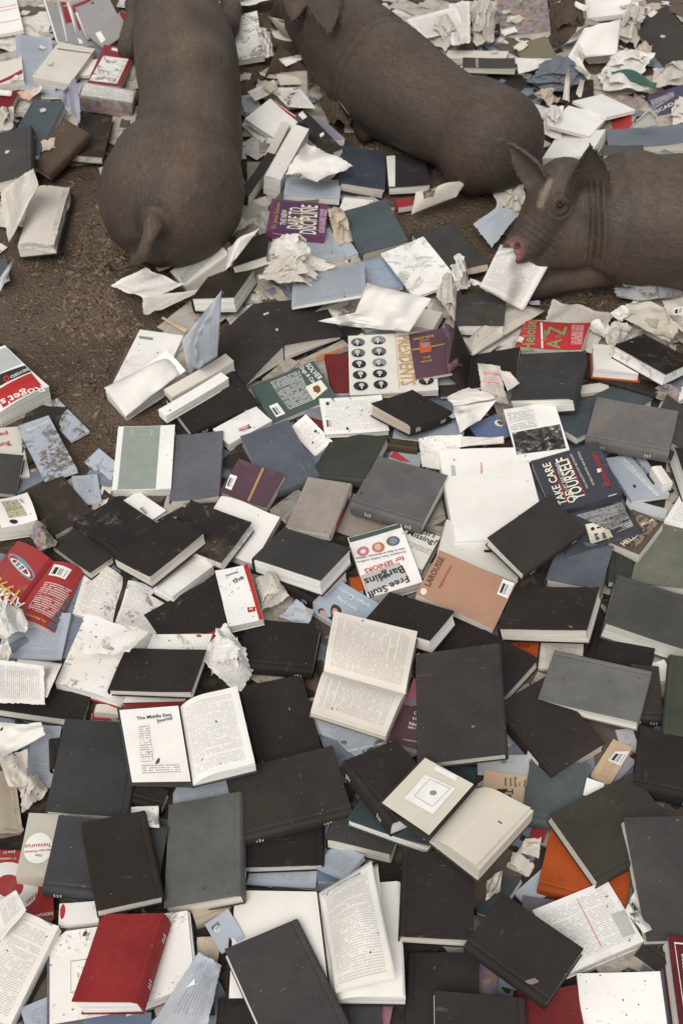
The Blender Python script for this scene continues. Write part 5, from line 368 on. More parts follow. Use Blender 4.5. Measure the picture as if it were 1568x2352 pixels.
DECO={
'd1':[('T', 0, [(0.1536, 0.0181), (-0.0069, 0.0176)], 'WORLD', 'lw', 1.0), ('T', 0, [(0.1589, 0.045), (-0.0275, 0.0485)], 'ALMANAC', 'lw', 1.0), ('T', 0, [(0.1537, 0.003), (0.1327, 0.0024)], 'THE', 'lw', 1.0), ('T', 0, [(0.1272, 0.0618), (0.0398, 0.063)], '1993', 'lgold', 1.0), ('Q', 0, [(0.0046, 0.1205), (0.0139, 0.1465), (0.1489, 0.123), (0.1309, 0.0897)], 'lblugry', 'oval'), ('Q', 0, [(0.0274, 0.1162), (0.0315, 0.1313), (0.1271, 0.1172), (0.1177, 0.0978)], 'lw', 'globe'), ('Q', 1, [(0.0091, 0.1738), (0.0606, 0.1696), (0.0577, 0.1371), (0.013, 0.1381)], 'lw', 'bar'), ('Q', 1, [(0.017, 0.1173), (0.0815, 0.1201), (0.0735, 0.0275), (0.0163, 0.0302)], 'redpr', 'lines'), ('Q', 1, [(0.0796, 0.0949), (0.0855, 0.099), (0.0855, 0.0833), (0.075, 0.0793)], 'lslate', 'flat'), ('Q', 1, [(0.0772, 0.0738), (0.0855, 0.0766), (0.0855, 0.0614), (0.0746, 0.059)], 'lslate', 'flat'), ('Q', 1, [(0.0756, 0.0526), (0.0855, 0.058), (0.0855, 0.0419), (0.071, 0.0403)], 'lslate', 'flat'), ('Q', 1, [(0.071, 0.0344), (0.0855, 0.0376), (0.0855, 0.0252), (0.0698, 0.0218)], 'lslate', 'flat'), ('Q', 1, [(0.0702, 0.0175), (0.0855, 0.02), (0.0855, 0.0031), (0.0685, 0.0037)], 'lslate', 'flat'), ('T', 1, [(0.0643, 0.0135), (0.019, 0.0146)], 'ALMANAC', 'lgold', 1.0), ('Q', 0, [(0.136, 0.1773), (0.15, 0.1773), (0.15, 0.002), (0.1366, 0.002)], 'dredc', 'flat')],
'a8':[('Q', 0, [(0.002, 0.1257), (0.1106, 0.1256), (0.1133, 0.0137), (0.002, 0.0154)], 'lw', 'ring'), ('T', 0, [(0.0689, 0.1525), (0.0456, 0.15)], 'June 21', 'lw', 1.0), ('T', 0, [(0.0701, 0.1367), (0.0355, 0.1339)], 'Convention', 'lw', 1.0), ('T', 0, [(0.1374, 0.0123), (0.1061, 0.007)], 'DESIGN', 'lw', 1.0), ('T', 0, [(0.0911, 0.0299), (0.113, 0.0536)], 'DESIGN', 'lred', 1.0)],
'a9':[('Q', 0, [(0.0979, 0.065), (0.1027, 0.0115), (0.0308, 0.002), (0.0261, 0.0599)], 'lw', 'oval'), ('T', 0, [(0.0778, 0.0044), (0.0707, 0.0623)], 'Thesaurus', 'lred', 1.0), ('T', 0, [(0.0636, 0.0079), (0.0556, 0.061)], 'Merriam-Webster', 'lred', 1.0), ('T', 0, [(0.0511, 0.0238), (0.049, 0.038)], 'The', 'lred', 1.0)],
'a7':[('T', 0, [(0.0536, 0.1969), (0.0793, 0.192)], 'RECEIVED', 'ldark', 1.0)],
'a12':[('Q', 0, [(0.0021, 0.0423), (0.0118, 0.0423), (0.0117, 0.0144), (0.0022, 0.009)], 'lred', 'oval')],
'a13':[('T', 0, [(0.0342, 0.1594), (0.1101, 0.164)], 'The Middle East', 'ldark', 1.0), ('T', 0, [(0.0761, 0.1488), (0.1103, 0.155)], 'Journal', 'ldark', 1.0), ('Q', 0, [(0.0348, 0.1428), (0.057, 0.1448), (0.054, 0.0511), (0.027, 0.0503)], 'printc', 'lines'), ('Q', 0, [(0.0275, 0.0428), (0.1062, 0.0417), (0.1076, 0.0198), (0.0254, 0.0184)], 'printc', 'lines'), ('Q', 1, [(0.0552, 0.1114), (0.0808, 0.112), (0.0816, 0.0987), (0.0547, 0.0986)], 'mudc', 'splat'), ('Q', 1, [(0.0611, 0.0352), (0.0729, 0.0321), (0.0713, 0.0197), (0.0594, 0.0218)], 'lgrey', 'oval')],
'b1s':[('T', 0, [(0.0069, 0.1962), (0.0963, 0.1936)], 'LAW AND CONTEMPORARY PROBLEMS', 'ldark', 1.0)],
'b1u':[('T', 0, [(0.1007, 0.2051), (0.1079, 0.2036)], 'W', 'ldark', 1.0)],
'a18':[('T', 0, [(0.0083, 0.0474), (0.0257, 0.0497)], 'IEEE', 'ldark', 1.0), ('T', 0, [(0.0108, 0.0389), (0.0209, 0.0408)], 'C', 'lw', 1.0)],
'a6':[('Q', 0, [(0.0416, 0.1176), (0.0733, 0.1171), (0.0708, 0.0544), (0.0407, 0.0538)], 'lgrey', 'frame')],
'b14':[('Q', 0, [(0.0282, 0.1099), (0.1011, 0.1175), (0.1016, 0.0414), (0.0303, 0.036)], 'lw', 'flat'), ('Q', 0, [(0.0427, 0.106), (0.093, 0.1119), (0.0899, 0.0543), (0.0431, 0.0527)], 'lgrey', 'frame'), ('Q', 0, [(0.0607, 0.0828), (0.0727, 0.0911), (0.0802, 0.0813), (0.0684, 0.0729)], 'lgrey', 'oval'), ('Q', 0, [(0.0324, 0.1408), (0.0868, 0.1442), (0.0911, 0.1315), (0.037, 0.1298)], 'lw', 'flat')],
'c2':[('Q', 0, [(0.0896, 0.1248), (0.0909, 0.1243), (0.0854, 0.0215), (0.0838, 0.0215)], 'lorange', 'flat'), ('Q', 0, [(0.1344, 0.0701), (0.1628, 0.0682), (0.1571, 0.0188), (0.1312, 0.0215)], 'lgrey2', 'flat')],
'c1':[('Q', 0, [(0.0116, 0.0585), (0.0327, 0.0376), (0.0253, 0.0296), (0.0074, 0.0399)], 'dustc', 'splat')],
'c8':[('T', 0, [(0.082, 0.0577), (0.0844, 0.0413)], 'What', 'ldark', 1.0), ('T', 0, [(0.0727, 0.0521), (0.0744, 0.0423)], 'You', 'ldark', 1.0), ('T', 0, [(0.0616, 0.061), (0.0656, 0.0391)], 'Should', 'ldark', 1.0), ('T', 0, [(0.0529, 0.0555), (0.0564, 0.0385)], 'Know', 'ldark', 1.0), ('T', 0, [(0.0426, 0.0561), (0.0457, 0.0374)], 'About', 'ldark', 1.0), ('T', 0, [(0.0496, 0.0307), (0.0542, 0.0038)], 'Tra', 'ldark', 1.0), ('T', 0, [(0.03, 0.0273), (0.034, 0.0069)], 'M', 'ldark', 1.0), ('Q', 0, [(0.0097, 0.0617), (0.0302, 0.0645), (0.0302, 0.0567), (0.0106, 0.0544)], 'lpink', 'flat')],
'c11':[('Q', 0, [(0.0181, 0.0851), (0.0444, 0.0986), (0.0444, 0.0558), (0.0149, 0.0564)], 'lw', 'bar')],
'c20':[('T', 0, [(0.0165, 0.0291), (0.0194, 0.0459)], 'la', 'ldark', 1.0), ('T', 0, [(0.017, 0.0054), (0.0299, 0.0291)], 'egrt', 'ldark', 1.0), ('T', 0, [(0.0261, -0.0118), (0.0427, 0.0136)], 'a d o', 'ldark', 1.0)],
'c13':[('Q', 0, [(0.0855, 0.0153), (0.002, 0.0122), (0.002, 0.163), (0.0844, 0.1694)], 'lcream', 'frame'), ('T', 0, [(0.0738, 0.0368), (0.0765, 0.103)], 'Boston Uni', 'lcream', 1.0)],
'e2':[('T', 0, [(0.0842, -0.0167), (0.0148, 0.0311)], 'COMPUTER-AIDED DESIGN', 'lw', 1.0), ('T', 0, [(0.0543, -0.0038), (0.0356, 0.0067)], 'NO. 8', 'ldark', 1.0), ('Q', 0, [(0.0197, 0.0569), (0.028, 0.047), (0.0226, 0.0405), (0.0149, 0.0496)], 'ldark', 'globe')],
'e8':[('Q', 0, [(0.002, 0.1717), (0.0777, 0.1717), (0.0758, 0.1192), (0.002, 0.0972)], 'lpink2', 'flat'), ('Q', 0, [(0.0036, 0.1161), (0.0232, 0.1242), (0.0295, 0.1042), (0.0099, 0.0961)], 'lgrey', 'oval'), ('T', 0, [(0.0297, 0.0819), (0.0488, 0.0857)], 'Our', 'lw', 1.0), ('T', 0, [(0.0327, 0.0671), (0.0527, 0.0733)], 'Help', 'lw', 1.0), ('T', 0, [(0.0292, 0.0516), (0.0541, 0.0579)], 'Now', 'lw', 1.0), ('T', 0, [(0.029, 0.0436), (0.0539, 0.0478)], 'EMILY G', 'lw', 1.0), ('T', 0, [(0.0285, 0.0119), (0.0604, 0.0163)], 'A GUIDEPOSTS', 'lw', 1.0)],
'e9':[('T', 0, [(0.0148, 0.0887), (0.1043, 0.0881)], 'Gabrielle Giffords', 'lw', 1.0), ('T', 0, [(0.0276, 0.0638), (0.0859, 0.062)], 'Mark Kelly', 'lw', 1.0), ('T', 0, [(0.0548, 0.0793), (0.0622, 0.0807)], '&', 'lw', 1.0), ('Q', 0, [(0.0261, 0.0362), (0.0377, 0.0556), (0.068, 0.0368), (0.0606, 0.002)], 'hairc', 'oval'), ('Q', 0, [(0.0351, 0.0326), (0.0436, 0.0443), (0.0608, 0.0262), (0.0523, 0.0145)], 'skinc', 'oval'), ('Q', 0, [(0.0091, 0.0128), (0.0202, 0.0238), (0.0301, 0.0131), (0.0216, 0.002)], 'hairc', 'oval'), ('Q', 0, [(0.013, 0.0105), (0.0266, 0.0209), (0.0476, 0.002), (0.0341, 0.002)], 'skinc', 'oval'), ('Q', 0, [(0.0083, 0.002), (0.0268, 0.002), (0.0742, 0.002), (0.0329, 0.002)], 'ldark', 'flat'), ('Q', 0, [(0.0428, 0.0072), (0.0571, 0.0285), (0.0964, 0.002), (0.0796, 0.002)], 'ldark', 'flat')],
'e10':[('Q', 0, [(0.0296, 0.0378), (0.0425, 0.0467), (0.0607, 0.0439), (0.05, 0.0261)], 'tanc', 'splat')],
'e11':[('T', 0, [(0.0585, 0.0253), (0.0275, 0.0205)], 'ournet', 'ldark', 1.0), ('T', 0, [(0.0441, 0.0514), (0.0178, 0.0429)], 'the', 'ldark', 1.0), ('Q', 0, [(0.029, 0.1313), (0.0117, 0.1344), (0.0127, 0.1479), (0.0298, 0.1471)], 'lred', 'flat'), ('T', 0, [(0.0172, 0.1359), (0.0237, 0.1339)], 'M', 'lw', 1.0), ('Q', 0, [(0.0125, 0.002), (0.002, 0.002), (0.002, 0.1744), (0.008, 0.1744)], 'lred', 'flat')],
'f1':[('Q', 0, [(0.0147, 0.2252), (0.1102, 0.2256), (0.1089, 0.0022), (0.0139, 0.0022)], 'ggc', 'flat'), ('Q', 0, [(0.0355, 0.2138), (0.0896, 0.2117), (0.0897, 0.1953), (0.0366, 0.1963)], 'lw', 'frame')],
'f10':[('Q', 0, [(0.0071, 0.0646), (0.0265, 0.0646), (0.0129, 0.0178), (0.002, 0.0208)], 'lw', 'bar')],
'f11':[('T', 0, [(0.0178, 0.1937), (0.0785, 0.1998)], 'INTEGRATION', 'lw', 1.0)],
'f12':[('T', 0, [(0.0189, 0.1722), (0.0535, 0.1776)], 'ped', 'lred', 1.0), ('T', 0, [(0.0139, 0.1261), (0.0555, 0.1366)], 'ping', 'lred', 1.0)],
'f14':[('Q', 0, [(0.034, 0.0984), (0.072, 0.093), (0.0824, 0.0218), (0.0372, 0.0279)], 'olivc', 'lines'), ('Q', 0, [(0.0733, 0.0989), (0.0831, 0.0986), (0.0884, 0.0647), (0.0808, 0.0634)], 'lw', 'bar'), ('Q', 0, [(0.0366, 0.022), (0.0564, 0.0175), (0.055, 0.003), (0.0366, 0.0084)], 'ldark', 'oval')],
'f16':[('Q', 0, [(0.0122, 0.1554), (0.0924, 0.1533), (0.093, 0.0552), (0.002, 0.0305)], 'lgrey2', 'flat'), ('Q', 0, [(0.1048, 0.1548), (0.1371, 0.155), (0.1364, 0.0373), (0.0925, 0.0281)], 'ldark', 'flat'), ('Q', 0, [(0.1419, 0.1519), (0.2189, 0.1413), (0.2147, 0.0199), (0.1459, 0.0314)], 'lred', 'flat'), ('T', 0, [(0.2094, 0.143), (0.183, 0.0286)], "Roget's", 'lw', 1.0), ('T', 0, [(0.155, 0.1481), (0.1509, 0.0374)], 'THESAURUS', 'lred', 1.0), ('Q', 0, [(0.1078, 0.0865), (0.1184, 0.0993), (0.1405, 0.0862), (0.13, 0.0735)], 'lred', 'ring'), ('T', 0, [(0.1191, 0.1512), (0.1232, 0.0962)], 'REVISED', 'lw', 1.0)],
'g2':[('Q', 0, [(0.068, 0.1049), (0.0741, 0.1049), (0.0836, 0.002), (0.0776, 0.002)], 'goldc', 'flat'), ('Q', 0, [(0.002, 0.0562), (0.0217, 0.0573), (0.0262, 0.0148), (0.0089, 0.0156)], 'lw', 'bar')],
'g3':[('Q', 0, [(0.0399, 0.0524), (0.0451, 0.0845), (0.0577, 0.0804), (0.0524, 0.0484)], 'lred', 'flat'), ('T', 0, [(0.0607, 0.0545), (0.0632, 0.0813)], 'COM', 'ldark', 1.0), ('T', 0, [(0.051, 0.0509), (0.0539, 0.0783)], 'FREE', 'lw', 1.0)],
'g4':[('T', 0, [(0.1604, 0.1543), (0.1697, 0.0823)], 'SOLVER', 'lw', 1.0), ('T', 0, [(0.1436, 0.1546), (0.1515, 0.0757)], 'Dogs & Cats', 'lw', 1.0), ('Q', 0, [(0.0515, 0.1477), (0.1396, 0.147), (0.1262, 0.0214), (0.0571, 0.0218)], 'greenpr', 'lines2'), ('Q', 0, [(0.0158, 0.0638), (0.0404, 0.0636), (0.0437, 0.0154), (0.0179, 0.0153)], 'lw', 'bar'), ('Q', 0, [(0.1288, 0.0791), (0.1756, 0.0806), (0.1783, 0.0412), (0.1284, 0.0213)], 'lcream', 'flat'), ('Q', 0, [(0.1416, 0.0732), (0.1687, 0.0698), (0.1635, 0.0372), (0.1396, 0.0324)], 'brownc', 'splat')],
'g6':[('Q', 0, [(0.0066, 0.0637), (0.0269, 0.0596), (0.0259, 0.0199), (0.0046, 0.0213)], 'lw', 'bar'), ('Q', 0, [(0.0168, 0.121), (0.0246, 0.1205), (0.0233, 0.1093), (0.0154, 0.1097)], 'ldark', 'flat'), ('Q', 0, [(0.0564, 0.0234), (0.0653, 0.0229), (0.0636, 0.0104), (0.0547, 0.0109)], 'ldark', 'splat')],
'g8':[('Q', 0, [(0.0517, 0.068), (0.0589, 0.0346), (0.0497, 0.0306), (0.0391, 0.0618)], 'lw', 'bar')],
'g14':[('T', 0, [(0.0302, 0.1568), (0.1337, 0.1723)], 'Free Stuff', 'ldark', 1.0), ('T', 0, [(0.0681, 0.1368), (0.093, 0.1411)], 'and', 'ldark', 1.0), ('T', 0, [(0.0318, 0.1252), (0.1292, 0.1335)], 'Bargains', 'ldark', 1.0), ('T', 0, [(0.0221, 0.0988), (0.1214, 0.1054)], 'for SENIORS', 'lred', 1.0), ('T', 0, [(0.0119, 0.077), (0.1312, 0.0671)], 'How to Save on Groceries, Utilities,', 'ldark', 1.0), ('T', 0, [(0.012, 0.0873), (0.1307, 0.0789)], 'Prescriptions, Taxes, Hobbies, and More!', 'ldark', 1.0), ('Q', 0, [(0.1315, 0.122), (0.0376, 0.1138), (0.0277, 0.1609), (0.1315, 0.1749)], 'lgrey2', 'flat'), ('Q', 0, [(0.1315, 0.1204), (0.0364, 0.1124), (0.0265, 0.1627), (0.1315, 0.1763)], 'lorange', 'frame'), ('Q', 0, [(0.1315, 0.002), (0.002, 0.002), (0.002, 0.0146), (0.1315, 0.0162)], 'dgreenc', 'flat'), ('T', 0, [(0.0121, 0.0017), (0.0366, 0.002)], 'By The Editors', 'lw', 1.0), ('Q', 0, [(0.0445, 0.0292), (0.013, 0.0365), (0.0194, 0.0648), (0.0508, 0.0576)], 'lslate', 'oval'), ('Q', 0, [(0.039, 0.0361), (0.0195, 0.0397), (0.0239, 0.0584), (0.0426, 0.0551)], 'lblugry', 'oval'), ('Q', 0, [(0.0836, 0.0358), (0.0532, 0.0402), (0.0584, 0.0712), (0.088, 0.0647)], 'lorange', 'oval'), ('Q', 0, [(0.0775, 0.0405), (0.0617, 0.0441), (0.0655, 0.0638), (0.0812, 0.0603)], 'lgrey2', 'oval'), ('Q', 0, [(0.1214, 0.038), (0.0921, 0.0396), (0.0965, 0.0685), (0.125, 0.0648)], 'lpink2', 'ring')],
'g15':[('T', 0, [(0.0169, 0.107), (0.0749, 0.1038)], "What's", 'ldark', 1.0), ('T', 0, [(0.0094, 0.0876), (0.0857, 0.0837)], 'Missing?', 'ldark', 1.0), ('Q', 0, [(0.0178, 0.0705), (0.0852, 0.0662), (0.0852, 0.051), (0.0184, 0.0551)], 'lcreampr2', 'lines')],
'g16':[('Q', 0, [(0.002, 0.0161), (0.0053, 0.0458), (0.0587, 0.0155), (0.0319, 0.0116)], 'lpink3', 'flat')],
'g22':[('T', 0, [(0.0203, 0.0342), (0.0203, 0.1279)], 'LAROUSSE', 'ldark2', 1.0), ('T', 0, [(0.0436, 0.043), (0.0438, 0.1167)], 'Biographical Dictionary', 'lred', 1.0), ('Q', 0, [(0.0029, 0.0193), (0.0165, 0.0272), (0.0237, 0.0098), (0.0103, 0.002)], 'lcream', 'oval'), ('Q', 0, [(0.1627, 0.1425), (0.1913, 0.1441), (0.1919, 0.0943), (0.1658, 0.0945)], 'lw', 'bar')],
'h1':[('T', 0, [(0.1031, 0.2365), (0.1074, 0.278)], 'PERIODICAL', 'lorange', 1.0), ('Q', 0, [(0.0275, 0.273), (0.0368, 0.2722), (0.0354, 0.2335), (0.0243, 0.2344)], 'lgrey2', 'flat')],
'h3':[('T', 0, [(0.0161, 0.1369), (0.1507, 0.1345)], 'TAKE CARE', 'lcream', 1.1), ('T', 0, [(0.0132, 0.1159), (0.0479, 0.1114)], 'OF', 'lcream', 1.0), ('T', 0, [(0.0172, 0.0897), (0.1539, 0.0888)], 'YOURSELF', 'lcream', 1.5), ('Q', 0, [(0.1537, 0.1357), (0.1533, 0.1335), (0.0164, 0.1311), (0.0164, 0.1338)], 'lred', 'flat'), ('Q', 0, [(0.1546, 0.0893), (0.1548, 0.0869), (0.0215, 0.0858), (0.021, 0.0882)], 'lred', 'flat'), ('T', 0, [(0.0418, 0.0722), (0.1564, 0.075)], 'THE 3 MILLION-COPY BESTSELLER', 'lcream2', 1.0), ('T', 0, [(0.0468, 0.055), (0.1567, 0.0553)], 'REVISED UPDATED NEW EDITION', 'lcream2', 1.0), ('T', 0, [(0.031, 0.0188), (0.1454, 0.0184)], 'MEDICAL EXPERT', 'lred', 1.0), ('Q', 0, [(0.0927, 0.0322), (0.0915, 0.0222), (0.0798, 0.0242), (0.0811, 0.0345)], 'lcream', 'flat'), ('Q', 0, [(0.0052, 0.0343), (0.0051, 0.0115), (0.002, 0.0185), (0.002, 0.0382)], 'lgrey2', 'flat'), ('Q', 0, [(0.1443, 0.1242), (0.1449, 0.1123), (0.0528, 0.118), (0.05, 0.1305)], 'navypr', 'lines')],
'h3s':[('Q', 0, [(0.0428, 0.0724), (0.0914, 0.0652), (0.0986, 0.0112), (0.0524, 0.0096)], 'lcream', 'flat'), ('Q', 0, [(0.0545, 0.0573), (0.0649, 0.0555), (0.0642, 0.0429), (0.0543, 0.0455)], 'ldark', 'oval'), ('Q', 0, [(0.0692, 0.0563), (0.0794, 0.0535), (0.0781, 0.0406), (0.0685, 0.0445)], 'ldark', 'oval'), ('Q', 0, [(0.0609, 0.034), (0.069, 0.033), (0.0712, 0.0138), (0.0635, 0.014)], 'lslate', 'flat'), ('Q', 0, [(0.0768, 0.03), (0.0848, 0.029), (0.0864, 0.012), (0.0787, 0.0122)], 'lslate', 'flat'), ('Q', 0, [(0.0178, 0.1187), (0.1525, 0.1185), (0.1463, 0.0243), (0.1082, 0.0177)], 'navypr', 'lines2')],
'h4':[('Q', 0, [(0.0051, 0.1062), (0.131, 0.11), (0.1277, 0.0221), (0.002, 0.0272)], 'photoc', 'photo'), ('Q', 0, [(0.0061, 0.1785), (0.0756, 0.1785), (0.0724, 0.1132), (0.0049, 0.1128)], 'printw', 'lines')],
'h7':[('T', 0, [(0.0412, 0.1764), (0.0686, 0.0019)], 'COMPUTER-AIDED DESIGN', 'lw', 1.0), ('T', 0, [(0.0319, 0.1697), (0.0623, 0.0275)], 'OF INTEGRATED CIRCUITS AND SYSTEMS', 'lw', 1.0), ('T', 0, [(0.0714, 0.169), (0.0809, 0.0498)], 'TRANSACTIONS ON', 'ldark', 1.0), ('Q', 0, [(0.0279, 0.055), (0.0348, 0.0565), (0.0356, 0.0475), (0.0268, 0.0435)], 'ldark', 'flat')],
'h11':[('Q', 0, [(0.0532, 0.002), (0.0857, 0.0059), (0.0864, 0.002), (0.0631, 0.002)], 'ldark', 'frame')],
'h12':[('Q', 0, [(0.0184, 0.0152), (0.002, 0.1196), (0.0759, 0.124), (0.0688, 0.009)], 'photoc2', 'photo'), ('T', 0, [(0.0469, 0.0884), (0.0635, 0.1212)], 'MILLAR', 'lcream', 1.0), ('T', 0, [(0.0425, 0.007), (0.0573, 0.0684)], 'HELLER', 'lcream', 1.0)],
'h20':[('T', 0, [(0.0525, 0.0265), (0.078, 0.0224)], 'scoll', 'ldark', 1.0)],
'i6':[('Q', 0, [(0.0961, 0.1792), (0.0864, 0.0076), (0.0117, 0.002), (0.0132, 0.1801)], 'printc', 'lines')],
'i7':[('Q', 0, [(0.0033, 0.0137), (0.0152, 0.1956), (0.1065, 0.1979), (0.1008, 0.0172)], 'lw', 'dirt'), ('Q', 0, [(0.0336, 0.2429), (0.0338, 0.2631), (0.087, 0.2641), (0.0884, 0.2345)], 'lw', 'dirt')],
'i8':[('Q', 0, [(0.0104, 0.2242), (0.136, 0.2381), (0.136, 0.2316), (0.0121, 0.2168)], 'brownc', 'flat')],
'i14a':[('Q', 0, [(0.0537, 0.3775), (0.0537, 0.3763), (0.0486, 0.002), (0.0383, 0.002)], 'lw', 'flat')],
'i14b':[('Q', 0, [(0.002, 0.3895), (0.0517, 0.3894), (0.0322, 0.1781), (0.008, 0.1681)], 'dredc', 'flat'), ('Q', 0, [(0.0245, 0.3405), (0.0358, 0.3395), (0.0551, 0.002), (0.0423, 0.002)], 'lw', 'flat')],
'i14c':[('Q', 0, [(0.002, 0.3047), (0.0761, 0.3378), (0.0761, 0.3163), (0.0083, 0.2848)], 'dredc', 'flat'), ('Q', 0, [(0.002, 0.2936), (0.0133, 0.278), (0.0202, 0.1162), (0.012, 0.1182)], 'dredc', 'flat')],
'i14d':[('Q', 0, [(0.0058, 0.2154), (0.0115, 0.2154), (0.002, 0.002), (0.002, 0.002)], 'lw', 'flat')],
'i14e':[('Q', 0, [(0.0271, 0.0761), (0.0484, 0.0715), (0.0339, 0.027), (0.0101, 0.0245)], 'lw', 'flat'), ('Q', 0, [(0.1576, 0.0907), (0.1741, 0.0907), (0.1653, 0.0108), (0.1244, 0.002)], 'dredc', 'flat')],
'i11':[('Q', 0, [(0.002, 0.002), (0.0088, 0.0209), (0.1077, 0.0716), (0.1077, 0.0427)], 'dredc', 'flat')],
'j3':[('Q', 0, [(0.002, 0.1092), (0.083, 0.1092), (0.083, 0.0972), (0.0128, 0.1041)], 'dredc', 'flat')],
'j6':[('Q', 0, [(0.002, 0.1435), (0.002, 0.1435), (0.1325, 0.1398), (0.1292, 0.1248)], 'lred', 'flat')],
'j8':[('Q', 0, [(0.0022, 0.2598), (0.0242, 0.2698), (0.0222, 0.2306), (0.002, 0.2222)], 'lw', 'flat'), ('Q', 0, [(0.0085, 0.1145), (0.0248, 0.1191), (0.0229, 0.1049), (0.0047, 0.0966)], 'lw', 'flat')],
'j12':[('Q', 0, [(0.0083, 0.1947), (0.0375, 0.1947), (0.0216, 0.002), (0.002, 0.002)], 'lw', 'flat')],
'j13':[('Q', 0, [(0.0165, 0.0628), (0.058, 0.0571), (0.0562, 0.0163), (0.0251, 0.0273)], 'photoc2', 'photo')],
'j16':[('T', 0, [(0.0052, 0.0272), (0.1576, 0.034)], 'DISCIPLINE', 'lcream', 2.3), ('T', 0, [(0.0238, 0.075), (0.1379, 0.0773)], 'DARE TO', 'lcream', 2.2), ('T', 0, [(0.0379, 0.1217), (0.1193, 0.124)], 'THE NEW', 'lcream', 1.4), ('T', 0, [(0.0139, 0.1501), (0.1535, 0.1496)], 'Dr. James Dobson', 'lgold2', 1.0), ('T', 0, [(-0.0135, 0.1572), (-0.0216, 0.0948)], 'THE NEW DARE TO DISCIPLINE', 'lcream', 1.0), ('Q', 0, [(0.163, 0.163), (0.1673, 0.0264), (0.0028, 0.0225), (0.0026, 0.1558)], 'dpurc', 'flatb'), ('Q', 0, [(0.002, 0.0313), (0.002, 0.0063), (0.002, 0.0069), (0.002, 0.0311)], 'lgrey2', 'flat'), ('Q', 0, [(0.1425, 0.0245), (0.1422, 0.002), (0.0164, 0.002), (0.0169, 0.0191)], 'lilacpr', 'lines')],
'j23':[('Q', 0, [(0.0097, 0.0454), (0.1484, 0.0755), (0.1486, 0.0373), (0.002, 0.0054)], 'ltealpr', 'lines')],
'k1':[('T', 0, [(0.1373, 0.2288), (0.1388, 0.0244)], 'PRESIDENTS', 'lgold2', 1.5), ('T', 0, [(0.1635, 0.15), (0.1652, 0.1168)], 'THE', 'lgold2', 1.0), ('Q', 0, [(0.1311, 0.2387), (0.1327, 0.2385), (0.1349, 0.016), (0.1333, 0.0161)], 'lgold2', 'flat'), ('Q', 0, [(0.0066, 0.229), (0.0461, 0.2292), (0.0472, 0.1938), (0.008, 0.1948)], 'x', 'portrait'), ('Q', 0, [(0.0628, 0.2343), (0.1043, 0.2344), (0.1051, 0.197), (0.0639, 0.1982)], 'x', 'portrait'), ('Q', 0, [(0.007, 0.1844), (0.0457, 0.1841), (0.0465, 0.1486), (0.008, 0.1489)], 'x', 'portrait'), ('Q', 0, [(0.0631, 0.1877), (0.1043, 0.1872), (0.1046, 0.1494), (0.0637, 0.1511)], 'x', 'portrait'), ('Q', 0, [(0.0078, 0.1381), (0.047, 0.1377), (0.0478, 0.1029), (0.0088, 0.1038)], 'x', 'portrait'), ('Q', 0, [(0.0643, 0.1401), (0.1034, 0.1398), (0.1038, 0.1049), (0.0649, 0.1059)], 'x', 'portrait'), ('Q', 0, [(0.0094, 0.0937), (0.0475, 0.0934), (0.0486, 0.0591), (0.0104, 0.0594)], 'x', 'portrait'), ('Q', 0, [(0.0638, 0.0946), (0.1034, 0.0942), (0.103, 0.06), (0.0644, 0.0615)], 'x', 'portrait'), ('Q', 0, [(0.0102, 0.0489), (0.0504, 0.0484), (0.051, 0.0136), (0.0119, 0.0139)], 'x', 'portrait'), ('Q', 0, [(0.0649, 0.0509), (0.1034, 0.0506), (0.1038, 0.0158), (0.0655, 0.0161)], 'x', 'portrait'), ('Q', 0, [(0.187, 0.0531), (0.2283, 0.0526), (0.2283, 0.02), (0.1869, 0.0205)], 'x', 'portrait')],
'k2':[('T', 0, [(0.0105, 0.1575), (0.0688, 0.1581)], 'secrets', 'lgold2', 1.0), ('T', 0, [(0.0281, 0.1465), (0.0531, 0.1482)], 'from', 'lgold2', 1.0), ('T', 0, [(0.0283, 0.0735), (0.0501, 0.0741)], 'THE', 'lgold2', 1.0), ('T', 0, [(0.0227, 0.059), (0.0541, 0.0589)], 'BOOK', 'lgold2', 1.0), ('Q', 0, [(0.0036, 0.1233), (0.0944, 0.123), (0.0947, 0.1185), (0.0042, 0.1169)], 'goldc', 'flat'), ('Q', 0, [(0.025, 0.1454), (0.0565, 0.141), (0.0538, 0.0991), (0.0231, 0.1008)], 'orangec', 'flat'), ('Q', 0, [(0.0314, 0.1394), (0.0499, 0.1377), (0.049, 0.1222), (0.031, 0.1237)], 'lblugry', 'flat')],
'k9':[('T', 0, [(0.0559, -0.0106), (0.0306, 0.1317)], 'Heloise', 'lgreen', 1.0), ('T', 0, [(0.0816, 0.0329), (0.076, 0.082)], 'from', 'lgreen', 1.0), ('T', 0, [(0.1258, 0.0019), (0.1233, 0.0425)], 'A', 'lgreen', 1.0), ('T', 0, [(0.1185, 0.0454), (0.1183, 0.0695)], 'To', 'lgreen', 1.0), ('T', 0, [(0.1262, 0.058), (0.1241, 0.1073)], 'Z', 'lgreen', 1.0), ('Q', 0, [(0.0422, 0.1282), (0.0483, 0.1292), (0.0791, 0.002), (0.0743, 0.002)], 'lw', 'flat'), ('Q', 0, [(0.1331, 0.1243), (0.1692, 0.1227), (0.1832, 0.02), (0.1526, 0.0215)], 'hredpr', 'lines')],
'k10c':[('Q', 0, [(0.0222, 0.0839), (0.0572, 0.0978), (0.057, 0.0767), (0.0188, 0.0597)], 'lw', 'bar')],
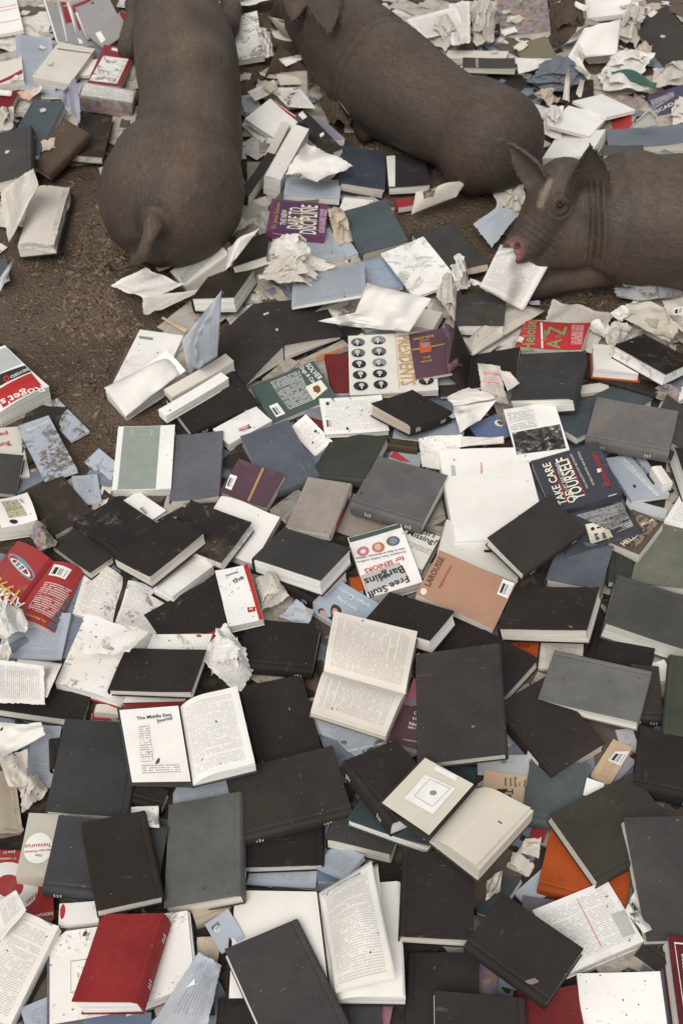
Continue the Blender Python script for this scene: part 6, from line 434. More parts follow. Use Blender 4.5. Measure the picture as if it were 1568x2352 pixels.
'k5s':[('Q', 0, [(0.0109, 0.0804), (0.0583, 0.085), (0.0614, 0.0784), (0.012, 0.0738)], 'lorange', 'lines'), ('Q', 0, [(0.0092, 0.0536), (0.055, 0.0591), (0.0548, 0.0482), (0.0097, 0.0433)], 'lpink2', 'lines')],
'k15':[('Q', 0, [(0.0602, 0.0553), (0.0819, 0.0609), (0.0859, 0.039), (0.0716, 0.029)], 'lcream', 'oval'), ('Q', 0, [(0.0706, 0.0535), (0.0808, 0.0554), (0.0859, 0.04), (0.0743, 0.0334)], 'brownc', 'oval')],
'k4':[('Q', 0, [(0.0664, 0.0149), (0.1661, 0.0053), (0.1605, 0.002), (0.0589, 0.002)], 'lorange', 'flat'), ('Q', 0, [(0.0643, 0.0047), (0.083, 0.0027), (0.0774, 0.002), (0.0587, 0.002)], 'goldc', 'flat')],
'l12':[('T', 0, [(0.0147, 0.0204), (0.1059, 0.0509)], 'SCAD-91', 'lcream', 1.0), ('Q', 0, [(0.0051, 0.1026), (0.0874, 0.1155), (0.0873, 0.0878), (0.008, 0.0463)], 'lcreampr', 'lines')],
'l6b':[('Q', 0, [(0.0445, 0.0737), (0.0551, 0.0744), (0.055, 0.002), (0.0445, 0.002)], 'lgrey', 'flat')],
'j26':[('Q', 0, [(0.0065, 0.202), (0.0481, 0.2024), (0.0503, 0.1916), (0.0102, 0.1909)], 'lgrey', 'flat')],
'h10':[('Q', 0, [(0.0817, 0.0554), (0.1074, 0.0554), (0.0976, 0.0554), (0.072, 0.0554)], 'lgrey2', 'flat')],
'j27':[('Q', 1, [(0.0051, 0.1402), (0.0235, 0.1455), (0.0224, 0.1377), (0.0036, 0.1318)], 'lcream2', 'flat'), ('Q', 1, [(0.0067, 0.0681), (0.0155, 0.0707), (0.0136, 0.0618), (0.0048, 0.0592)], 'lcream2', 'flat')],
}
PIGPTS={'a_rump': [(-0.503, 3.283, 0.2, 0.216), (-0.502, 3.365, 0.2, 0.203)], 'a_body': [(-0.49, 3.428, 0.2, 0.18), (-0.474, 3.56, 0.2, 0.172), (-0.475, 3.712, 0.2, 0.165), (-0.489, 3.871, 0.2, 0.166), (-0.519, 4.039, 0.2, 0.174), (-0.548, 4.217, 0.2, 0.172), (-0.584, 4.436, 0.2, 0.142), (-0.616, 4.658, 0.19, 0.12)], 'a_head': [(-0.632, 4.834, 0.19, 0.09), (-0.657, 5.027, 0.17, 0.07), (-0.677, 5.166, 0.16, 0.05)], 'a_leg1': [(-0.765, 4.44, 0.05, 0.05), (-0.751, 4.611, 0.08, 0.05), (-0.785, 4.774, 0.05, 0.04)], 'a_leg2': [(-0.422, 4.544, 0.08, 0.05), (-0.419, 4.739, 0.05, 0.045)], 'a_spine': [(-0.487, 3.077, 0.264, 0.0), (-0.448, 3.148, 0.359, 0.0), (-0.429, 3.334, 0.396, 0.0), (-0.477, 3.741, 0.362, 0.0), (-0.537, 4.151, 0.371, 0.0)], 'a_tail': [(-0.526, 3.075, 0.254, 0.03), (-0.524, 3.037, 0.26, 0.026), (-0.53, 3.01, 0.246, 0.022), (-0.545, 3.0, 0.216, 0.0185), (-0.568, 3.016, 0.172, 0.015), (-0.619, 3.133, 0.06, 0.012), (-0.662, 3.147, 0.034, 0.01), (-0.686, 3.148, 0.03, 0.009), (-0.685, 3.137, 0.07, 0.007)], 'a_tuft': [(-0.684, 3.141, 0.07, 0.0), (-0.687, 3.144, 0.03, 0.0)], 'b_rump': [(0.467, 3.626, 0.175, 0.17), (0.423, 3.689, 0.175, 0.165)], 'b_body': [(0.382, 3.707, 0.18, 0.148), (0.289, 3.79, 0.185, 0.16), (0.201, 3.903, 0.19, 0.168), (0.122, 4.029, 0.19, 0.178), (0.039, 4.181, 0.19, 0.172), (-0.029, 4.297, 0.19, 0.14), (-0.099, 4.412, 0.18, 0.11)], 'b_ham': [(0.504, 3.614, 0.12, 0.11), (0.422, 3.605, 0.11, 0.11)], 'b_belly': [(0.21, 3.874, 0.12, 0.12), (0.126, 3.973, 0.11, 0.12)], 'b_head': [(-0.14, 4.517, 0.16, 0.085), (-0.174, 4.594, 0.13, 0.065), (-0.208, 4.631, 0.1, 0.05), (-0.225, 4.63, 0.07, 0.042)], 'b_leg': [(0.024, 4.094, 0.09, 0.055), (0.046, 4.004, 0.06, 0.04), (0.062, 3.927, 0.04, 0.03), (0.076, 3.892, 0.02, 0.026)], 'b_ear': [(-0.063, 4.224, 0.363, 0.0), (-0.036, 3.942, 0.352, 0.0)], 'b_ear2': [(-0.14, 4.338, 0.319, 0.0), (-0.163, 4.135, 0.295, 0.0)], 'c_shoulder': [(0.825, 3.139, 0.25, 0.165), (0.853, 3.105, 0.2, 0.16)], 'c_body': [(0.845, 3.101, 0.24, 0.178), (0.951, 3.08, 0.25, 0.188), (1.047, 3.072, 0.25, 0.195), (1.19, 3.055, 0.25, 0.2), (1.334, 3.045, 0.25, 0.2), (1.486, 3.077, 0.22, 0.18)], 'c_neck': [(0.665, 3.104, 0.3, 0.092), (0.71, 3.1, 0.28, 0.118), (0.763, 3.104, 0.26, 0.145), (0.806, 3.097, 0.25, 0.165)], 'c_skull': [(0.62, 3.112, 0.34, 0.084), (0.59, 3.082, 0.315, 0.08), (0.564, 3.061, 0.275, 0.07), (0.534, 3.039, 0.238, 0.061), (0.51, 3.022, 0.215, 0.054), (0.493, 3.013, 0.205, 0.047)], 'c_jaw': [(0.673, 3.072, 0.26, 0.09), (0.654, 3.046, 0.22, 0.082), (0.611, 3.044, 0.19, 0.06), (0.563, 3.036, 0.175, 0.044)], 'c_leg': [(0.846, 3.117, 0.1, 0.08), (0.743, 3.086, 0.08, 0.058), (0.643, 3.071, 0.06, 0.046), (0.586, 3.055, 0.045, 0.04), (0.548, 3.048, 0.03, 0.03)], 'c_leg2': [(0.986, 3.117, 0.1, 0.09), (1.062, 3.092, 0.08, 0.07)], 'c_belly': [(0.887, 3.146, 0.11, 0.11), (1.032, 3.111, 0.12, 0.12), (1.181, 3.101, 0.12, 0.13)], 'c_eye': [(0.594, 3.001, 0.354, 0.0)], 'c_snout': [(0.473, 2.976, 0.226, 0.0), (0.459, 2.989, 0.226, 0.0), (0.485, 2.979, 0.238, 0.0)], 'c_earR': [(0.666, 3.046, 0.361, 0.0), (0.652, 3.031, 0.535, 0.0)], 'c_earL': [(0.557, 3.078, 0.371, 0.0), (0.455, 3.157, 0.46, 0.0)], 'c_blaze': [(0.565, 3.064, 0.391, 0.0), (0.542, 3.024, 0.343, 0.0)], 'a_sh': [(-0.6, 3.892, 0.325, 0.0), (-0.403, 3.862, 0.341, 0.0)], 'a_hip': [(-0.551, 3.146, 0.36, 0.0), (-0.375, 3.173, 0.335, 0.0)], 'b_hip': [(0.441, 3.55, 0.325, 0.0), (0.343, 3.509, 0.171, 0.0)], 'b_sh': [(0.119, 3.907, 0.347, 0.0), (0.023, 3.867, 0.218, 0.0)]}
SOIL=[[(-1.04, 3.23), (-0.97, 3.29), (-0.87, 3.29), (-0.89, 3.7), (-0.78, 3.75), (-0.77, 3.5), (-0.6, 3.19), (-0.68, 3.1), (-0.57, 2.95), (-0.44, 2.83), (-0.63, 2.9), (-0.65, 2.64), (-0.59, 2.47), (-0.57, 2.25), (-0.65, 2.35), (-0.68, 2.54), (-0.8, 2.64), (-0.89, 2.83), (-0.97, 2.85)], [(-0.23, 4.91), (-0.23, 4.47), (-0.35, 4.31), (-0.38, 4.5), (-0.38, 4.91)], [(-0.02, 4.16), (0.07, 3.83), (0.3, 3.63), (0.31, 3.7), (0.07, 3.99)], [(0.16, 3.5), (0.44, 3.53), (0.42, 3.32), (0.24, 3.39)], [(0.28, 3.12), (0.61, 3.15), (0.93, 3.1), (0.82, 2.98), (0.58, 3.02), (0.35, 3.06)], [(-0.53, 3.15), (-0.36, 3.02), (-0.44, 2.94)]]
# ---------------- materials ----------------
PAL=dict(dgrn=(73,75,72),blugry2=(72,71,74),bbrn=(58,51,47),ggrey=(96,97,94),red=(146,46,47),blk=(52,46,44),blk2=(62,57,54),white=(242,239,234),
cream=(219,212,201),sred=(164,58,58),cream2=(196,190,175),tan=(186,172,154),lblu=(172,180,190),sblu=(108,120,144),chr=(78,76,74),chr2=(74,70,68),
pink=(150,110,125),obrn=(68,62,57),teal=(73,86,89),cream3=(212,205,190),org=(176,82,36),gteal=(90,98,98),ltan=(205,180,150),lgry=(190,192,194),
lilac=(160,158,172),maroon=(108,44,50),dred=(122,48,48),fire=(92,40,34),plilac=(115,105,115),teal2=(82,92,96),multi=(150,122,112),bchr=(72,67,64),
bblk=(60,53,50),plum=(104,74,81),skyblu=(172,186,200),blugry=(110,110,117),brnblk=(66,58,52),slblu=(95,101,109),dpur=(86,62,73),green=(74,91,86),
lilac2=(130,132,147),dgrn2=(69,72,65),gry=(104,102,101),tng=(160,150,140),cream4=(224,221,211),chr3=(69,69,68),salmon=(178,138,116),navy=(62,64,72),
wgry=(111,106,103),brn=(94,80,68),phbrn=(90,78,70),ogrn=(112,113,101),dgry=(76,76,76),ogrn2=(79,84,71),slate=(84,93,98),dred2=(138,42,48),
mgrey=(150,146,146),pinkp=(215,175,160),mud=(62,50,42),navg=(79,85,96),pblk=(66,58,62),magenta=(110,64,94),lblu2=(140,157,178),plum2=(92,66,76),
food=(190,170,150),hred=(188,58,60),mblu=(104,119,155),mgred=(132,98,90),olv=(120,112,92),sgblu=(106,113,122),dgreen=(70,100,90),purp=(80,72,98),
gchr=(84,84,80),gry2=(112,112,110),
lw=(240,238,232),lgold=(205,165,85),lred=(185,50,45),ldark=(50,47,47),ldark2=(95,60,50),lslate=(95,100,110),lblugry=(130,145,160),lgrey=(140,140,138),
lgrey2=(190,192,190),lorange=(205,110,60),lpink=(230,175,160),lcream=(236,229,210),lcream2=(200,196,190),hairc=(80,58,46),skinc=(205,160,140),ggc=(150,158,150),
olivc=(150,138,95),goldc=(182,142,86),brownc=(120,84,58),dgreenc=(70,90,80),salmond=(198,128,98),dredc=(140,38,42),dpurc=(88,58,92),lgold2=(196,156,100),
orangec=(200,95,45),lgreen=(140,160,112),lpink2=(200,120,135),lpink3=(190,70,80),mudc=(90,78,66),dustc=(130,120,110),tanc=(170,150,130),
redpr=(164,58,58),printc=(236,233,228),greenpr=(74,91,86),navypr=(62,64,72),lilacpr=(126,60,110),ltealpr=(190,196,192),hredpr=(188,58,60),lcreampr=(80,72,98),lcreampr2=(224,221,211),printw=(236,234,230),
soil=(120,103,87),soil2=(92,77,63),black=(20,18,17))
def lin(c):
    return tuple(((v/255)/12.92 if v/255<=.04045 else ((v/255+.055)/1.055)**2.4) for v in c)+(1,)
def C(n): return lin(PAL[n])
MATS={}
class NB:
    def __init__(s,name):
        s.m=bpy.data.materials.new(name); s.m.use_nodes=True; s.t=s.m.node_tree; s.t.nodes.clear()
        s.o=s.t.nodes.new('ShaderNodeOutputMaterial'); s.b=s.t.nodes.new('ShaderNodeBsdfPrincipled'); s.t.links.new(s.b.outputs[0],s.o.inputs[0])
    def n(s,ty,**k):
        d=s.t.nodes.new('ShaderNode'+ty)
        for a,b in k.items(): setattr(d,a,b)
        return d
    def l(s,a,b): s.t.links.new(a,b)
    def val(s,x,sock):
        if isinstance(x,(int,float)): sock.default_value=x
        elif isinstance(x,tuple): sock.default_value=x
        else: s.l(x,sock)
    def math(s,op,a,b=0.,c=None):
        d=s.n('Math',operation=op); s.val(a,d.inputs[0]); s.val(b,d.inputs[1])
        if c is not None: s.val(c,d.inputs[2])
        return d.outputs[0]
    def noise(s,vec,scale,detail=3,rough=.55,dist=0):
        d=s.n('TexNoise'); s.l(vec,d.inputs['Vector']); d.inputs['Scale'].default_value=scale; d.inputs['Detail'].default_value=detail
        d.inputs['Roughness'].default_value=rough; d.inputs['Distortion'].default_value=dist; return d.outputs['Fac']
    def ramp(s,x,a,b,va=0.,vb=1.):
        d=s.n('MapRange',interpolation_type='SMOOTHSTEP'); s.val(x,d.inputs[0]); s.val(a,d.inputs[1]); s.val(b,d.inputs[2]); s.val(va,d.inputs[3]); s.val(vb,d.inputs[4]); return d.outputs[0]
    def mix(s,f,a,b,mode='MIX'):
        d=s.n('Mix',data_type='RGBA',blend_type=mode); s.val(f,d.inputs[0]); s.val(a,d.inputs[6]); s.val(b,d.inputs[7]); return d.outputs[2]
    def coord(s,off=True):
        t=s.n('TexCoord'); v=t.outputs['Object']
        if off:
            i=s.n('ObjectInfo'); m=s.n('VectorMath',operation='SCALE'); cmb=s.n('CombineXYZ')
            for k in range(3): s.l(i.outputs['Random'],cmb.inputs[k])
            s.l(cmb.outputs[0],m.inputs[0]); m.inputs['Scale'].default_value=37.
            a=s.n('VectorMath',operation='ADD'); s.l(v,a.inputs[0]); s.l(m.outputs[0],a.inputs[1]); s.rnd=i.outputs['Random']; s.raw=v
            return a.outputs[0]
        return v
    def scalev(s,v,x,y,z):
        m=s.n('VectorMath',operation='MULTIPLY'); s.l(v,m.inputs[0]); m.inputs[1].default_value=(x,y,z); return m.outputs[0]
    def bump(s,h,st,dist=.002):
        d=s.n('Bump'); d.inputs['Strength'].default_value=st; d.inputs['Distance'].default_value=dist; s.l(h,d.inputs['Height']); s.l(d.outputs[0],s.b.inputs['Normal'])
    def uv(s): return s.n('UVMap',uv_map='UVMap').outputs[0]
    def printlines(s,v,per=.0046,sx=1.,marg=None):
        """text-line mask from metric coordinates v (x along the line, y across)"""
        sp=s.n('SeparateXYZ'); s.l(v,sp.inputs[0]); x,y=sp.outputs[0],sp.outputs[1]
        aw=s.n('Attribute',attribute_type='OBJECT',attribute_name='pw').outputs['Fac']; al=s.n('Attribute',attribute_type='OBJECT',attribute_name='pl').outputs['Fac']
        def inm(c,L):
            d=s.math('ABSOLUTE',s.math('SUBTRACT',c,s.math('MULTIPLY',L,0. if marg=='c' else .5))); return s.math('LESS_THAN',d,s.math('SUBTRACT',s.math('MULTIPLY',L,.5),.013))
        MM=s.math('MULTIPLY',inm(x,aw),inm(y,al)) if marg else 1.
        r=s.math('DIVIDE',y,per); row=s.math('FLOOR',r); fr=s.math('FRACT',r)
        band=s.math('MULTIPLY',s.ramp(fr,.12,.25),s.ramp(fr,.62,.78,1.,0.))
        cb=s.n('CombineXYZ'); s.l(s.math('MULTIPLY',x,130.),cb.inputs[0]); s.l(s.math('MULTIPLY',row,7.31),cb.inputs[1])
        w=s.noise(cb.outputs[0],1.,2,.5)
        word=s.ramp(w,.36,.46)
        cb2=s.n('CombineXYZ'); s.l(s.math('MULTIPLY',x,6.),cb2.inputs[0]); s.l(s.math('MULTIPLY',row,.9),cb2.inputs[1])
        par=s.ramp(s.noise(cb2.outputs[0],1.,1,.4),.33,.38)
        return s.math('MULTIPLY',s.math('MULTIPLY',s.math('MULTIPLY',band,word),par),MM)
def mat(kind,col,*opt):
    key=(kind,col)+tuple(opt)
    if key in MATS: return MATS[key]
    B=NB(kind+'_'+col); v=B.coord(); c=C(col)
    lum=.3*c[0]+.6*c[1]+.1*c[2]
    B.b.inputs['Specular IOR Level'].default_value=.3 if kind!='cloth' else .16
    if kind=='cloth':
        n1=B.noise(v,9,4,.6); n2=B.noise(v,60,3,.7)
        k=B.ramp(n1,.28,.72,.85,1.14)
        k=B.math('MULTIPLY',k,B.ramp(n2,.2,.8,.93,1.07))
        k=B.math('MULTIPLY',k,B.ramp(B.rnd,0.,1.,.68 if lum<.1 else (.84 if lum<.2 else .88),.83 if lum<.1 else (.96 if lum<.2 else 1.0)))
        col_=B.mix(1.,c,B.n('CombineColor').outputs[0],'MULTIPLY')
        cc=B.t.nodes[-2] if 0 else None
        cb=B.n('CombineColor'); [B.l(k,cb.inputs[i]) for i in range(3)]
        base=B.mix(1.,c,cb.outputs[0],'MULTIPLY')
        amt='mud' in opt and .9 or ('dust' in opt and .6 or .38)
        dn=B.noise(v,11,7,.72,.6); dn2=B.noise(v,45,5,.75)
        th=.54 if 'mud' in opt else (.60 if 'dust' in opt else .64)
        m=B.math('MULTIPLY',B.ramp(dn,th,th+.14),B.ramp(dn2,.42,.62))
        dust=lin((150,140,128)) if lum<.2 else lin((120,105,90))
        base=B.mix(B.math('MULTIPLY',m,amt),base,dust)
        # fine flecks and scuffs
        fl=B.ramp(B.noise(v,170,2,.6),.73 if 'spk' not in opt else .70,.78)
        base=B.mix(B.math('MULTIPLY',fl,.55),base,lin((185,176,165)))
        if lum>.02:
            st=B.ramp(B.noise(B.scalev(v,14,90,14),1.,3,.7),.66,.75); base=B.mix(B.math('MULTIPLY',st,.12),base,lin((190,185,178)))
        if 'mud' in opt:
            m2=B.math('MULTIPLY',B.ramp(B.noise(v,6,6,.7),.5,.66),.8); base=B.mix(m2,base,lin((84,70,58)))
        B.l(base,B.b.inputs['Base Color'])
        B.val(B.ramp(n2,.2,.8,.5,.78) if lum<.1 else .6,B.b.inputs['Roughness'])
        wv=B.noise(v,700,2,.5); hh=B.math('ADD',wv,B.math('MULTIPLY',n2,1.2)); B.bump(hh,.25,.0015)
    elif kind in('cover','paper','print','lines'):
        n1=B.noise(v,7,4,.6); base=B.mix(B.ramp(n1,.3,.7,0.,1.),tuple(x*.93 for x in c[:3])+(1,),tuple(min(1,x*1.03) for x in c[:3])+(1,))
        if kind=='paper' and lum>.3: base=B.mix(B.ramp(B.noise(v,3,3),.4,.75,0.,.38),base,lin((205,192,170)))
        if 'multi' in opt:
            vo=B.n('TexVoronoi'); B.l(v,vo.inputs['Vector']); vo.inputs['Scale'].default_value=70
            hv=B.n('HueSaturation'); B.l(vo.outputs['Color'],hv.inputs['Color']); hv.inputs['Saturation'].default_value=.5; hv.inputs['Value'].default_value=.45
            base=B.mix(.5,base,hv.outputs[0])
        if 'pr' in opt or kind in('lines','print'):
            u=B.uv() if ('uv' in opt) else B.raw
            pm=B.printlines(u,.006 if kind=='lines' else .0044,marg=None if kind=='lines' else ('u' if 'uv' in opt else 'c'))
            inkc=lin((235,232,226)) if (lum<.35) else lin((88,86,86))
            base=B.mix(B.math('MULTIPLY',pm,.6 if kind=='lines' else .33),base,inkc)
        if col in('hred','org','salmon','magenta','sred'):
            base=B.mix(B.ramp(B.noise(v,12,5,.7),.55,.75,0.,.3),base,tuple(x*.6 for x in c[:3])+(1,))
        amt=.25;th=.66
        if 'dirty' in opt: amt,th=.75,.55
        if 'dirty2' in opt: amt,th=.95,.49
        if 'clean' in opt: amt=.1
        if 'dirt' in opt: amt,th=.8,.5
        dn=B.noise(v,14,7,.75,.8); dm=B.math('MULTIPLY',B.ramp(dn,th,th+.08),B.ramp(B.noise(v,70,3,.7),.4,.55))
        base=B.mix(B.math('MULTIPLY',dm,amt),base,lin((104,90,76)))
        th2=.77 if 'spk' not in opt and 'dirty' not in opt else .70
        base=B.mix(B.math('MULTIPLY',B.ramp(B.noise(v,120,2,.5),th2,th2+.02),.85),base,lin((60,50,42)))
        if 'mould' in opt:
            mm=B.math('MULTIPLY',B.ramp(B.noise(v,16,7,.75,1.2),.48,.62),.55); base=B.mix(mm,base,lin((120,122,105)))
        sm=B.math('MULTIPLY',B.ramp(B.noise(B.scalev(v,1,1,1),5.,6,.68,1.0),.58,.74),B.ramp(B.noise(v,40,4,.7),.35,.6)); base=B.mix(B.math('MULTIPLY',sm,.30 if 'clean' not in opt else .08),base,lin((150,136,118)))
        B.l(base,B.b.inputs['Base Color'])
        B.b.inputs['Roughness'].default_value=.4 if kind=='cover' else .75
        B.bump(B.math('ADD',B.noise(v,30,4,.6),B.math('MULTIPLY',B.noise(v,9,3),2.)),.25,.004)
    elif kind=='edges':
        s1=B.noise(B.scalev(v,5,5,420),1.,3,.7); s2=B.noise(B.scalev(v,3,3,90),1.,2,.6)
        k=B.math('MULTIPLY',B.ramp(s1,.3,.7,.80,1.04),B.ramp(s2,.3,.7,.84,1.06)); cb=B.n('CombineColor'); [B.l(k,cb.inputs[i]) for i in range(3)]
        base=B.mix(1.,c,cb.outputs[0],'MULTIPLY')
        th=.5 if ('mud' in opt or 'ragged' in opt) else .64
        base=B.mix(B.math('MULTIPLY',B.ramp(B.noise(v,30,5,.7),th,th+.12),.45),base,lin((120,105,88)))
        B.l(base,B.b.inputs['Base Color']); B.b.inputs['Roughness'].default_value=.85
        B.bump(s1,.5,.003)
    elif kind=='bar':
        u=B.uv(); sp=B.n('SeparateXYZ'); B.l(u,sp.inputs[0]); cb=B.n('CombineXYZ'); B.l(B.math('MULTIPLY',sp.outputs[0],26.),cb.inputs[0])
        w=B.n('TexWhiteNoise',noise_dimensions='1D'); B.l(B.math('FLOOR',B.math('MULTIPLY',sp.outputs[0],30.)),w.inputs['W'])
        bar=B.math('GREATER_THAN',w.outputs['Value'],.5)
        inside=B.math('MULTIPLY',B.math('MULTIPLY',B.math('GREATER_THAN',sp.outputs[0],.1),B.math('LESS_THAN',sp.outputs[0],.9)),B.math('MULTIPLY',B.math('GREATER_THAN',sp.outputs[1],.22),B.math('LESS_THAN',sp.outputs[1],.86)))
        B.l(B.mix(B.math('MULTIPLY',bar,inside),c,lin((40,38,38))),B.b.inputs['Base Color']); B.b.inputs['Roughness'].default_value=.5
    elif kind=='photo':
        u=B.uv(); n=B.noise(u,3.2,5,.6,1.5); r=B.n('ValToRGB'); B.l(n,r.inputs[0]); e=r.color_ramp.elements
        if col=='photoc2': cs=[(.35,(50,42,38)),(.5,(95,80,66)),(.6,(150,135,115)),(.7,(70,60,54))]
        else: cs=[(.35,(30,28,27)),(.5,(62,58,56)),(.6,(110,106,104)),(.68,(215,212,208))]
        e[0].position=cs[0][0]; e[0].color=lin(cs[0][1]); e[1].position=cs[-1][0]; e[1].color=lin(cs[-1][1])
        for p,q in cs[1:-1]:
            x=e.new(p); x.color=lin(q)
        B.l(r.outputs[0],B.b.inputs['Base Color']); B.b.inputs['Roughness'].default_value=.35
    elif kind=='flat':
        n1=B.noise(v,25,4,.6); B.l(B.mix(B.ramp(n1,.3,.75,0.,1.),c,tuple(x*.88 for x in c[:3])+(1,)),B.b.inputs['Base Color']); B.b.inputs['Roughness'].default_value=.55
    elif kind=='soil':
        t=B.n('NewGeometry').outputs['Position']
        n1=B.noise(t,2.2,5,.6); n2=B.noise(t,26,6,.7); n3=B.noise(t,120,4,.7)
        base=B.mix(B.ramp(n1,.35,.65),C('soil2'),C('soil')); base=B.mix(B.ramp(n2,.35,.68,0.,.5),base,lin((118,102,85))); base=B.mix(B.ramp(n3,.55,.75,0.,.3),base,lin((60,49,41)))
        B.l(base,B.b.inputs['Base Color']); B.val(B.ramp(n1,.4,.6,.95,.7),B.b.inputs['Roughness'])
        vo=B.n('TexVoronoi'); B.l(t,vo.inputs['Vector']); vo.inputs['Scale'].default_value=120
        B.bump(B.math('ADD',B.math('ADD',B.math('MULTIPLY',n2,3.),n3),vo.outputs['Distance']),.9,.012)
    elif kind=='clod':
        at=B.n('Attribute',attribute_name='Col'); n=B.noise(v,60,3)
        B.l(B.mix(B.ramp(n,.3,.7,0.,.5),at.outputs['Color'],C('soil2')),B.b.inputs['Base Color']); B.b.inputs['Roughness'].default_value=.9
    elif kind=='litter':
        at=B.n('Attribute',attribute_name='Col'); t=B.n('NewGeometry').outputs['Position']; n=B.noise(t,20,5,.7)
        B.l(B.mix(B.ramp(n,.5,.65,0.,.5),at.outputs['Color'],lin((100,86,72))),B.b.inputs['Base Color']); B.b.inputs['Roughness'].default_value=.8
    elif kind=='pig':
        at=B.n('Attribute',attribute_name='Col'); fl=B.n('Attribute',attribute_name='Flow')
        n1=B.noise(v,5,4,.6); n2=B.noise(v,45,4,.7); st=B.noise(fl.outputs['Vector'],1.,4,.65)
        k=B.math('MULTIPLY',B.ramp(n1,.3,.7,.86,1.12),B.math('MULTIPLY',B.ramp(st,.25,.75,.86,1.14),B.ramp(n2,.3,.7,.9,1.1)))
        cb=B.n('CombineColor'); [B.l(k,cb.inputs[i]) for i in range(3)]
        base=B.mix(1.,at.outputs['Color'],cb.outputs[0],'MULTIPLY')
        base=B.mix(B.math('MULTIPLY',B.ramp(B.noise(v,85,3,.6),.68,.75),.3),base,lin((160,142,124)))
        B.l(base,B.b.inputs['Base Color']); B.b.inputs['Roughness'].default_value=.62; B.b.inputs['Specular IOR Level'].default_value=.26; B.b.inputs['Sheen Weight'].default_value=.03; B.b.inputs['Sheen Tint'].default_value=(.7,.6,.52,1); B.b.inputs['Sheen Roughness'].default_value=.5
        B.bump(B.math('ADD',B.math('MULTIPLY',st,1.4),n2),.38,.0035)
    elif kind=='wet':
        B.b.inputs['Base Color'].default_value=c; B.b.inputs['Roughness'].default_value=.15
    if 'thin' in opt:
        tr=B.n('BsdfTranslucent'); tr.inputs['Color'].default_value=tuple(min(1,x*1.05) for x in c[:3])+(1,); mx=B.n('MixShader'); mx.inputs[0].default_value=.14
        B.l(B.b.outputs[0],mx.inputs[1]); B.l(tr.outputs[0],mx.inputs[2]); B.l(mx.outputs[0],B.o.inputs[0])
    MATS[key]=B.m; return B.m
# ---------------- mesh helpers ----------------
def link(name,verts,faces,m,parent=None,smooth=False,uvs=None,cols=None):
    me=bpy.data.meshes.new(name); me.from_pydata([tuple(v) for v in verts],[],faces); 
    if uvs is not None:
        ul=me.uv_layers.new(name='UVMap'); li=np.zeros(len(me.loops),dtype=np.int32); me.loops.foreach_get('vertex_index',li)
        ul.data.foreach_set('uv',np.asarray(uvs,dtype=np.float32)[li].ravel())
    if cols is not None:
        ca=me.color_attributes.new('Col','FLOAT_COLOR','POINT'); ca.data.foreach_set('color',np.asarray(cols,dtype=np.float32).ravel())
    if smooth: me.polygons.foreach_set('use_smooth',[True]*len(me.polygons))
    me.update(); o=bpy.data.objects.new(name,me); COL.objects.link(o)
    if m: me.materials.append(m)
    if parent: o.parent=parent
    if uvs is not None and len(uvs): o['pw']=float(uvs[-1][0]); o['pl']=float(uvs[-1][1])
    return o
def empty(name,M,label,cat,group=None):
    o=bpy.data.objects.new(name,None); COL.objects.link(o); o.matrix_world=M; o.empty_display_size=.05
    o['label']=label; o['category']=cat
    if group: o['group']=group
    return o
def strip(prof,l,inset=0.,n=1,warp=None):
    """closed profile (x,z list) extruded along y; returns verts, faces"""
    vs=[];fs=[];k=len(prof)
    for j in range(n+1):
        y=-l/2+inset+(l-2*inset)*j/n
        for x,z in prof: vs.append((x,y,z))
    for j in range(n):
        for i in range(k): fs.append((j*k+i,j*k+(i+1)%k,(j+1)*k+(i+1)%k,(j+1)*k+i))
    fs.append(tuple(range(k))[::-1]); fs.append(tuple(n*k+i for i in range(k)))
    return vs,fs
def fixn(o,bev=0):
    bm=bmesh.new(); bm.from_mesh(o.data); bmesh.ops.recalc_face_normals(bm,faces=bm.faces); bm.to_mesh(o.data); bm.free()
    if bev:
        b=o.modifiers.new('b','BEVEL'); b.width=bev; b.segments=2; b.limit_method='ANGLE'; b.angle_limit=math.radians(40)
def grid(fn,nu,nv,W_=1.,L_=1.):
    vs=[];uv=[];fs=[]
    for a in range(nu+1):
        for b in range(nv+1):
            vs.append(fn(a/nu,b/nv)); uv.append((a/nu*W_,b/nv*L_))
    for a in range(nu):
        for b in range(nv):
            i=a*(nv+1)+b; fs.append((i,i+nv+1,i+nv+2,i+1))
    return vs,fs,uv
def mirror_side(S,u):pass
# decorations, mapped on a surface function surf(x,y)->Vector in parent space
DN={'flat':'sticker','flatb':'title_panel','bar':'barcode','lines':'printed_text','lines2':'printed_text','oval':'emblem','ring':'emblem','globe':'emblem','frame':'border','splat':'stain','splat2':'stain','dirt':'grimy_panel','photo':'photograph','portrait':'portrait'}
def quadmap(q,u,v):
    a=(q[0][0]*(1-u)+q[1][0]*u, q[0][1]*(1-u)+q[1][1]*u); b=(q[3][0]*(1-u)+q[2][0]*u, q[3][1]*(1-u)+q[2][1]*u)
    return (a[0]*(1-v)+b[0]*v, a[1]*(1-v)+b[1]*v)
FNT={}
def textmesh(s):
    if s in FNT: return FNT[s]
    cu=bpy.data.curves.new('t','FONT'); cu.body=s; cu.offset=.014; cu.resolution_u=2; ob=bpy.data.objects.new('t',cu); COL.objects.link(ob)
    dg=bpy.context.evaluated_depsgraph_get(); me=bpy.data.meshes.new_from_object(ob.evaluated_get(dg))
    v=[(x.co.x,x.co.y) for x in me.vertices]; f=[tuple(p.vertices) for p in me.polygons]
    bpy.data.objects.remove(ob); bpy.data.meshes.remove(me); FNT[s]=(v,f); return FNT[s]
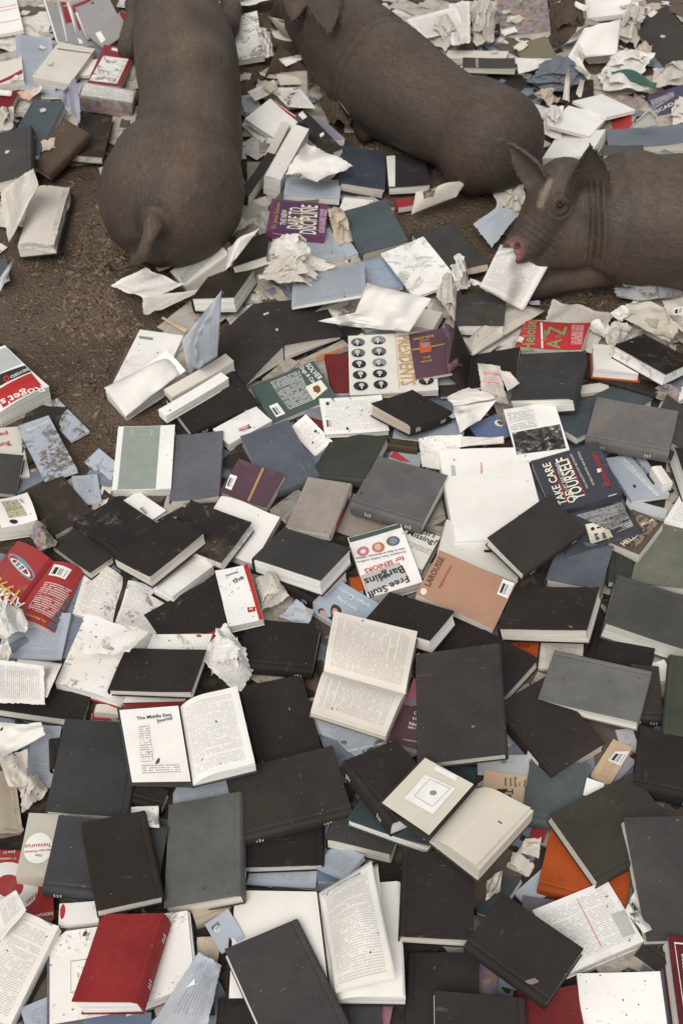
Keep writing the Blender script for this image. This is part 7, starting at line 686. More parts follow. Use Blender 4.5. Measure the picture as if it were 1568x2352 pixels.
def deco(par,items,surfs,nz=None):
    k=0
    for it in sorted(items,key=lambda a:a[0]):
        k+=1; off=.0006+.00025*k; S=surfs[it[1]]
        def pt(x,y,o=off):
            p=S(x,y); e=.002; n=(S(x+e,y)-p).cross(S(x,y+e)-p)
            n=n.normalized() if n.length>0 else Vector((0,0,1))
            if n.z<0 and nz is None: n=-n
            return p+n*o
        if it[0]=='T':
            (x0,y0),(x1,y1)=it[2]; v,f=textmesh(it[3]); 
            if not v: continue
            mx=min(a[0] for a in v); w=max(a[0] for a in v)-mx; L=math.hypot(x1-x0,y1-y0); s=L/w; hsx=it[5]; dx,dy=(x1-x0)/L,(y1-y0)/L
            vs=[pt(x0+dx*(a-mx)*s-dy*b*s*hsx, y0+dy*(a-mx)*s+dx*b*s*hsx) for a,b in v]
            link('lettering',vs,f,mat('flat',it[4]),par)
        else:
            q=it[2]; kd=it[4]; nm=DN.get(kd,'sticker')
            if kd=='portrait':
                pi_=0; R=random.Random(k*7); jx=R.uniform(-.07,.07); bgc=R.choice(('ldark','lslate','ldark','lgrey')); hw=R.uniform(.14,.19)
                for (cx,cy,rx,ry,cl) in ((.5,.5,.5,.5,bgc),(.5+jx,.33,hw+.03,.22,R.choice(('lgrey','black','lcream2'))),(.5+jx,.41,hw,.22,'lgrey2'),(.5+jx*.5,.84,.32,.2,'black'),(.5+jx,.76,.05,.10,'lw')):
                    off2=off+.00022*pi_; pi_+=1
                    vs=[pt(*quadmap(q,cx+rx*math.cos(t*.3927),cy+ry*math.sin(t*.3927)*(1 if cl!='black' else .6)),off2) for t in range(16)]
                    link('portrait',vs,[tuple(range(16))],mat('flat',cl),par)
                continue
            m={'bar':'bar','lines':'lines','lines2':'lines','photo':'photo','dirt':'cover'}.get(kd,'flat')
            colr=it[3]
            mt=mat(m,colr if colr in PAL else 'lgrey',*(('uv',) if m=='lines' else (('dirt',) if kd=='dirt' else ()))) if m!='photo' else photomat(colr)
            if kd in('oval','globe','splat','splat2','ring'):
                N=22; R=random.Random(int(q[0][0]*9999)); am=.35 if kd=='splat' else (.1 if kd=='splat2' else 0)
                rr=[.5*(1-am*R.random()) for _ in range(N)]
                P=[quadmap(q,.5+rr[t]*math.cos(2*math.pi*t/N),.5+rr[t]*math.sin(2*math.pi*t/N)) for t in range(N)]
                if kd=='ring' or kd=='globe':
                    w=.26 if kd=='ring' else .1
                    vs=[pt(*p) for p in P]+[pt(*quadmap(q,.5+(.5-w)*math.cos(2*math.pi*t/N),.5+(.5-w)*math.sin(2*math.pi*t/N))) for t in range(N)]
                    fs=[(t,(t+1)%N,N+(t+1)%N,N+t) for t in range(N)]
                    if kd=='globe':
                        for a in (.32,.5,.68):
                            for sw in (0,1):
                                b=len(vs); h=math.sqrt(max(0,.25-(a-.5)**2))
                                c4=[(a-.025,.5-h),(a+.025,.5-h),(a+.025,.5+h),(a-.025,.5+h)]
                                vs+=[pt(*quadmap(q,*(c if sw==0 else c[::-1])),off+.0001*sw) for c in c4]; fs.append((b,b+1,b+2,b+3))
                    link(nm,vs,fs,mt,par)
                else:
                    cx,cy=quadmap(q,.5,.5); vs=[pt(cx,cy)]+[pt(*p) for p in P]; link(nm,vs,[(0,t+1,(t+1)%N+1) for t in range(N)],mt,par)
            elif kd=='frame':
                vs=[];fs=[]
                t=.02
                for (a,b) in ((0,0),(1,0),(1,1),(0,1)): vs.append(pt(*quadmap(q,a,b)))
                for (a,b) in ((t,t),(1-t,t),(1-t,1-t),(t,1-t)): vs.append(pt(*quadmap(q,a,b)))
                link(nm,vs,[(i,(i+1)%4,4+(i+1)%4,4+i) for i in range(4)],mt,par)
            else:
                w=math.dist(q[0],q[1]); l=math.dist(q[0],q[3]); n=6
                sc=(1,1) if kd in('bar','photo') else (w,l)
                vs,fs,uv=grid(lambda u,v:pt(*quadmap(q,u,v)),n,n,*sc)
                if kd=='photo': uv=[(a*1.5+q[0][0]*90,b) for a,b in uv]
                link(nm,vs,fs,mt,par,uvs=uv)
def photomat(c):
    key=('photo',c)
    if key not in MATS:
        PAL.setdefault(c,(90,88,86)); mat('photo',c)
    return MATS[key]
# ---------------- book builders ----------------
def coverprof(w,t,bt,spine=.004,soft=False):
    a=w/2; P=[]
    if soft: top=[(a,t),(-a+.002,t)]; sp=[(-a,t-.001),(-a,.001)]; bot=[(-a+.002,0),(a,0)]; inn=[(a,bt),(-a+bt,bt),(-a+bt,t-bt),(a,t-bt)]
    else:
        g=-a+.011
        top=[(a-(a-g-.004)*q/4,t) for q in range(5)]+[(g,t-.0016),(g-.004,t),(-a+.001,t)]; sp=[(-a-spine*.7,t*.82),(-a-spine,t*.5),(-a-spine*.7,t*.18)]
        bot=[(-a+.001,0),(g-.004,0),(g,.0012),(g+.004,0),(a,0)]; inn=[(a,bt),(-a+.002,bt),(-a-spine+bt*1.2,t*.3),(-a-spine+bt*1.2,t*.7),(-a+.002,t-bt)]+[(g+.004+(a-g-.004)*q/4,t-bt) for q in range(5)]
    return top+sp+bot+inn
def pages_mesh(w,l,t,z0,z1,ins,rag=0,R=random):
    a=w/2-ins; b=l/2-ins; n=6; sk=R.uniform(-.003,.003)
    prof=[]
    for i in range(n+1): # fore edge from bottom to top, slightly concave
        z=z0+(z1-z0)*i/n; prof.append((a-.002*math.sin(math.pi*i/n)+sk*(i/n-.5)+(R.uniform(-.004,.003)*rag),z))
    prof=prof+[(-w/2+.003,z1),(-w/2+.003,z0)]
    ny=10 if rag else 1
    vs,fs=strip(prof,l,ins,ny)
    if rag: vs=[(x+R.uniform(-.002,.002)*rag,y+(R.uniform(-.004,.004) if abs(y)>b-.001 else 0)*rag,z) for x,y,z in vs]
    return vs,fs
def spine_marks(par,w,l,t,kind,R):
    sx=-w/2-.0042-.0005; vs=[];fs=[]
    def q(y0,y1,z0,z1,lst):
        b=len(lst[0]); lst[0].extend([(sx,y0,z0),(sx,y1,z0),(sx,y1,z1),(sx,y0,z1)]); lst[1].append((b,b+1,b+2,b+3))
    if kind in('spl','spf'):
        for cy in (R.uniform(-.38,-.28)*l,R.uniform(.2,.36)*l):
            L=[[],[]]
            for r in range(3):
                y=cy+r*.006; q(y,y+.003,t*.3+R.uniform(0,.1)*t,t*.7-R.uniform(0,.15)*t,L)
            link('spine_lettering',L[0],L[1],mat('flat','lcream2'),par)
    if kind=='spl2':
        L=[[],[]]; q(-.05*l,.28*l,t*.2,t*.8,L); link('spine_label',L[0],L[1],mat('flat','lred'),par)
        L=[[],[]]; q(-.42*l,-.28*l,t*.12,t*.88,L); link('sticker',L[0],L[1],mat('flat','lw'),par)
    if kind=='spl3':
        L=[[],[]]; q(-.3*l,-.12*l,t*.1,t*.9,L); link('sticker',L[0],L[1],mat('flat','lw'),par)
        L=[[],[]]; [q((-.42+i*.02)*l,(-.41+i*.02)*l,t*.3,t*.7,L) for i in range(4)]; link('spine_lettering',L[0],L[1],mat('flat','lgold2'),par)
def build_book(e):
    i,k,col,opt,lab,g=e; opt=opt.split(); x,y,z,yaw,a,b,w,l,t=g; R=random.Random(i)
    Rm=Matrix.Rotation(a,4,'X')@Matrix.Rotation(b,4,'Y')@Matrix.Rotation(yaw,4,'Z')
    M=Matrix.Translation((x,y,z))@Rm@Matrix.Translation((0,0,-t))
    od=dict(o.split('=') for o in opt if '=' in o)
    fl=[o for o in ('dust','mud','spk','dirty','dirty2','mould','dirt','clean') if o in opt]
    dark=col in('blk','bbrn','chr','chr2','chr3','obrn','bblk','blk2','bchr','dgrn','dgrn2','dgry')
    if k=='H':
        r=empty('hardcover_book',M,lab,'book','hardcover books heaped on the ground'); bt=.0028
        vs,fs=strip(coverprof(w,t,bt),l,0,6); wa=R.choice([0,0,.004,.007,.010,.005,.003])*min(1,w/.12); wb=R.uniform(-.6,.6)*wa
        if i in('e5','b2','h21'): wa*=.4; wb*=.4
        def dzt(X,Y): u=max(0,X/w+.2); return wa*u*u*1.6*(.6+.8*abs(Y/l))+wb*u*u*(Y/l)*2
        vs=[(X,Y,Z+(dzt(X,Y) if Z>t-bt-.0004 else 0)) for X,Y,Z in vs]
        c=link('cover',vs,fs,mat('cloth',col,*[f for f in fl if f in('dust','mud','spk')]),r); fixn(c,.0011)
        pc=R.choice(['white','cream4','cream']) if w*l>.012 else 'cream'
        if i in('a10','d10','f6','h16','g7','j15','j11','e6','g1','c1','f2','c7'): pc='tan' if i in('g7','j15','g1','c7') else 'cream'
        vs,fs=pages_mesh(w,l,t,bt,t-bt,.003,0,R); p=link('page_block',vs,fs,mat('edges',pc,*[f for f in fl if f=='mud']),r); fixn(p)
        for s in opt:
            if s in('spl','spl2','spl3'): spine_marks(r,w,l,t,s,R)
        surf=lambda X,Y: Vector((X-w/2,Y-l/2,t+dzt(X-w/2,Y-l/2)))
    elif k=='P':
        nm=od.get('n','paperback_book' if t>.011 else 'magazine')
        r=empty(nm,M,lab,'book' if t>.011 else 'magazine','paperbacks and journals heaped on the ground'); bt=.0006
        cu=.010 if 'curl' in opt else R.uniform(0,.0055); cy=R.uniform(-.5,.5)*cu; ph=.012 if 'curl' in opt else 0
        def dz(X,Y): # X,Y centred
            u=(X+w/2)/w; v=(Y+l/2)/l; return cu*max(0,u-.35)**2*2.4+cy*(v-.5)+ph*math.sin(math.pi*v)*.6
        def lift(vs): return [(X,Y,Z+dz(X,Y)*(Z/t if t>0 else 1)) for X,Y,Z in vs]
        # page block
        n=8; prof=[(w/2-.001,bt*1.2),(w/2-.001,t*.5),(w/2-.001,t-bt*1.5)]+[(w/2-(w-.002)*j/n,t-bt*1.5) for j in range(1,n+1)]+[(-w/2+.0012,bt*1.2)]
        vs,fs=strip(prof,l,.0012,8); p=link('page_block',lift(vs),fs,mat('edges','cream4' if col in('white','lblu','lgry') else 'cream',*(['ragged'] if 'dirty2' in opt else [])),r); fixn(p)
        # cover wrap: top sheet, spine, bottom sheet
        top=[(w/2-w*j/n,t) for j in range(n+1)]; outp=top+[(-w/2,0),(w/2,0)]; inn=[(w/2,bt),(-w/2+bt,bt),(-w/2+bt,t-bt)]+[(-w/2+w*j/n,t-bt) for j in range(1,n+1)]
        vs,fs=strip(outp+inn,l,0,8)
        op=list(fl)
        if 'pr' in opt: op.append('pr')
        if col in('multi','mgred','food','fire'): op.append('multi')
        c=link('cover',lift(vs),fs,mat('cover',col,*op),r); fixn(c); c['pw']=w; c['pl']=l
        c.data.polygons.foreach_set('use_smooth',[False]*len(c.data.polygons))
        surf=lambda X,Y: Vector((X-w/2,Y-l/2,t+dz(X-w/2,Y-l/2)))
        if 'rt' in opt: pass
        if 'c2' in od:
            vs,fs,uv=grid(lambda u,v:surf(u*w*.12+.0005,v*l)+Vector((0,0,.0007)),2,6); link('spine_strip',vs,fs,mat('flat',od['c2']),r)
        if 'orl' in opt:
            for yy in (.62,.72,.3):
                vs,fs,uv=grid(lambda u,v:surf(w*(.05+.9*u),l*(yy+.012*v))+Vector((0,0,.0007)),4,1); link('rule_line',vs,fs,mat('flat','lorange'),r)
    else: # K: page block lying open on its back board
        r=empty('open_book',M,lab,'book','books lying open in the heap'); bc=od.get('c','blk'); bt=.0028 if t>.02 else .001
        vs,fs=strip([(w/2+.003,0),(w/2+.003,bt),(-w/2-.003,bt),(-w/2-.003,0)],l+.006,0,1); c=link('cover',vs,fs,mat('cloth',bc),r); fixn(c,.0008)
        bu=.012 if ('bulge' in opt or 'pr' in opt) else .004; rg=1 if 'ragged' in opt else 0
        if 'ragged' in opt: bu=.014
        def dz(X,Y): u=(X+w/2)/w; return bu*(math.sin(math.pi*min(1,u*1.25)**.7)-.25) -(.004*u if rg else 0)
        n=12; prof=[(w/2-.004,bt),(w/2-.004,t*.5),(w/2-.004,t)]+[(w/2-.004-(w-.006)*j/n,t) for j in range(1,n+1)]+[(-w/2+.002,bt)]
        vs,fs=strip(prof,l,.004,10)
        vs=[(X+(R.uniform(-.004,.004) if rg and abs(X)>w/2-.006 else 0),Y+(R.uniform(-.005,.005) if rg and abs(Y)>l/2-.005 else 0),Z+dz(X,Y)*(Z-bt)/(t)) for X,Y,Z in vs]
        p=link('page_block',vs,fs,mat('edges',col,*(['ragged'] if rg else [])),r); fixn(p)
        op=list(fl)
        if 'pr' in opt: op.append('pr')
        surf=lambda X,Y: Vector((X-w/2,Y-l/2,t+dz(X-w/2,Y-l/2)+.0004))
        vs,fs,uv=grid(lambda u,v:surf(.005+u*(w-.0085),.0035+v*(l-.007)),12,6,w,l)
        link('top_page',vs,fs,mat('paper',col,*op,*(['uv'] if 'pr' in opt else [])),r,smooth=True,uvs=uv)
    if i in DECO: deco(r,DECO[i],[surf])
    return r
def cat_up(G,N,M):
    """Catmull-Rom upsample (N+1,N+1,3) grid to (M+1,M+1,3)"""
    def row(A,m):
        n=A.shape[0]-1; P=np.concatenate([[2*A[0]-A[1]],A,[2*A[-1]-A[-2]]]); out=[]
        for j in range(m+1):
            s=j/m*n; i=min(int(s),n-1); f=s-i; p0,p1,p2,p3=P[i],P[i+1],P[i+2],P[i+3]
            out.append(.5*(2*p1+(p2-p0)*f+(2*p0-5*p1+4*p2-p3)*f*f+(3*p1-p0-3*p2+p3)*f**3))
        return np.array(out)
    A=row(G,M); return np.swapaxes(row(np.swapaxes(A,0,1),M),0,1)
def folds(R,n,amp):
    L=[(R.uniform(0,math.pi),R.uniform(0,1),R.uniform(.8,2.3),R.uniform(.4,1)*amp) for _ in range(n)]
    def f(u,v):
        s=0
        for a,o,fr,am in L:
            d=(u*math.cos(a)+v*math.sin(a))*fr+o; q_=abs((d%1)*2-1); s+=am*(q_*q_*(3-2*q_)*.65+q_*.35)
        return s/n
    return f
def build_sheet(e,objs):
    i,k,col,opt,lab,g=e; opt=opt.split(); R=random.Random(i); od=dict(o.split('=') for o in opt if '=' in o)
    G=np.array(g).reshape(-1,3)/1000.; n=int(round(math.sqrt(len(G))))-1; G=G.reshape(n+1,n+1,3)
    c=G.reshape(-1,3).mean(0); c[2]=G[:,:,2].min(); G=G-c
    w=np.linalg.norm(G[-1,n//2]-G[0,n//2]); l=np.linalg.norm(G[n//2,-1]-G[n//2,0])
    crum='crum' in opt; bul='bulge' in opt
    M_=24
    A=cat_up(G,n,M_) if n>1 else cat_up(np.array([[G[0,0],G[0,1]],[G[1,0],G[1,1]]]),1,M_)
    if k=='B': 
        f=lambda u,v:0
    else:
        fo=folds(R,5,.045 if 'crum2' in opt else .022) if crum else (lambda u,v:0)
        f=lambda u,v: fo(u,v)+(.035*math.sin(math.pi*u)*math.sin(math.pi*min(1,v*1.0)) if bul else .004*math.sin(3*u+R_ph)*math.sin(2.5*v+1))
    R_ph=R.uniform(0,6)
    jit=.010 if crum else 0
    ed=[R.uniform(-1,1) for _ in range(4*M_+8)]
    B_=np.array(A)
    for a in range(M_+1):
        for b in range(M_+1):
            u,v=a/M_,b/M_
            B_[a,b,2]+=max(0,f(u,v))*(1 if not bul else 1)
            if jit or 'torn' in opt:
                if a in(0,M_): B_[a,b,:2]+= (A[M_//2,b,:2]-A[a,b,:2])*.5*(abs(ed[b])*.12)
                if b in(0,M_): B_[a,b,:2]+= (A[a,M_//2,:2]-A[a,b,:2])*.5*(abs(ed[30+a])*(.34 if 'torn' in opt and b==0 else .12))
    vs=[tuple(p) for p in B_.reshape(-1,3)]; fs=[];uv=[]
    for a in range(M_+1):
        for b in range(M_+1): uv.append((a/M_*w,b/M_*l))
    for a in range(M_):
        for b in range(M_):
            q=a*(M_+1)+b; fs.append((q,q+M_+1,q+M_+2,q+1))
    fl=[o for o in ('spk','dirty','dirty2') if o in opt]
    if 'pr' in opt: fl+=['pr','uv']
    if col in('white','cream'): fl.append('thin')
    board=k=='B' or col in('navy','plum2')
    par=objs.get(od.get('par'))
    nm='loose_page' if not board else 'book_board'
    if par: nm='page' if not board else 'back_cover'
    o=link(nm,vs,fs,mat('cloth',col) if k=='B' else mat('cover' if board or col in('dgreen','lilac') else 'paper',col,*fl),None,smooth=not crum,uvs=uv)
    s=o.modifiers.new('s','SOLIDIFY'); s.thickness=.003 if k=='B' else .0007; s.offset=-1
    o.location=c
    if par: o.parent=par; o.matrix_parent_inverse=par.matrix_world.inverted()
    else: o['label']=lab; o['category']='loose page' if not board else 'book cover'; o['group']='loose pages scattered over the heap'
    def surf(X,Y):
        u=min(max(X/w,0),1)*M_; v=min(max(Y/l,0),1)*M_; a=min(int(u),M_-1); b=min(int(v),M_-1); fu,fv=u-a,v-b
        p=B_[a,b]*(1-fu)*(1-fv)+B_[a+1,b]*fu*(1-fv)+B_[a,b+1]*(1-fu)*fv+B_[a+1,b+1]*fu*fv; return Vector(p)+Vector((0,0,.001))
    if i in DECO: deco(o,DECO[i],[surf])
    if 'c2' in od and i=='j3': pass
    return o
def build_crumple(e):
    i,k,col,opt,lab,g=e; R=random.Random(i); q=[Vector(p) for p in g[:4]]; hc=g[4]/100.
    c=sum(q,Vector())/4; c.z=q[0].z-.015; q=[p-c for p in q]
    vs=[];fs=[];uvs=[]; ns=5 if hc>.045 else 4; N=16
    for s in range(ns):
        fo=folds(R,4,hc*1.25); u0=R.uniform(0,.35); u1=u0+R.uniform(.5,.65); v0=R.uniform(0,.35); v1=v0+R.uniform(.5,.65)
        if s==0: u0,u1,v0,v1=0,1,0,1
        u1=min(u1,1.04); v1=min(v1,1.04); rot=R.uniform(-.3,.3); cu,cv=(u0+u1)/2,(v0+v1)/2; zo=s*hc*.10; cupu=R.uniform(-1,1); b0=len(vs); bx=R.uniform(-.02,.02)
        tilt=(R.uniform(-.5,.5)*hc*1.2,R.uniform(-.5,.5)*hc*1.2)
        for a in range(N+1):
            for b in range(N+1):
                u=u0+(u1-u0)*a/N; v=v0+(v1-v0)*b/N; du,dv=u-cu,v-cv; u_=cu+du*math.cos(rot)-dv*math.sin(rot); v_=cv+du*math.sin(rot)+dv*math.cos(rot)
                if a in(0,N) or b in(0,N): u_+=R.uniform(-.03,.03); v_+=R.uniform(-.03,.03)
                p=(q[0]*(1-u_)*(1-v_)+q[1]*(1-u_)*v_+q[2]*u_*v_+q[3]*u_*(1-v_))
                r=min(1,math.hypot((u-.5)*2,(v-.5)*2)); z=.004+zo+fo(u,v)*(1.15-.6*r)+hc*.35*(1-r*r)+tilt[0]*du+tilt[1]*dv
                sh=fo(v*1.3+.2,u*1.1)-hc*.5
                vs.append(p+Vector((sh*.18,-sh*.14,max(.002,z)))); uvs.append((u*.2+s,v*.25))
        for a in range(N):
            for b in range(N):
                n=b0+a*(N+1)+b; fs.append((n,n+N+1,n+N+2,n+1))
    m=mat('paper',col,'pr','uv','spk','thin') if col in('white','cream') else mat('paper' if col!='multi' else 'cover',col,*(['multi'] if col=='multi' else ['dirty']))
    if col=='mud': m=mat('soil','mud')
    o=link('crumpled_paper' if col!='mud' else 'mud_clump',vs,fs,m,None,uvs=uvs); o.location=c
    s=o.modifiers.new('s','SOLIDIFY'); s.thickness=.0006
    o['label']=lab; o['category']='crumpled paper' if col!='mud' else 'mud'; o['group']='crumpled and torn paper in the heap'
    return o
def lerp4(Q,u,v): return Q[0]*(1-u)*(1-v)+Q[1]*(1-u)*v+Q[2]*u*v+Q[3]*u*(1-v)
def build_open(e):
    i,k,col,opt,lab,g=e; opt=opt.split(); R=random.Random(i); P=[Vector(p) for p in g[:6]]; base=g[6]; A1,G1,B1,B0,G0,A0=P
    c=sum(P,Vector())/6; c.z=base; P=[p-c for p in P]; A1,G1,B1,B0,G0,A0=P
    r=empty('open_book' if k=='O' else 'face_down_book',Matrix.Translation(c),lab,'book','books lying open in the heap')
    surfs=[]; halves=[(A0,A1,G1,G0,0),(B1,B0,G0,G1,1)] # outer-bottom, outer-top, gutter...
    fl=[o for o in('dirty','spk','clean') if o in opt]
    if k=='O':
        bc={'a6':'blugry','b1':'blk','a13':'dgrn','b14':'obrn','e1':'olv','d8':'cream','d9':'sred'}.get(i,'blk'); pcol='white' if col in('blugry','dgrn','sred') else 'cream'
        if col=='cream3': pcol='cream3'
        fs_all=[];vs_all=[]
        for (oa,ob,gb,ga,side) in halves:
            # for side 0: oa=A0 (bottom) ob=A1 ; gutter gb=G1(top) ga=G0
            Q=[oa,ob,gb,ga]; th=(oa.z+ob.z)/2
            hump=min(.010,.004+th*.22); dip=th*.55+.002
            def top(u,v,Q=Q,hump=hump,dip=dip,th=th):
                p=lerp4(Q,u,v).copy(); p.z+=hump*math.sin(math.pi*u**1.6)-dip*u**9 ; p.z=max(p.z,.002); return p
            W_=((ga-oa).length+(gb-ob).length)/2; L_=((ob-oa).length+(gb-ga).length)/2
            if th>.008:
                nu,nv=16,8
                vs,fs,uv=grid(lambda u,v:top(u,v),nu,nv,W_,L_)
                n0=len(vs); ring=[a*(nv+1) for a in range(nu+1)]+[nu*(nv+1)+b for b in range(1,nv+1)]+[a*(nv+1)+nv for a in range(nu-1,-1,-1)]+[b for b in range(nv-1,0,-1)]
                sv=[];sf=[];m=len(ring); SG=4
                for s in range(SG+1):
                    for t_ in ring:
                        p=vs[t_]; sv.append(Vector((p.x,p.y,p.z*(1-s/SG)+.0035*(s/SG))))
                for s in range(SG):
                    for j in range(m): sf.append((s*m+j,s*m+(j+1)%m,(s+1)*m+(j+1)%m,(s+1)*m+j))
                o=link('page_block',sv,sf,mat('edges',pcol),r); fixn(o)
                op=fl+(['pr','uv'] if 'pr' in opt or ('prR' in opt and side==1) else [])
                o=link('top_page',[p+Vector((0,0,.0003)) for p in vs],fs,mat('paper',pcol,*op),r,smooth=True,uvs=uv)
                for q_ in range(3 if th>.012 and i in('b14','e1','b1','a6','a13') else 0):
                    la,lb,lc=R.uniform(.003,.010),R.uniform(-.5,.9),R.uniform(.0,.012)
                    def lf(u,v,la=la,lb=lb,lc=lc,q_=q_):
                        uu=u*(1-lc*6)+lc*6; p=top(min(1,uu),v); p.z+=.0006*(q_+1)+la*(1-u)**2.5*(.35+max(0,lb*(v-.3)+.2)); return p
                    vs2,fs2,uv2=grid(lf,14,8,W_,L_); link('page',vs2,fs2,mat('paper',pcol,*op),r,smooth=True,uvs=uv2)
            else:
                vs,fs,uv=grid(lambda u,v:lerp4(Q,.02+u*.96,.02+v*.96)+Vector((0,0,.0035-min(.003,th))),12,8,W_,L_)
                o=link('endpaper',vs,fs,mat('paper',pcol,*fl,*(['pr','uv'] if 'pr' in opt or ('prR' in opt and side==1) else [])),r,smooth=True,uvs=uv)
                top=lambda u,v,Q=Q,th=th: lerp4(Q,.02+u*.96,.02+v*.96)+Vector((0,0,.0038-min(.003,th)))
            # board
            cx=(oa+ob+ga+gb)/4; ex=lambda p:Vector((cx.x+(p.x-cx.x)*1.035,cx.y+(p.y-cx.y)*1.035,0))
            zt=(lambda p: min(.003,p.z)) 
            lowz=th-.003 if th<.008 else 0
            if lowz>0: pass
            b0=len(vs_all)
            pts=[ex(p) for p in (oa,ob,gb,ga)]; zz=max(0,lowz)
            vs_all+= [Vector((p.x,p.y,zz)) for p in pts]+[Vector((p.x,p.y,zz+.003)) for p in pts]
            fs_all+=[tuple(b0+x for x in f) for f in((0,1,2,3),(7,6,5,4),(0,4,5,1),(1,5,6,2),(2,6,7,3),(3,7,4,0))]
            if side==0: surfs.append(lambda X,Y,top=top,W_=W_,L_=L_: top(min(1,max(0,X/W_)),min(1,max(0,Y/L_)))+Vector((0,0,.0006)))
            else: surfs.append(lambda X,Y,top=top,W_=W_,L_=L_: top(min(1,max(0,1-X/W_)),min(1,max(0,1-Y/L_)))+Vector((0,0,.0006)))
        o=link('cover',vs_all,fs_all,mat('cloth',bc),r); fixn(o,.0008)
    else:
        vs_all=[];fs_all=[];soft=col=='sred'; bt=.0012 if soft else .003
        for (oa,ob,gb,ga,side) in halves:
            Q=[oa,ob,gb,ga]; b0=len(vs_all); bend=.012 if soft else .003
            f=lambda u,v,Q=Q: lerp4(Q,u,v)+Vector((0,0,bend*math.sin(math.pi*u)))
            n=8
            for lay in (0,1):
                for a in range(n+1):
                    for b in range(n+1): vs_all.append(f(a/n,b/n)-Vector((0,0,bt*lay)))
            m=(n+1)**2
            for lay in(0,1):
                for a in range(n):
                    for b in range(n):
                        q=b0+lay*m+a*(n+1)+b; fs_all.append((q,q+n+1,q+n+2,q+1))
            rg=[a*(n+1) for a in range(n+1)]+[n*(n+1)+b for b in range(1,n+1)]+[a*(n+1)+n for a in range(n-1,-1,-1)]+[b for b in range(n-1,0,-1)]
            for j in range(len(rg)): x,y=rg[j],rg[(j+1)%len(rg)]; fs_all.append((b0+x,b0+y,b0+m+y,b0+m+x))
            # page wedge
            vs=[];nn=8
            def pg(u,v,s,f=f):
                p=f(.05+.93*u,.03+.94*v); z1=p.z-bt-.001; zb=.002; return Vector((p.x,p.y,z1*(1-s)+min(z1,zb+.6*z1*(1-u)*.3)*s))
            fsg=[];G_=[]
            for s in range(5):
                for a in range(nn+1):
                    G_.append(pg(a/nn,0,s/4))
            for s in range(5):
                for a in range(nn+1): G_.append(pg(a/nn,1,s/4))
            m2=5*(nn+1)
            for h in(0,m2):
                for s in range(4):
                    for a in range(nn): q=h+s*(nn+1)+a; fsg.append((q,q+1,q+nn+2,q+nn+1))
            for s in range(4):
                for a in(0,nn): q=s*(nn+1)+a; fsg.append((q,q+nn+1,m2+q+nn+1,m2+q))
            for a in range(nn):
                for s in(0,4): q=s*(nn+1)+a; fsg.append((q,q+1,m2+q+1,m2+q))
            o=link('page_block',G_,fsg,mat('edges','cream'),r); fixn(o)
            W_=((ga-oa).length+(gb-ob).length)/2; L_=((ob-oa).length+(gb-ga).length)/2
            if side==0: surfs.append(lambda X,Y,f=f,W_=W_,L_=L_: f(X/W_,Y/L_))
            else: surfs.append(lambda X,Y,f=f,W_=W_,L_=L_: f(1-X/W_,1-Y/L_))
        # spine bridge
        o=link('cover',vs_all,fs_all,mat('cover' if soft else 'cloth',col,*(['mud'] if col=='brn' else [])),r); fixn(o)
    if i in DECO: deco(r,DECO[i],surfs)
    return r
# ---------------- ground ----------------
def insoil(x,y):
    for poly in SOIL:
        ins=False; n=len(poly)
        for i in range(n):
            x1,y1=poly[i];x2,y2=poly[(i+1)%n]
            if (y1>y)!=(y2>y) and x<(x2-x1)*(y-y1)/(y2-y1)+x1: ins=not ins
        if ins: return True
    return False
def hill(x,y):
    return .012*math.sin(x*2.3+1)*math.sin(y*1.9)+.006*math.sin(x*7+y*3)+.004*math.sin(x*13-y*11)
RG=random.Random(3)
def ground():
    xs=[-30,-12,-6,-3.5]+[-2.6+.04*i for i in range(131)]+[3.5,6,12,30]; ys=[-20,-6,-1,.2]+[.6+.04*i for i in range(151)]+[7.2,9,14,40]
    vs=[];fs=[]
    for y in ys:
        for x in xs:
            near=-2.6<=x<=2.6 and .6<=y<=6.6
            z=-.012+(hill(x,y)*(.8 if near else 0))+(RG.uniform(-.004,.004) if near else 0)
            vs.append((x,y,z))
    n=len(xs)
    for j in range(len(ys)-1):
        for i in range(n-1): fs.append((j*n+i,j*n+i+1,(j+1)*n+i+1,(j+1)*n+i))
    o=link('ground',vs,fs,mat('soil','soil'),smooth=True); o['kind']='structure'; o['label']='brown trampled soil under the books and pigs'
ground()
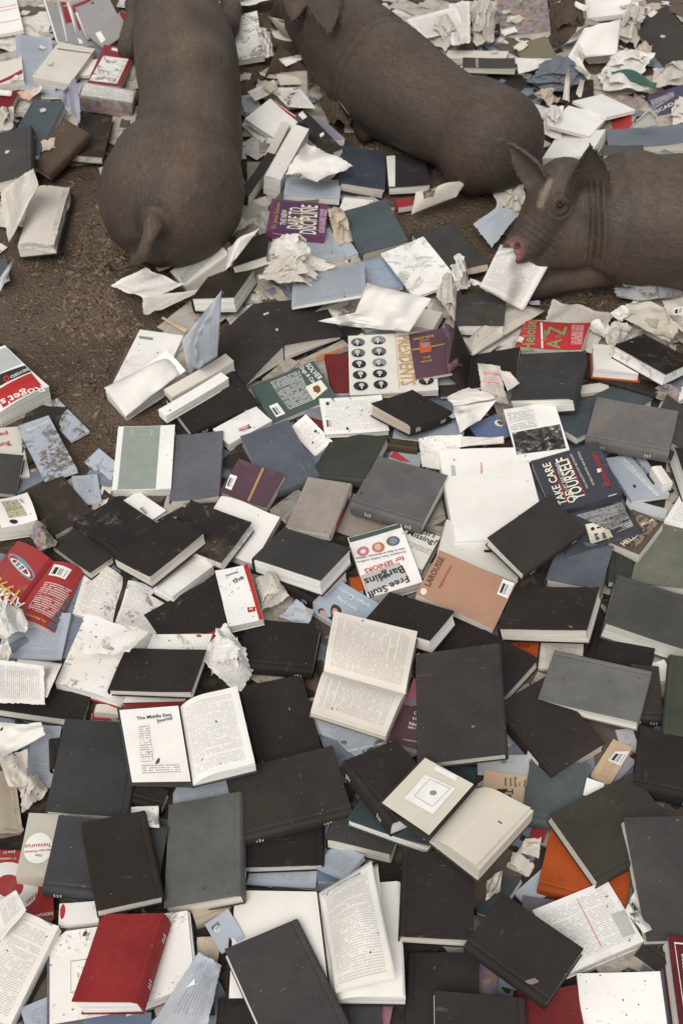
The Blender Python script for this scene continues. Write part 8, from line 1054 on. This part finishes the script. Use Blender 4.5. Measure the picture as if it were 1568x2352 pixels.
def clods():
    vs=[];fs=[];cols=[]; R=random.Random(9)
    cs=[lin((108,93,78)),lin((96,82,68)),lin((120,103,86)),lin((82,69,57)),lin((130,113,95))]
    n=0
    while n<8500:
        P=SOIL[0] if R.random()<.72 else R.choice(SOIL)
        if R.random()<.25: x,y=R.uniform(-1.6,1.7),R.uniform(1.8,5.2)
        else:
            a=R.choice(P); b=R.choice(P); c=R.choice(P); u,v=R.random(),R.random(); 
            if u+v>1:u,v=1-u,1-v
            x=a[0]+(b[0]-a[0])*u+(c[0]-a[0])*v; y=a[1]+(b[1]-a[1])*u+(c[1]-a[1])*v
            if not insoil(x,y): continue
        # sparser where the soil is trodden smooth
        if math.sin(x*5+1)*math.sin(y*4.2+.6)>-.05 and R.random()<.85: continue
        n+=1
        s=R.uniform(.0016,.0050)*(1.7 if R.random()<.12 else 1); el=R.uniform(1,2.4); a=R.uniform(0,6.28); tx=R.uniform(-.6,.6); col=R.choice(cs)
        z=-.012+hill(x,y)*.8+s*.2; b0=len(vs); ca,sa=math.cos(a),math.sin(a)
        for (px,py,pz) in ((1,0,0),(.3,.9,.1),(-.6,.7,0),(-1,-.1,.1),(-.3,-.9,0),(.7,-.6,.05),(0.2,.1,.75),(-.35,.1,.6)):
            px*=el*s*R.uniform(.7,1.2); py*=s*R.uniform(.7,1.2); pz=pz*s*R.uniform(.6,1.3)+px*tx*.5
            vs.append((x+px*ca-py*sa,y+px*sa+py*ca,z+pz)); cols.append(col)
        for f in ((0,1,6),(1,2,7),(1,7,6),(2,3,7),(3,4,7),(4,6,7),(4,5,6),(5,0,6)): fs.append(tuple(b0+i for i in f))
    o=link('soil_crumbs',vs,fs,mat('clod','soil'),cols=cols); o['kind']='stuff'; o['label']='crumbly chips of dry soil and mulch on the ground'; o['category']='soil'
clods()
def litter():
    vs=[];fs=[];cols=[];R=random.Random(4)
    cs=[lin((180,172,160)),lin((120,130,142)),lin((95,84,74)),lin((50,45,42)),lin((212,208,200))]
    k=0; tries=0
    while k<2000 and tries<12000:
        tries+=1; far=R.random()<.66; y=R.uniform(2.6,5.9) if far else R.uniform(.6,2.8); x=R.uniform(-1,1)*(.6+.40*y); a=R.uniform(0,3.14); w=R.uniform(.08,.15); l=R.uniform(.13,.22)
        if far: c=R.choice((0,0,0,0,4,4,1,2,3))
        else: c=R.choice((0,1,1,2,3,3,3))
        ca,sa=math.cos(a),math.sin(a)
        if any(insoil(x+dx*w*ca-dy*l*sa,y+dx*w*sa+dy*l*ca) for dx in(-.5,.5) for dy in(-.5,0,.5)): continue
        k+=1
        b0=len(vs);n=6;ca,sa=math.cos(a),math.sin(a);p1,p2=R.uniform(0,6),R.uniform(0,6)
        for i in range(n+1):
            for j in range(n+1):
                X=(i/n-.5)*w+R.uniform(-.002,.002);Y=(j/n-.5)*l+R.uniform(-.002,.002); gx_,gy_=x+X*ca-Y*sa,y+X*sa+Y*ca
                vs.append((gx_,gy_,-.0035+hill(gx_,gy_)*.75+(k%800)*.000011+(.004 if far else .0025)*math.sin(9*i/n+p1)*math.sin(7*j/n+p2))); cols.append(cs[c])
        for i in range(n):
            for j in range(n): q=b0+i*(n+1)+j; fs.append((q,q+n+1,q+n+2,q+1))
    o=link('paper_litter',vs,fs,mat('litter','cream'),cols=cols); o['kind']='stuff'; o['label']='trampled loose sheets covering the ground beneath the books'; o['category']='litter'
litter()
# ---------------- the books and papers ----------------
OBJ={}
for e in DATA:
    k=e[1]
    if k in 'HPK': OBJ[e[0]]=build_book(e)
    elif k in 'OF': OBJ[e[0]]=build_open(e)
    elif k=='C': OBJ[e[0]]=build_crumple(e)
bpy.context.view_layer.update()
for e in DATA:
    if e[1] in 'SB': OBJ[e[0]]=build_sheet(e,OBJ)
# ---------------- pigs ----------------
def chain_spheres(ch,closed=False):
    P=np.array(ch); out=[]
    n=len(P)
    Q=np.concatenate([[2*P[0]-P[1]],P,[2*P[-1]-P[-2]]]) if n>1 else P
    for i in range(n-1):
        p0,p1,p2,p3=Q[i],Q[i+1],Q[i+2],Q[i+3]; L=np.linalg.norm(p2[:3]-p1[:3]); m=max(2,int(L/(.18*max(.02,min(p1[3],p2[3]))))+1); m=min(m,14)
        for j in range(m):
            f=j/m; out.append(.5*(2*p1+(p2-p0)*f+(2*p0-5*p1+4*p2-p3)*f*f+(3*p1-p0-3*p2+p3)*f**3))
    out.append(P[-1]); return out
_ico=bmesh.new(); bmesh.ops.create_icosphere(_ico,subdivisions=3,radius=1); ICO=(np.array([v.co[:] for v in _ico.verts]),[tuple(v.index for v in f.verts) for f in _ico.faces]); _ico.free()
def ear_shell(base,tip,side,nrm,wid,cup,th,curl=0.):
    base,tip=Vector(base[:3]),Vector(tip[:3]); ax=tip-base; side=Vector(side).normalized(); side=(side-ax.normalized()*side.dot(ax.normalized())).normalized(); n=Vector(nrm); n=(n-ax.normalized()*n.dot(ax.normalized())); n=(n-side*n.dot(side)).normalized()
    N,M=14,12; vs=[];fs=[]
    for lay in (0,1):
        for i in range(N+1):
            s=i/N; wd=wid*(.62+1.3*s)*(1-s)**.55 if s<1 else 0; wd=wid*max(.0,min(1.,(.7+.9*s))*(1-s**2.2))
            for j in range(M+1):
                t=j/M*2-1; p=base+ax*s+side*(t*wd)+n*(cup*(t*t)*(1-s*.4))+n*(curl*s*s); p+= n*(-th if lay else 0)*(1-.5*s); vs.append(p)
    m=(N+1)*(M+1)
    for lay in(0,1):
        for i in range(N):
            for j in range(M): q=lay*m+i*(M+1)+j; fs.append((q,q+M+1,q+M+2,q+1))
    rg=[i*(M+1) for i in range(N+1)]+[N*(M+1)+j for j in range(1,M+1)]+[i*(M+1)+M for i in range(N-1,-1,-1)]+[j for j in range(M-1,0,-1)]
    for j in range(len(rg)): x,y=rg[j],rg[(j+1)%len(rg)]; fs.append((x,y,m+y,m+x))
    return [tuple(v) for v in vs],fs
def pig(name,prefix,label,vox,smooth,ears,colfn,dispfn=None,hair=26000,axis=None,skip=(),fine=None):
    V=[];F=[];n=0
    for key,ch in PIGPTS.items():
        if not key.startswith(prefix+'_') or ch[0][3]==0 or key in skip: continue
        for s in chain_spheres(ch):
            V.append(ICO[0]*max(.006,s[3])+s[:3]); F+= [tuple(x+n for x in f) for f in ICO[1]]; n+=len(ICO[0])
    V=[tuple(v) for v in np.concatenate(V)]
    for vs,fs in ears:
        V+=vs; F+=[tuple(x+n for x in f) for f in fs]; n=len(V)
    o=link(name,V,F,None); fixn(o)
    md=o.modifiers.new('r','REMESH'); md.mode='VOXEL'; md.voxel_size=vox
    sm=o.modifiers.new('s','SMOOTH'); sm.factor=.5; sm.iterations=smooth
    dg=bpy.context.evaluated_depsgraph_get(); me=bpy.data.meshes.new_from_object(o.evaluated_get(dg)); o.modifiers.clear(); old=o.data; o.data=me; bpy.data.meshes.remove(old)
    if fine:
        bm=bmesh.new(); bm.from_mesh(me)
        for _ in range(2):
            es=set()
            for f in bm.faces:
                c_=f.calc_center_median()
                if fine(c_): es.update(f.edges)
            bmesh.ops.subdivide_edges(bm,edges=list(es),cuts=1,use_grid_fill=True); fine2=fine
        bmesh.ops.triangulate(bm,faces=[f for f in bm.faces if len(f.verts)>4]); bm.to_mesh(me); bm.free(); me.update()
    co=np.zeros(len(me.vertices)*3); me.vertices.foreach_get('co',co); co=co.reshape(-1,3)
    no=np.array([v.normal[:] for v in me.vertices])
    # keep the skin from the pointlike regularity of a lathe: broad soft swellings
    ph=np.sin(co[:,0]*9+1)*np.sin(co[:,1]*8)*np.sin(co[:,2]*11+2); ph2=np.sin(co[:,0]*31+co[:,1]*17)*np.sin(co[:,2]*29+co[:,1]*11)
    co=co+no*(ph*.006+ph2*.0012)[:,None]
    if dispfn is not None: co=dispfn(co,no)
    me.vertices.foreach_set('co',co.ravel()); me.polygons.foreach_set('use_smooth',[True]*len(me.polygons)); me.update()
    # axis field
    A=np.array([s[:3] for s in chain_spheres(axis)]); T=np.gradient(A,axis=0); T/=np.linalg.norm(T,axis=1)[:,None]
    S=np.concatenate([[0],np.cumsum(np.linalg.norm(np.diff(A,axis=0),axis=1))])
    idx=np.zeros(len(co),int)
    for c0 in range(0,len(co),20000): idx[c0:c0+20000]=np.argmin(((co[c0:c0+20000,None,:]-A[None])**2).sum(2),axis=1)
    off=co-A[idx]; t=T[idx]; al=(off*t).sum(1); pr=off-t*al[:,None]; s=S[idx]+al
    flow=np.stack([s*14,pr[:,0]*95+pr[:,1]*30,pr[:,2]*95],1)
    fa=me.attributes.new('Flow','FLOAT_VECTOR','POINT'); fa.data.foreach_set('vector',flow.astype(np.float32).ravel())
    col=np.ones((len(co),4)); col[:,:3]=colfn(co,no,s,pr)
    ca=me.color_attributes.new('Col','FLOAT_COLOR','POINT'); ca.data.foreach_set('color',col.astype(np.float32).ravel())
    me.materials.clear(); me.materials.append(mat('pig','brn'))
    o['label']=label; o['category']='pig'; o['group']='dark pigs lying in the heap of books'
    # short bristles, combed towards the rump
    R=np.random.default_rng(7); sel=R.choice(len(co),min(hair,len(co)*3)); sel=sel[(co[sel,0]>.74)|(R.random(len(sel))<.07)] if prefix=='c' else sel
    
    d=t[sel]*1.0+np.array([0,0,-.25])+R.normal(0,.16,(len(sel),3)); nn=no[sel]; d=d-nn*(d*nn).sum(1)[:,None]; d/=np.linalg.norm(d,axis=1)[:,None]+1e-6
    L=R.uniform(.009,.019,len(sel))[:,None]; p=co[sel]+R.normal(0,.004,(len(sel),3)); p-=nn*((p-co[sel])*nn).sum(1)[:,None]
    sd=np.cross(d,nn); w=R.uniform(.0004,.0009,len(sel))[:,None]
    hv=np.concatenate([p-sd*w,p+sd*w,p+d*L+nn*L*.10],0); m=len(sel)
    hf=[(i,m+i,2*m+i) for i in range(m)]
    base=col[sel]; hc=base.copy(); tone=R.uniform(.55,1.9,m)[:,None]; hc[:,:3]=np.minimum(.5,base[:,:3]*tone+.004); hc=np.concatenate([hc,hc,hc])
    h=link('bristles',hv.tolist(),hf,mat('hair','brn'),o,cols=hc)
    return o
def seg_d(co,pts):
    d=np.full(len(co),9.)
    for a,b in zip(pts[:-1],pts[1:]):
        a,b=np.array(a[:3]),np.array(b[:3]); ab=b-a; t=np.clip(((co-a)@ab)/(ab@ab),0,1); d=np.minimum(d,np.linalg.norm(co-a-t[:,None]*ab,axis=1))
    return d
_B=NB('hair_brn'); _a=_B.n('Attribute',attribute_name='Col'); _B.l(_a.outputs['Color'],_B.b.inputs['Base Color']); _B.b.inputs['Roughness'].default_value=.6; MATS[('hair','brn')]=_B.m
def mixc(base,col,f): return base*(1-f[:,None])+np.array(lin(col)[:3])*f[:,None]
SKIN=(70,60,53)
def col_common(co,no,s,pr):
    c=np.tile(np.array(lin(SKIN)[:3]),(len(co),1)); up=np.clip(no[:,2],0,1); c=mixc(c,(97,86,76),.6*up**3)  # up-facing skin painted lighter, as a back lit from above
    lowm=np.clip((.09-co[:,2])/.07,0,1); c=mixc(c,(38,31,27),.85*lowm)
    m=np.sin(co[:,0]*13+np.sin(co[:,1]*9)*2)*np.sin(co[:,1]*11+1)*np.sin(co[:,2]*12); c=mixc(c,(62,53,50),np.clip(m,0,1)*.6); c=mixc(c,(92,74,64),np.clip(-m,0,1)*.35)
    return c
def col_a(co,no,s,pr):
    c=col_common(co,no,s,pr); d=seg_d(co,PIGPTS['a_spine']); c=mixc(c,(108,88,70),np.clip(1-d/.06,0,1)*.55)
    dt=seg_d(co,PIGPTS['a_tail']); c=mixc(c,(104,90,77),np.exp(-(dt/.030)**4)*.5); c=mixc(c,(40,33,29),np.exp(-((dt-.052)/.012)**2)*.45)  # tail tinted lighter, with its shadow painted as a dark line alongside
    d=seg_d(co,PIGPTS['a_tuft']); c=mixc(c,(34,28,25),np.clip(1-d/.03,0,1)); return c
def col_b(co,no,s,pr):
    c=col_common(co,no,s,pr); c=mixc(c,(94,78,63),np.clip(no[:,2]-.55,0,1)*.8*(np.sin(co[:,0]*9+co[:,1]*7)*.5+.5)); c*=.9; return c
EYE=[None]
def col_c(co,no,s,pr):
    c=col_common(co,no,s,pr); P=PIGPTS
    d=seg_d(co,P['c_blaze']); 
    e=Vector(EYE[0]) if EYE[0] else None
    a=np.array(BL[0]); b=np.array(BL[1]); ab=b-a; t=np.clip(((co-a)@ab)/(ab@ab),0,1); d=np.linalg.norm(co-a-t[:,None]*ab,axis=1); c=mixc(c,(140,126,112),np.clip(1.5-d/.009,0,1)*.75)
    d=np.linalg.norm(co-np.array(SN[0]),axis=1); c=mixc(c,(150,104,96),np.clip(1.7-d/.026,0,1)*.7)
    for k in(1,2):
        d=np.linalg.norm(co-np.array(SN[k]),axis=1); c=mixc(c,(40,26,24),np.clip(1.6-d/.009,0,1)*.9)
    d=np.linalg.norm(co-np.array(EYE[0]),axis=1); c=mixc(c,(40,31,27),np.exp(-(d/.018)**2)*.8)
    c*=(1-.55*WRK)[:,None]; c*=(1-.6*np.clip(1-EIN/.035,0,1))[:,None]  # shade of the neck creases and ear hollow put into the skin colour
    m=np.clip((co[:,0]-.85)/.2,0,1)*np.clip((.16-co[:,2])/.08,0,1)*np.clip((co[:,2]-.05)/.04,0,1); c=mixc(c,(112,78,70),m*.55)
    m=np.exp(-((co[:,0]-.70)/.05)**2)*np.clip((.30-co[:,2])/.1,0,1); c=mixc(c,(104,82,72),m*.5)
    # hollow of the right ear carries painted shade, from the EIN term above
    return c
CAMP=Vector((0,0,2.4))
def to_surface(bvh,p):
    p=Vector(p[:3]); d=(CAMP-p).normalized(); h=bvh.ray_cast(p+d*.6,-d); return (h[0],h[1]) if h[0] else (p,d)
def disp_c(co,no):
    # neck wrinkles
    x=co[:,0]+.10*(co[:,2]-.25); m=np.exp(-((x-.700)/.027)**4)*np.clip((co[:,2]-.14)/.08,0,1)*np.clip((.42-co[:,2])/.03,0,1)
    global WRK,EIN
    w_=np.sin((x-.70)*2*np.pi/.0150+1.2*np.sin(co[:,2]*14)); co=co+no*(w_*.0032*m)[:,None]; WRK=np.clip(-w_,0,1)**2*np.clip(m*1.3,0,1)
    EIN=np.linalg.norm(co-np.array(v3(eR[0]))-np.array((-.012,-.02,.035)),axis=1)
    global EYE,BL,SN
    o=bpy.data.objects['pig_c_tmp'] if 'pig_c_tmp' in bpy.data.objects else None
    me=CURME[0]; bv=BVHTree.FromPolygons([tuple(v) for v in co],[tuple(p.vertices) for p in me.polygons])
    P=PIGPTS
    EYE[0],EYN=to_surface(bv,P['c_eye'][0]); EYE.append(EYN); BL=[tuple(to_surface(bv,p)[0]) for p in P['c_blaze']]; SN=[tuple(to_surface(bv,p)[0]) for p in P['c_snout']]
    d=np.linalg.norm(co-np.array(EYE[0]),axis=1)
    co=co+no*(-.007*np.exp(-(d/.010)**2)+.003*np.exp(-((d-.018)/.006)**2)-.002*np.exp(-((d-.031)/.004)**2)+.0012*np.exp(-((d-.038)/.005)**2))[:,None]
    # snout: flat disc rim and nostrils
    d=np.linalg.norm(co-np.array(SN[0]),axis=1); co=co+no*(.004*np.exp(-((d-.032)/.006)**2))[:,None]
    for k in(1,2):
        d=np.linalg.norm(co-np.array(SN[k]),axis=1); co=co-no*(.009*np.exp(-(d/.008)**2))[:,None]
    # nose-bridge wrinkles, mouth line
    ax=np.array(P['c_skull'][3][:3]); d=np.linalg.norm(co-ax,axis=1); sx=(co@np.array([-.55,-.35,-.75]))
    co=co+no*(np.sin(sx*2*np.pi/.017)*.0022*np.exp(-(d/.055)**2))[:,None]
    return co
CURME=[None]
_of=pig
def v3(p): return Vector(p[:3])
eR=PIGPTS['c_earR']; eL=PIGPTS['c_earL']
earR=ear_shell(v3(eR[0]),v3(eR[1]),(1,0.1,-.1),(-.35,-1,.3),.070,.045,.021)
earL=ear_shell(v3(eL[0]),v3(eL[1]),(.6,-.5,.75),(-.5,-.8,-.3),.054,.032,.020)
bE=PIGPTS['b_ear']; bE2=PIGPTS['b_ear2']
earB=ear_shell(v3(bE[0]),v3(bE[1]),(1,-.2,.1),(-.2,-1,.6),.066,.030,.024)
earB2=ear_shell(v3(bE2[0]),v3(bE2[1]),(1,-.2,.1),(-.2,-1,.6),.055,.03,.024)
def disp_a(co,no):
    d=seg_d(co,PIGPTS['a_spine'])
    # loins dip and the cleft below the tail
    e=.006*np.exp(-(d/.03)**2)*np.clip((co[:,1]-3.2)*4+.3,.2,1)
    for kk,am,rr in (('a_sh',.020,.085),('a_hip',.014,.08)):
        for q in PIGPTS[kk]: e=e+am*np.exp(-(np.linalg.norm(co-np.array(q[:3]),axis=1)/rr)**2)
    q=PIGPTS['a_tail'][0]; dd=np.abs(co[:,0]-q[0]-.012); e=e-.010*np.exp(-(dd/.012)**2)*np.clip((.30-co[:,2])/.08,0,1)*(co[:,1]<q[1]+.15)
    return co+no*e[:,None]
def disp_b(co,no):
    e=0
    for kk,am,rr in (('b_hip',.014,.08),('b_sh',.020,.09)):
        for q in PIGPTS[kk]: e=e+am*np.exp(-(np.linalg.norm(co-np.array(q[:3]),axis=1)/rr)**2)
    # folds of skin behind the shoulder
    w=co@np.array([.62,-.78,0.]); w0=np.array(PIGPTS['b_body'][3][:3])@np.array([.62,-.78,0.]); e=e-.008*np.exp(-((w-w0+.02)/.014)**2)-.006*np.exp(-((w-w0-.03)/.011)**2)
    return co+no*e[:,None]
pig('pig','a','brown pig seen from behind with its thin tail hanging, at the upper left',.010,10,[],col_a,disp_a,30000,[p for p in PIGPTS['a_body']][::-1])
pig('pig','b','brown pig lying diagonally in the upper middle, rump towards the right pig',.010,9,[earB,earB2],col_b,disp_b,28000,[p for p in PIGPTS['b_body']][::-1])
# right pig needs its own mesh while it is being sculpted
_nfo=bpy.data.meshes.new_from_object
class _Tap: pass
def disp_c_wrap(co,no):
    CURME[0]=max((m for m in bpy.data.meshes if m.users and len(m.vertices)==len(co)),key=lambda m:len(m.polygons)); return disp_c(co,no)
BL=SN=None
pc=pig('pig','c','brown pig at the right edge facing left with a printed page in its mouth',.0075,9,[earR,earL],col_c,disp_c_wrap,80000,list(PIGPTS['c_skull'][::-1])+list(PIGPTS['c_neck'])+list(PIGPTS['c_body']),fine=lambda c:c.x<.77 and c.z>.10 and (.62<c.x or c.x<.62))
def ball(name,c,r,m,par,sq=(1,1,1)):
    v=ICO[0]*r*np.array(sq)+np.array(c); return link(name,v.tolist(),ICO[1],m,par,smooth=True)
PAL['eyec']=(30,22,20)
ball('eye',Vector(EYE[0])-Vector(EYE[1])*.0090,.0085,mat('wet','eyec'),pc)

# ---------------- crumbs and torn scraps lying on whatever is beneath ----------------
bpy.context.view_layer.update()
_dg=bpy.context.evaluated_depsgraph_get()
def drop(x,y):
    h=SC.ray_cast(_dg,Vector((x,y,1.2)),Vector((0,0,-1)))
    if not h[0] or h[4].name.startswith(('pig','bristle','eye')): return None
    return h[1],h[2]
def debris():
    R=random.Random(21); vs=[];fs=[];cols=[]; cs=[lin((96,80,65)),lin((70,57,47)),lin((128,110,92)),lin((150,134,116))]
    for _ in range(520):
        y=R.uniform(.95,3.6) if R.random()<.6 else R.uniform(2.2,5.3); x=R.uniform(-1,1)*(.25+.36*y); h=drop(x,y)
        if not h: continue
        p,n=h
        if n.z<.6: continue
        s=R.uniform(.0010,.0026)*(1.9 if R.random()<.1 else 1); el=R.uniform(1,2.6); a=R.uniform(0,6.28); b0=len(vs); col=R.choice(cs)
        for (px,py,pz) in ((1,0,0),(.3,.9,.1),(-.6,.7,0),(-1,-.1,.1),(-.3,-.9,0),(.7,-.6,.05),(0.2,.1,.9),(-.35,.1,.7)):
            px*=el*s*R.uniform(.7,1.2); py*=s*R.uniform(.7,1.2); X=px*math.cos(a)-py*math.sin(a); Y=px*math.sin(a)+py*math.cos(a)
            vs.append((p.x+X,p.y+Y,p.z-(n.x*X+n.y*Y)/n.z+pz*s)); cols.append(col)
        for f in ((0,1,6),(1,2,7),(1,7,6),(2,3,7),(3,4,7),(4,6,7),(4,5,6),(5,0,6)): fs.append(tuple(b0+i for i in f))
    o=link('dirt_crumbs',vs,fs,mat('clod','soil'),cols=cols); o['kind']='stuff'; o['label']='small crumbs of dirt sprinkled over the covers and pages'; o['category']='dirt'
    vs=[];fs=[];cols=[]; cs=[lin((214,206,194)),lin((188,178,162)),lin((228,224,216)),lin((200,194,184))]
    zones=[(1.0,4.7,.75,.55),(-.35,4.4,.22,.6),(.95,2.85,.4,.12),(-1.15,4.0,.3,.4)]
    for _ in range(170):
        z=R.choice(zones[:2]+zones); x=z[0]+R.gauss(0,.5)*z[2]; y=z[1]+R.gauss(0,.5)*z[3]; h=drop(x,y)
        if not h or h[1].z<.5: continue
        p,n=h; w=R.uniform(.012,.05); l=w*R.uniform(.5,1.3); a=R.uniform(0,6.28); b0=len(vs); N=4; col=R.choice(cs); cu=R.uniform(.0,.35); ph=R.uniform(0,6)
        for i in range(N+1):
            for j in range(N+1):
                u,v=i/N-.5,j/N-.5; X=u*w+R.uniform(-.08,.08)*w; Y=v*l+R.uniform(-.1,.1)*l; gx_=X*math.cos(a)-Y*math.sin(a); gy_=X*math.sin(a)+Y*math.cos(a)
                vs.append((p.x+gx_,p.y+gy_,p.z-(n.x*gx_+n.y*gy_)/n.z+.002+w*cu*(u*u*2+abs(math.sin(v*5+ph))*.25))); cols.append(col)
        for i in range(N):
            for j in range(N): q=b0+i*(N+1)+j; fs.append((q,q+N+1,q+N+2,q+1))
    o=link('paper_scraps',vs,fs,mat('litter','cream'),cols=cols); o['kind']='stuff'; o['label']='small torn scraps of paper strewn among the larger pages'; o['category']='paper scraps'
debris()
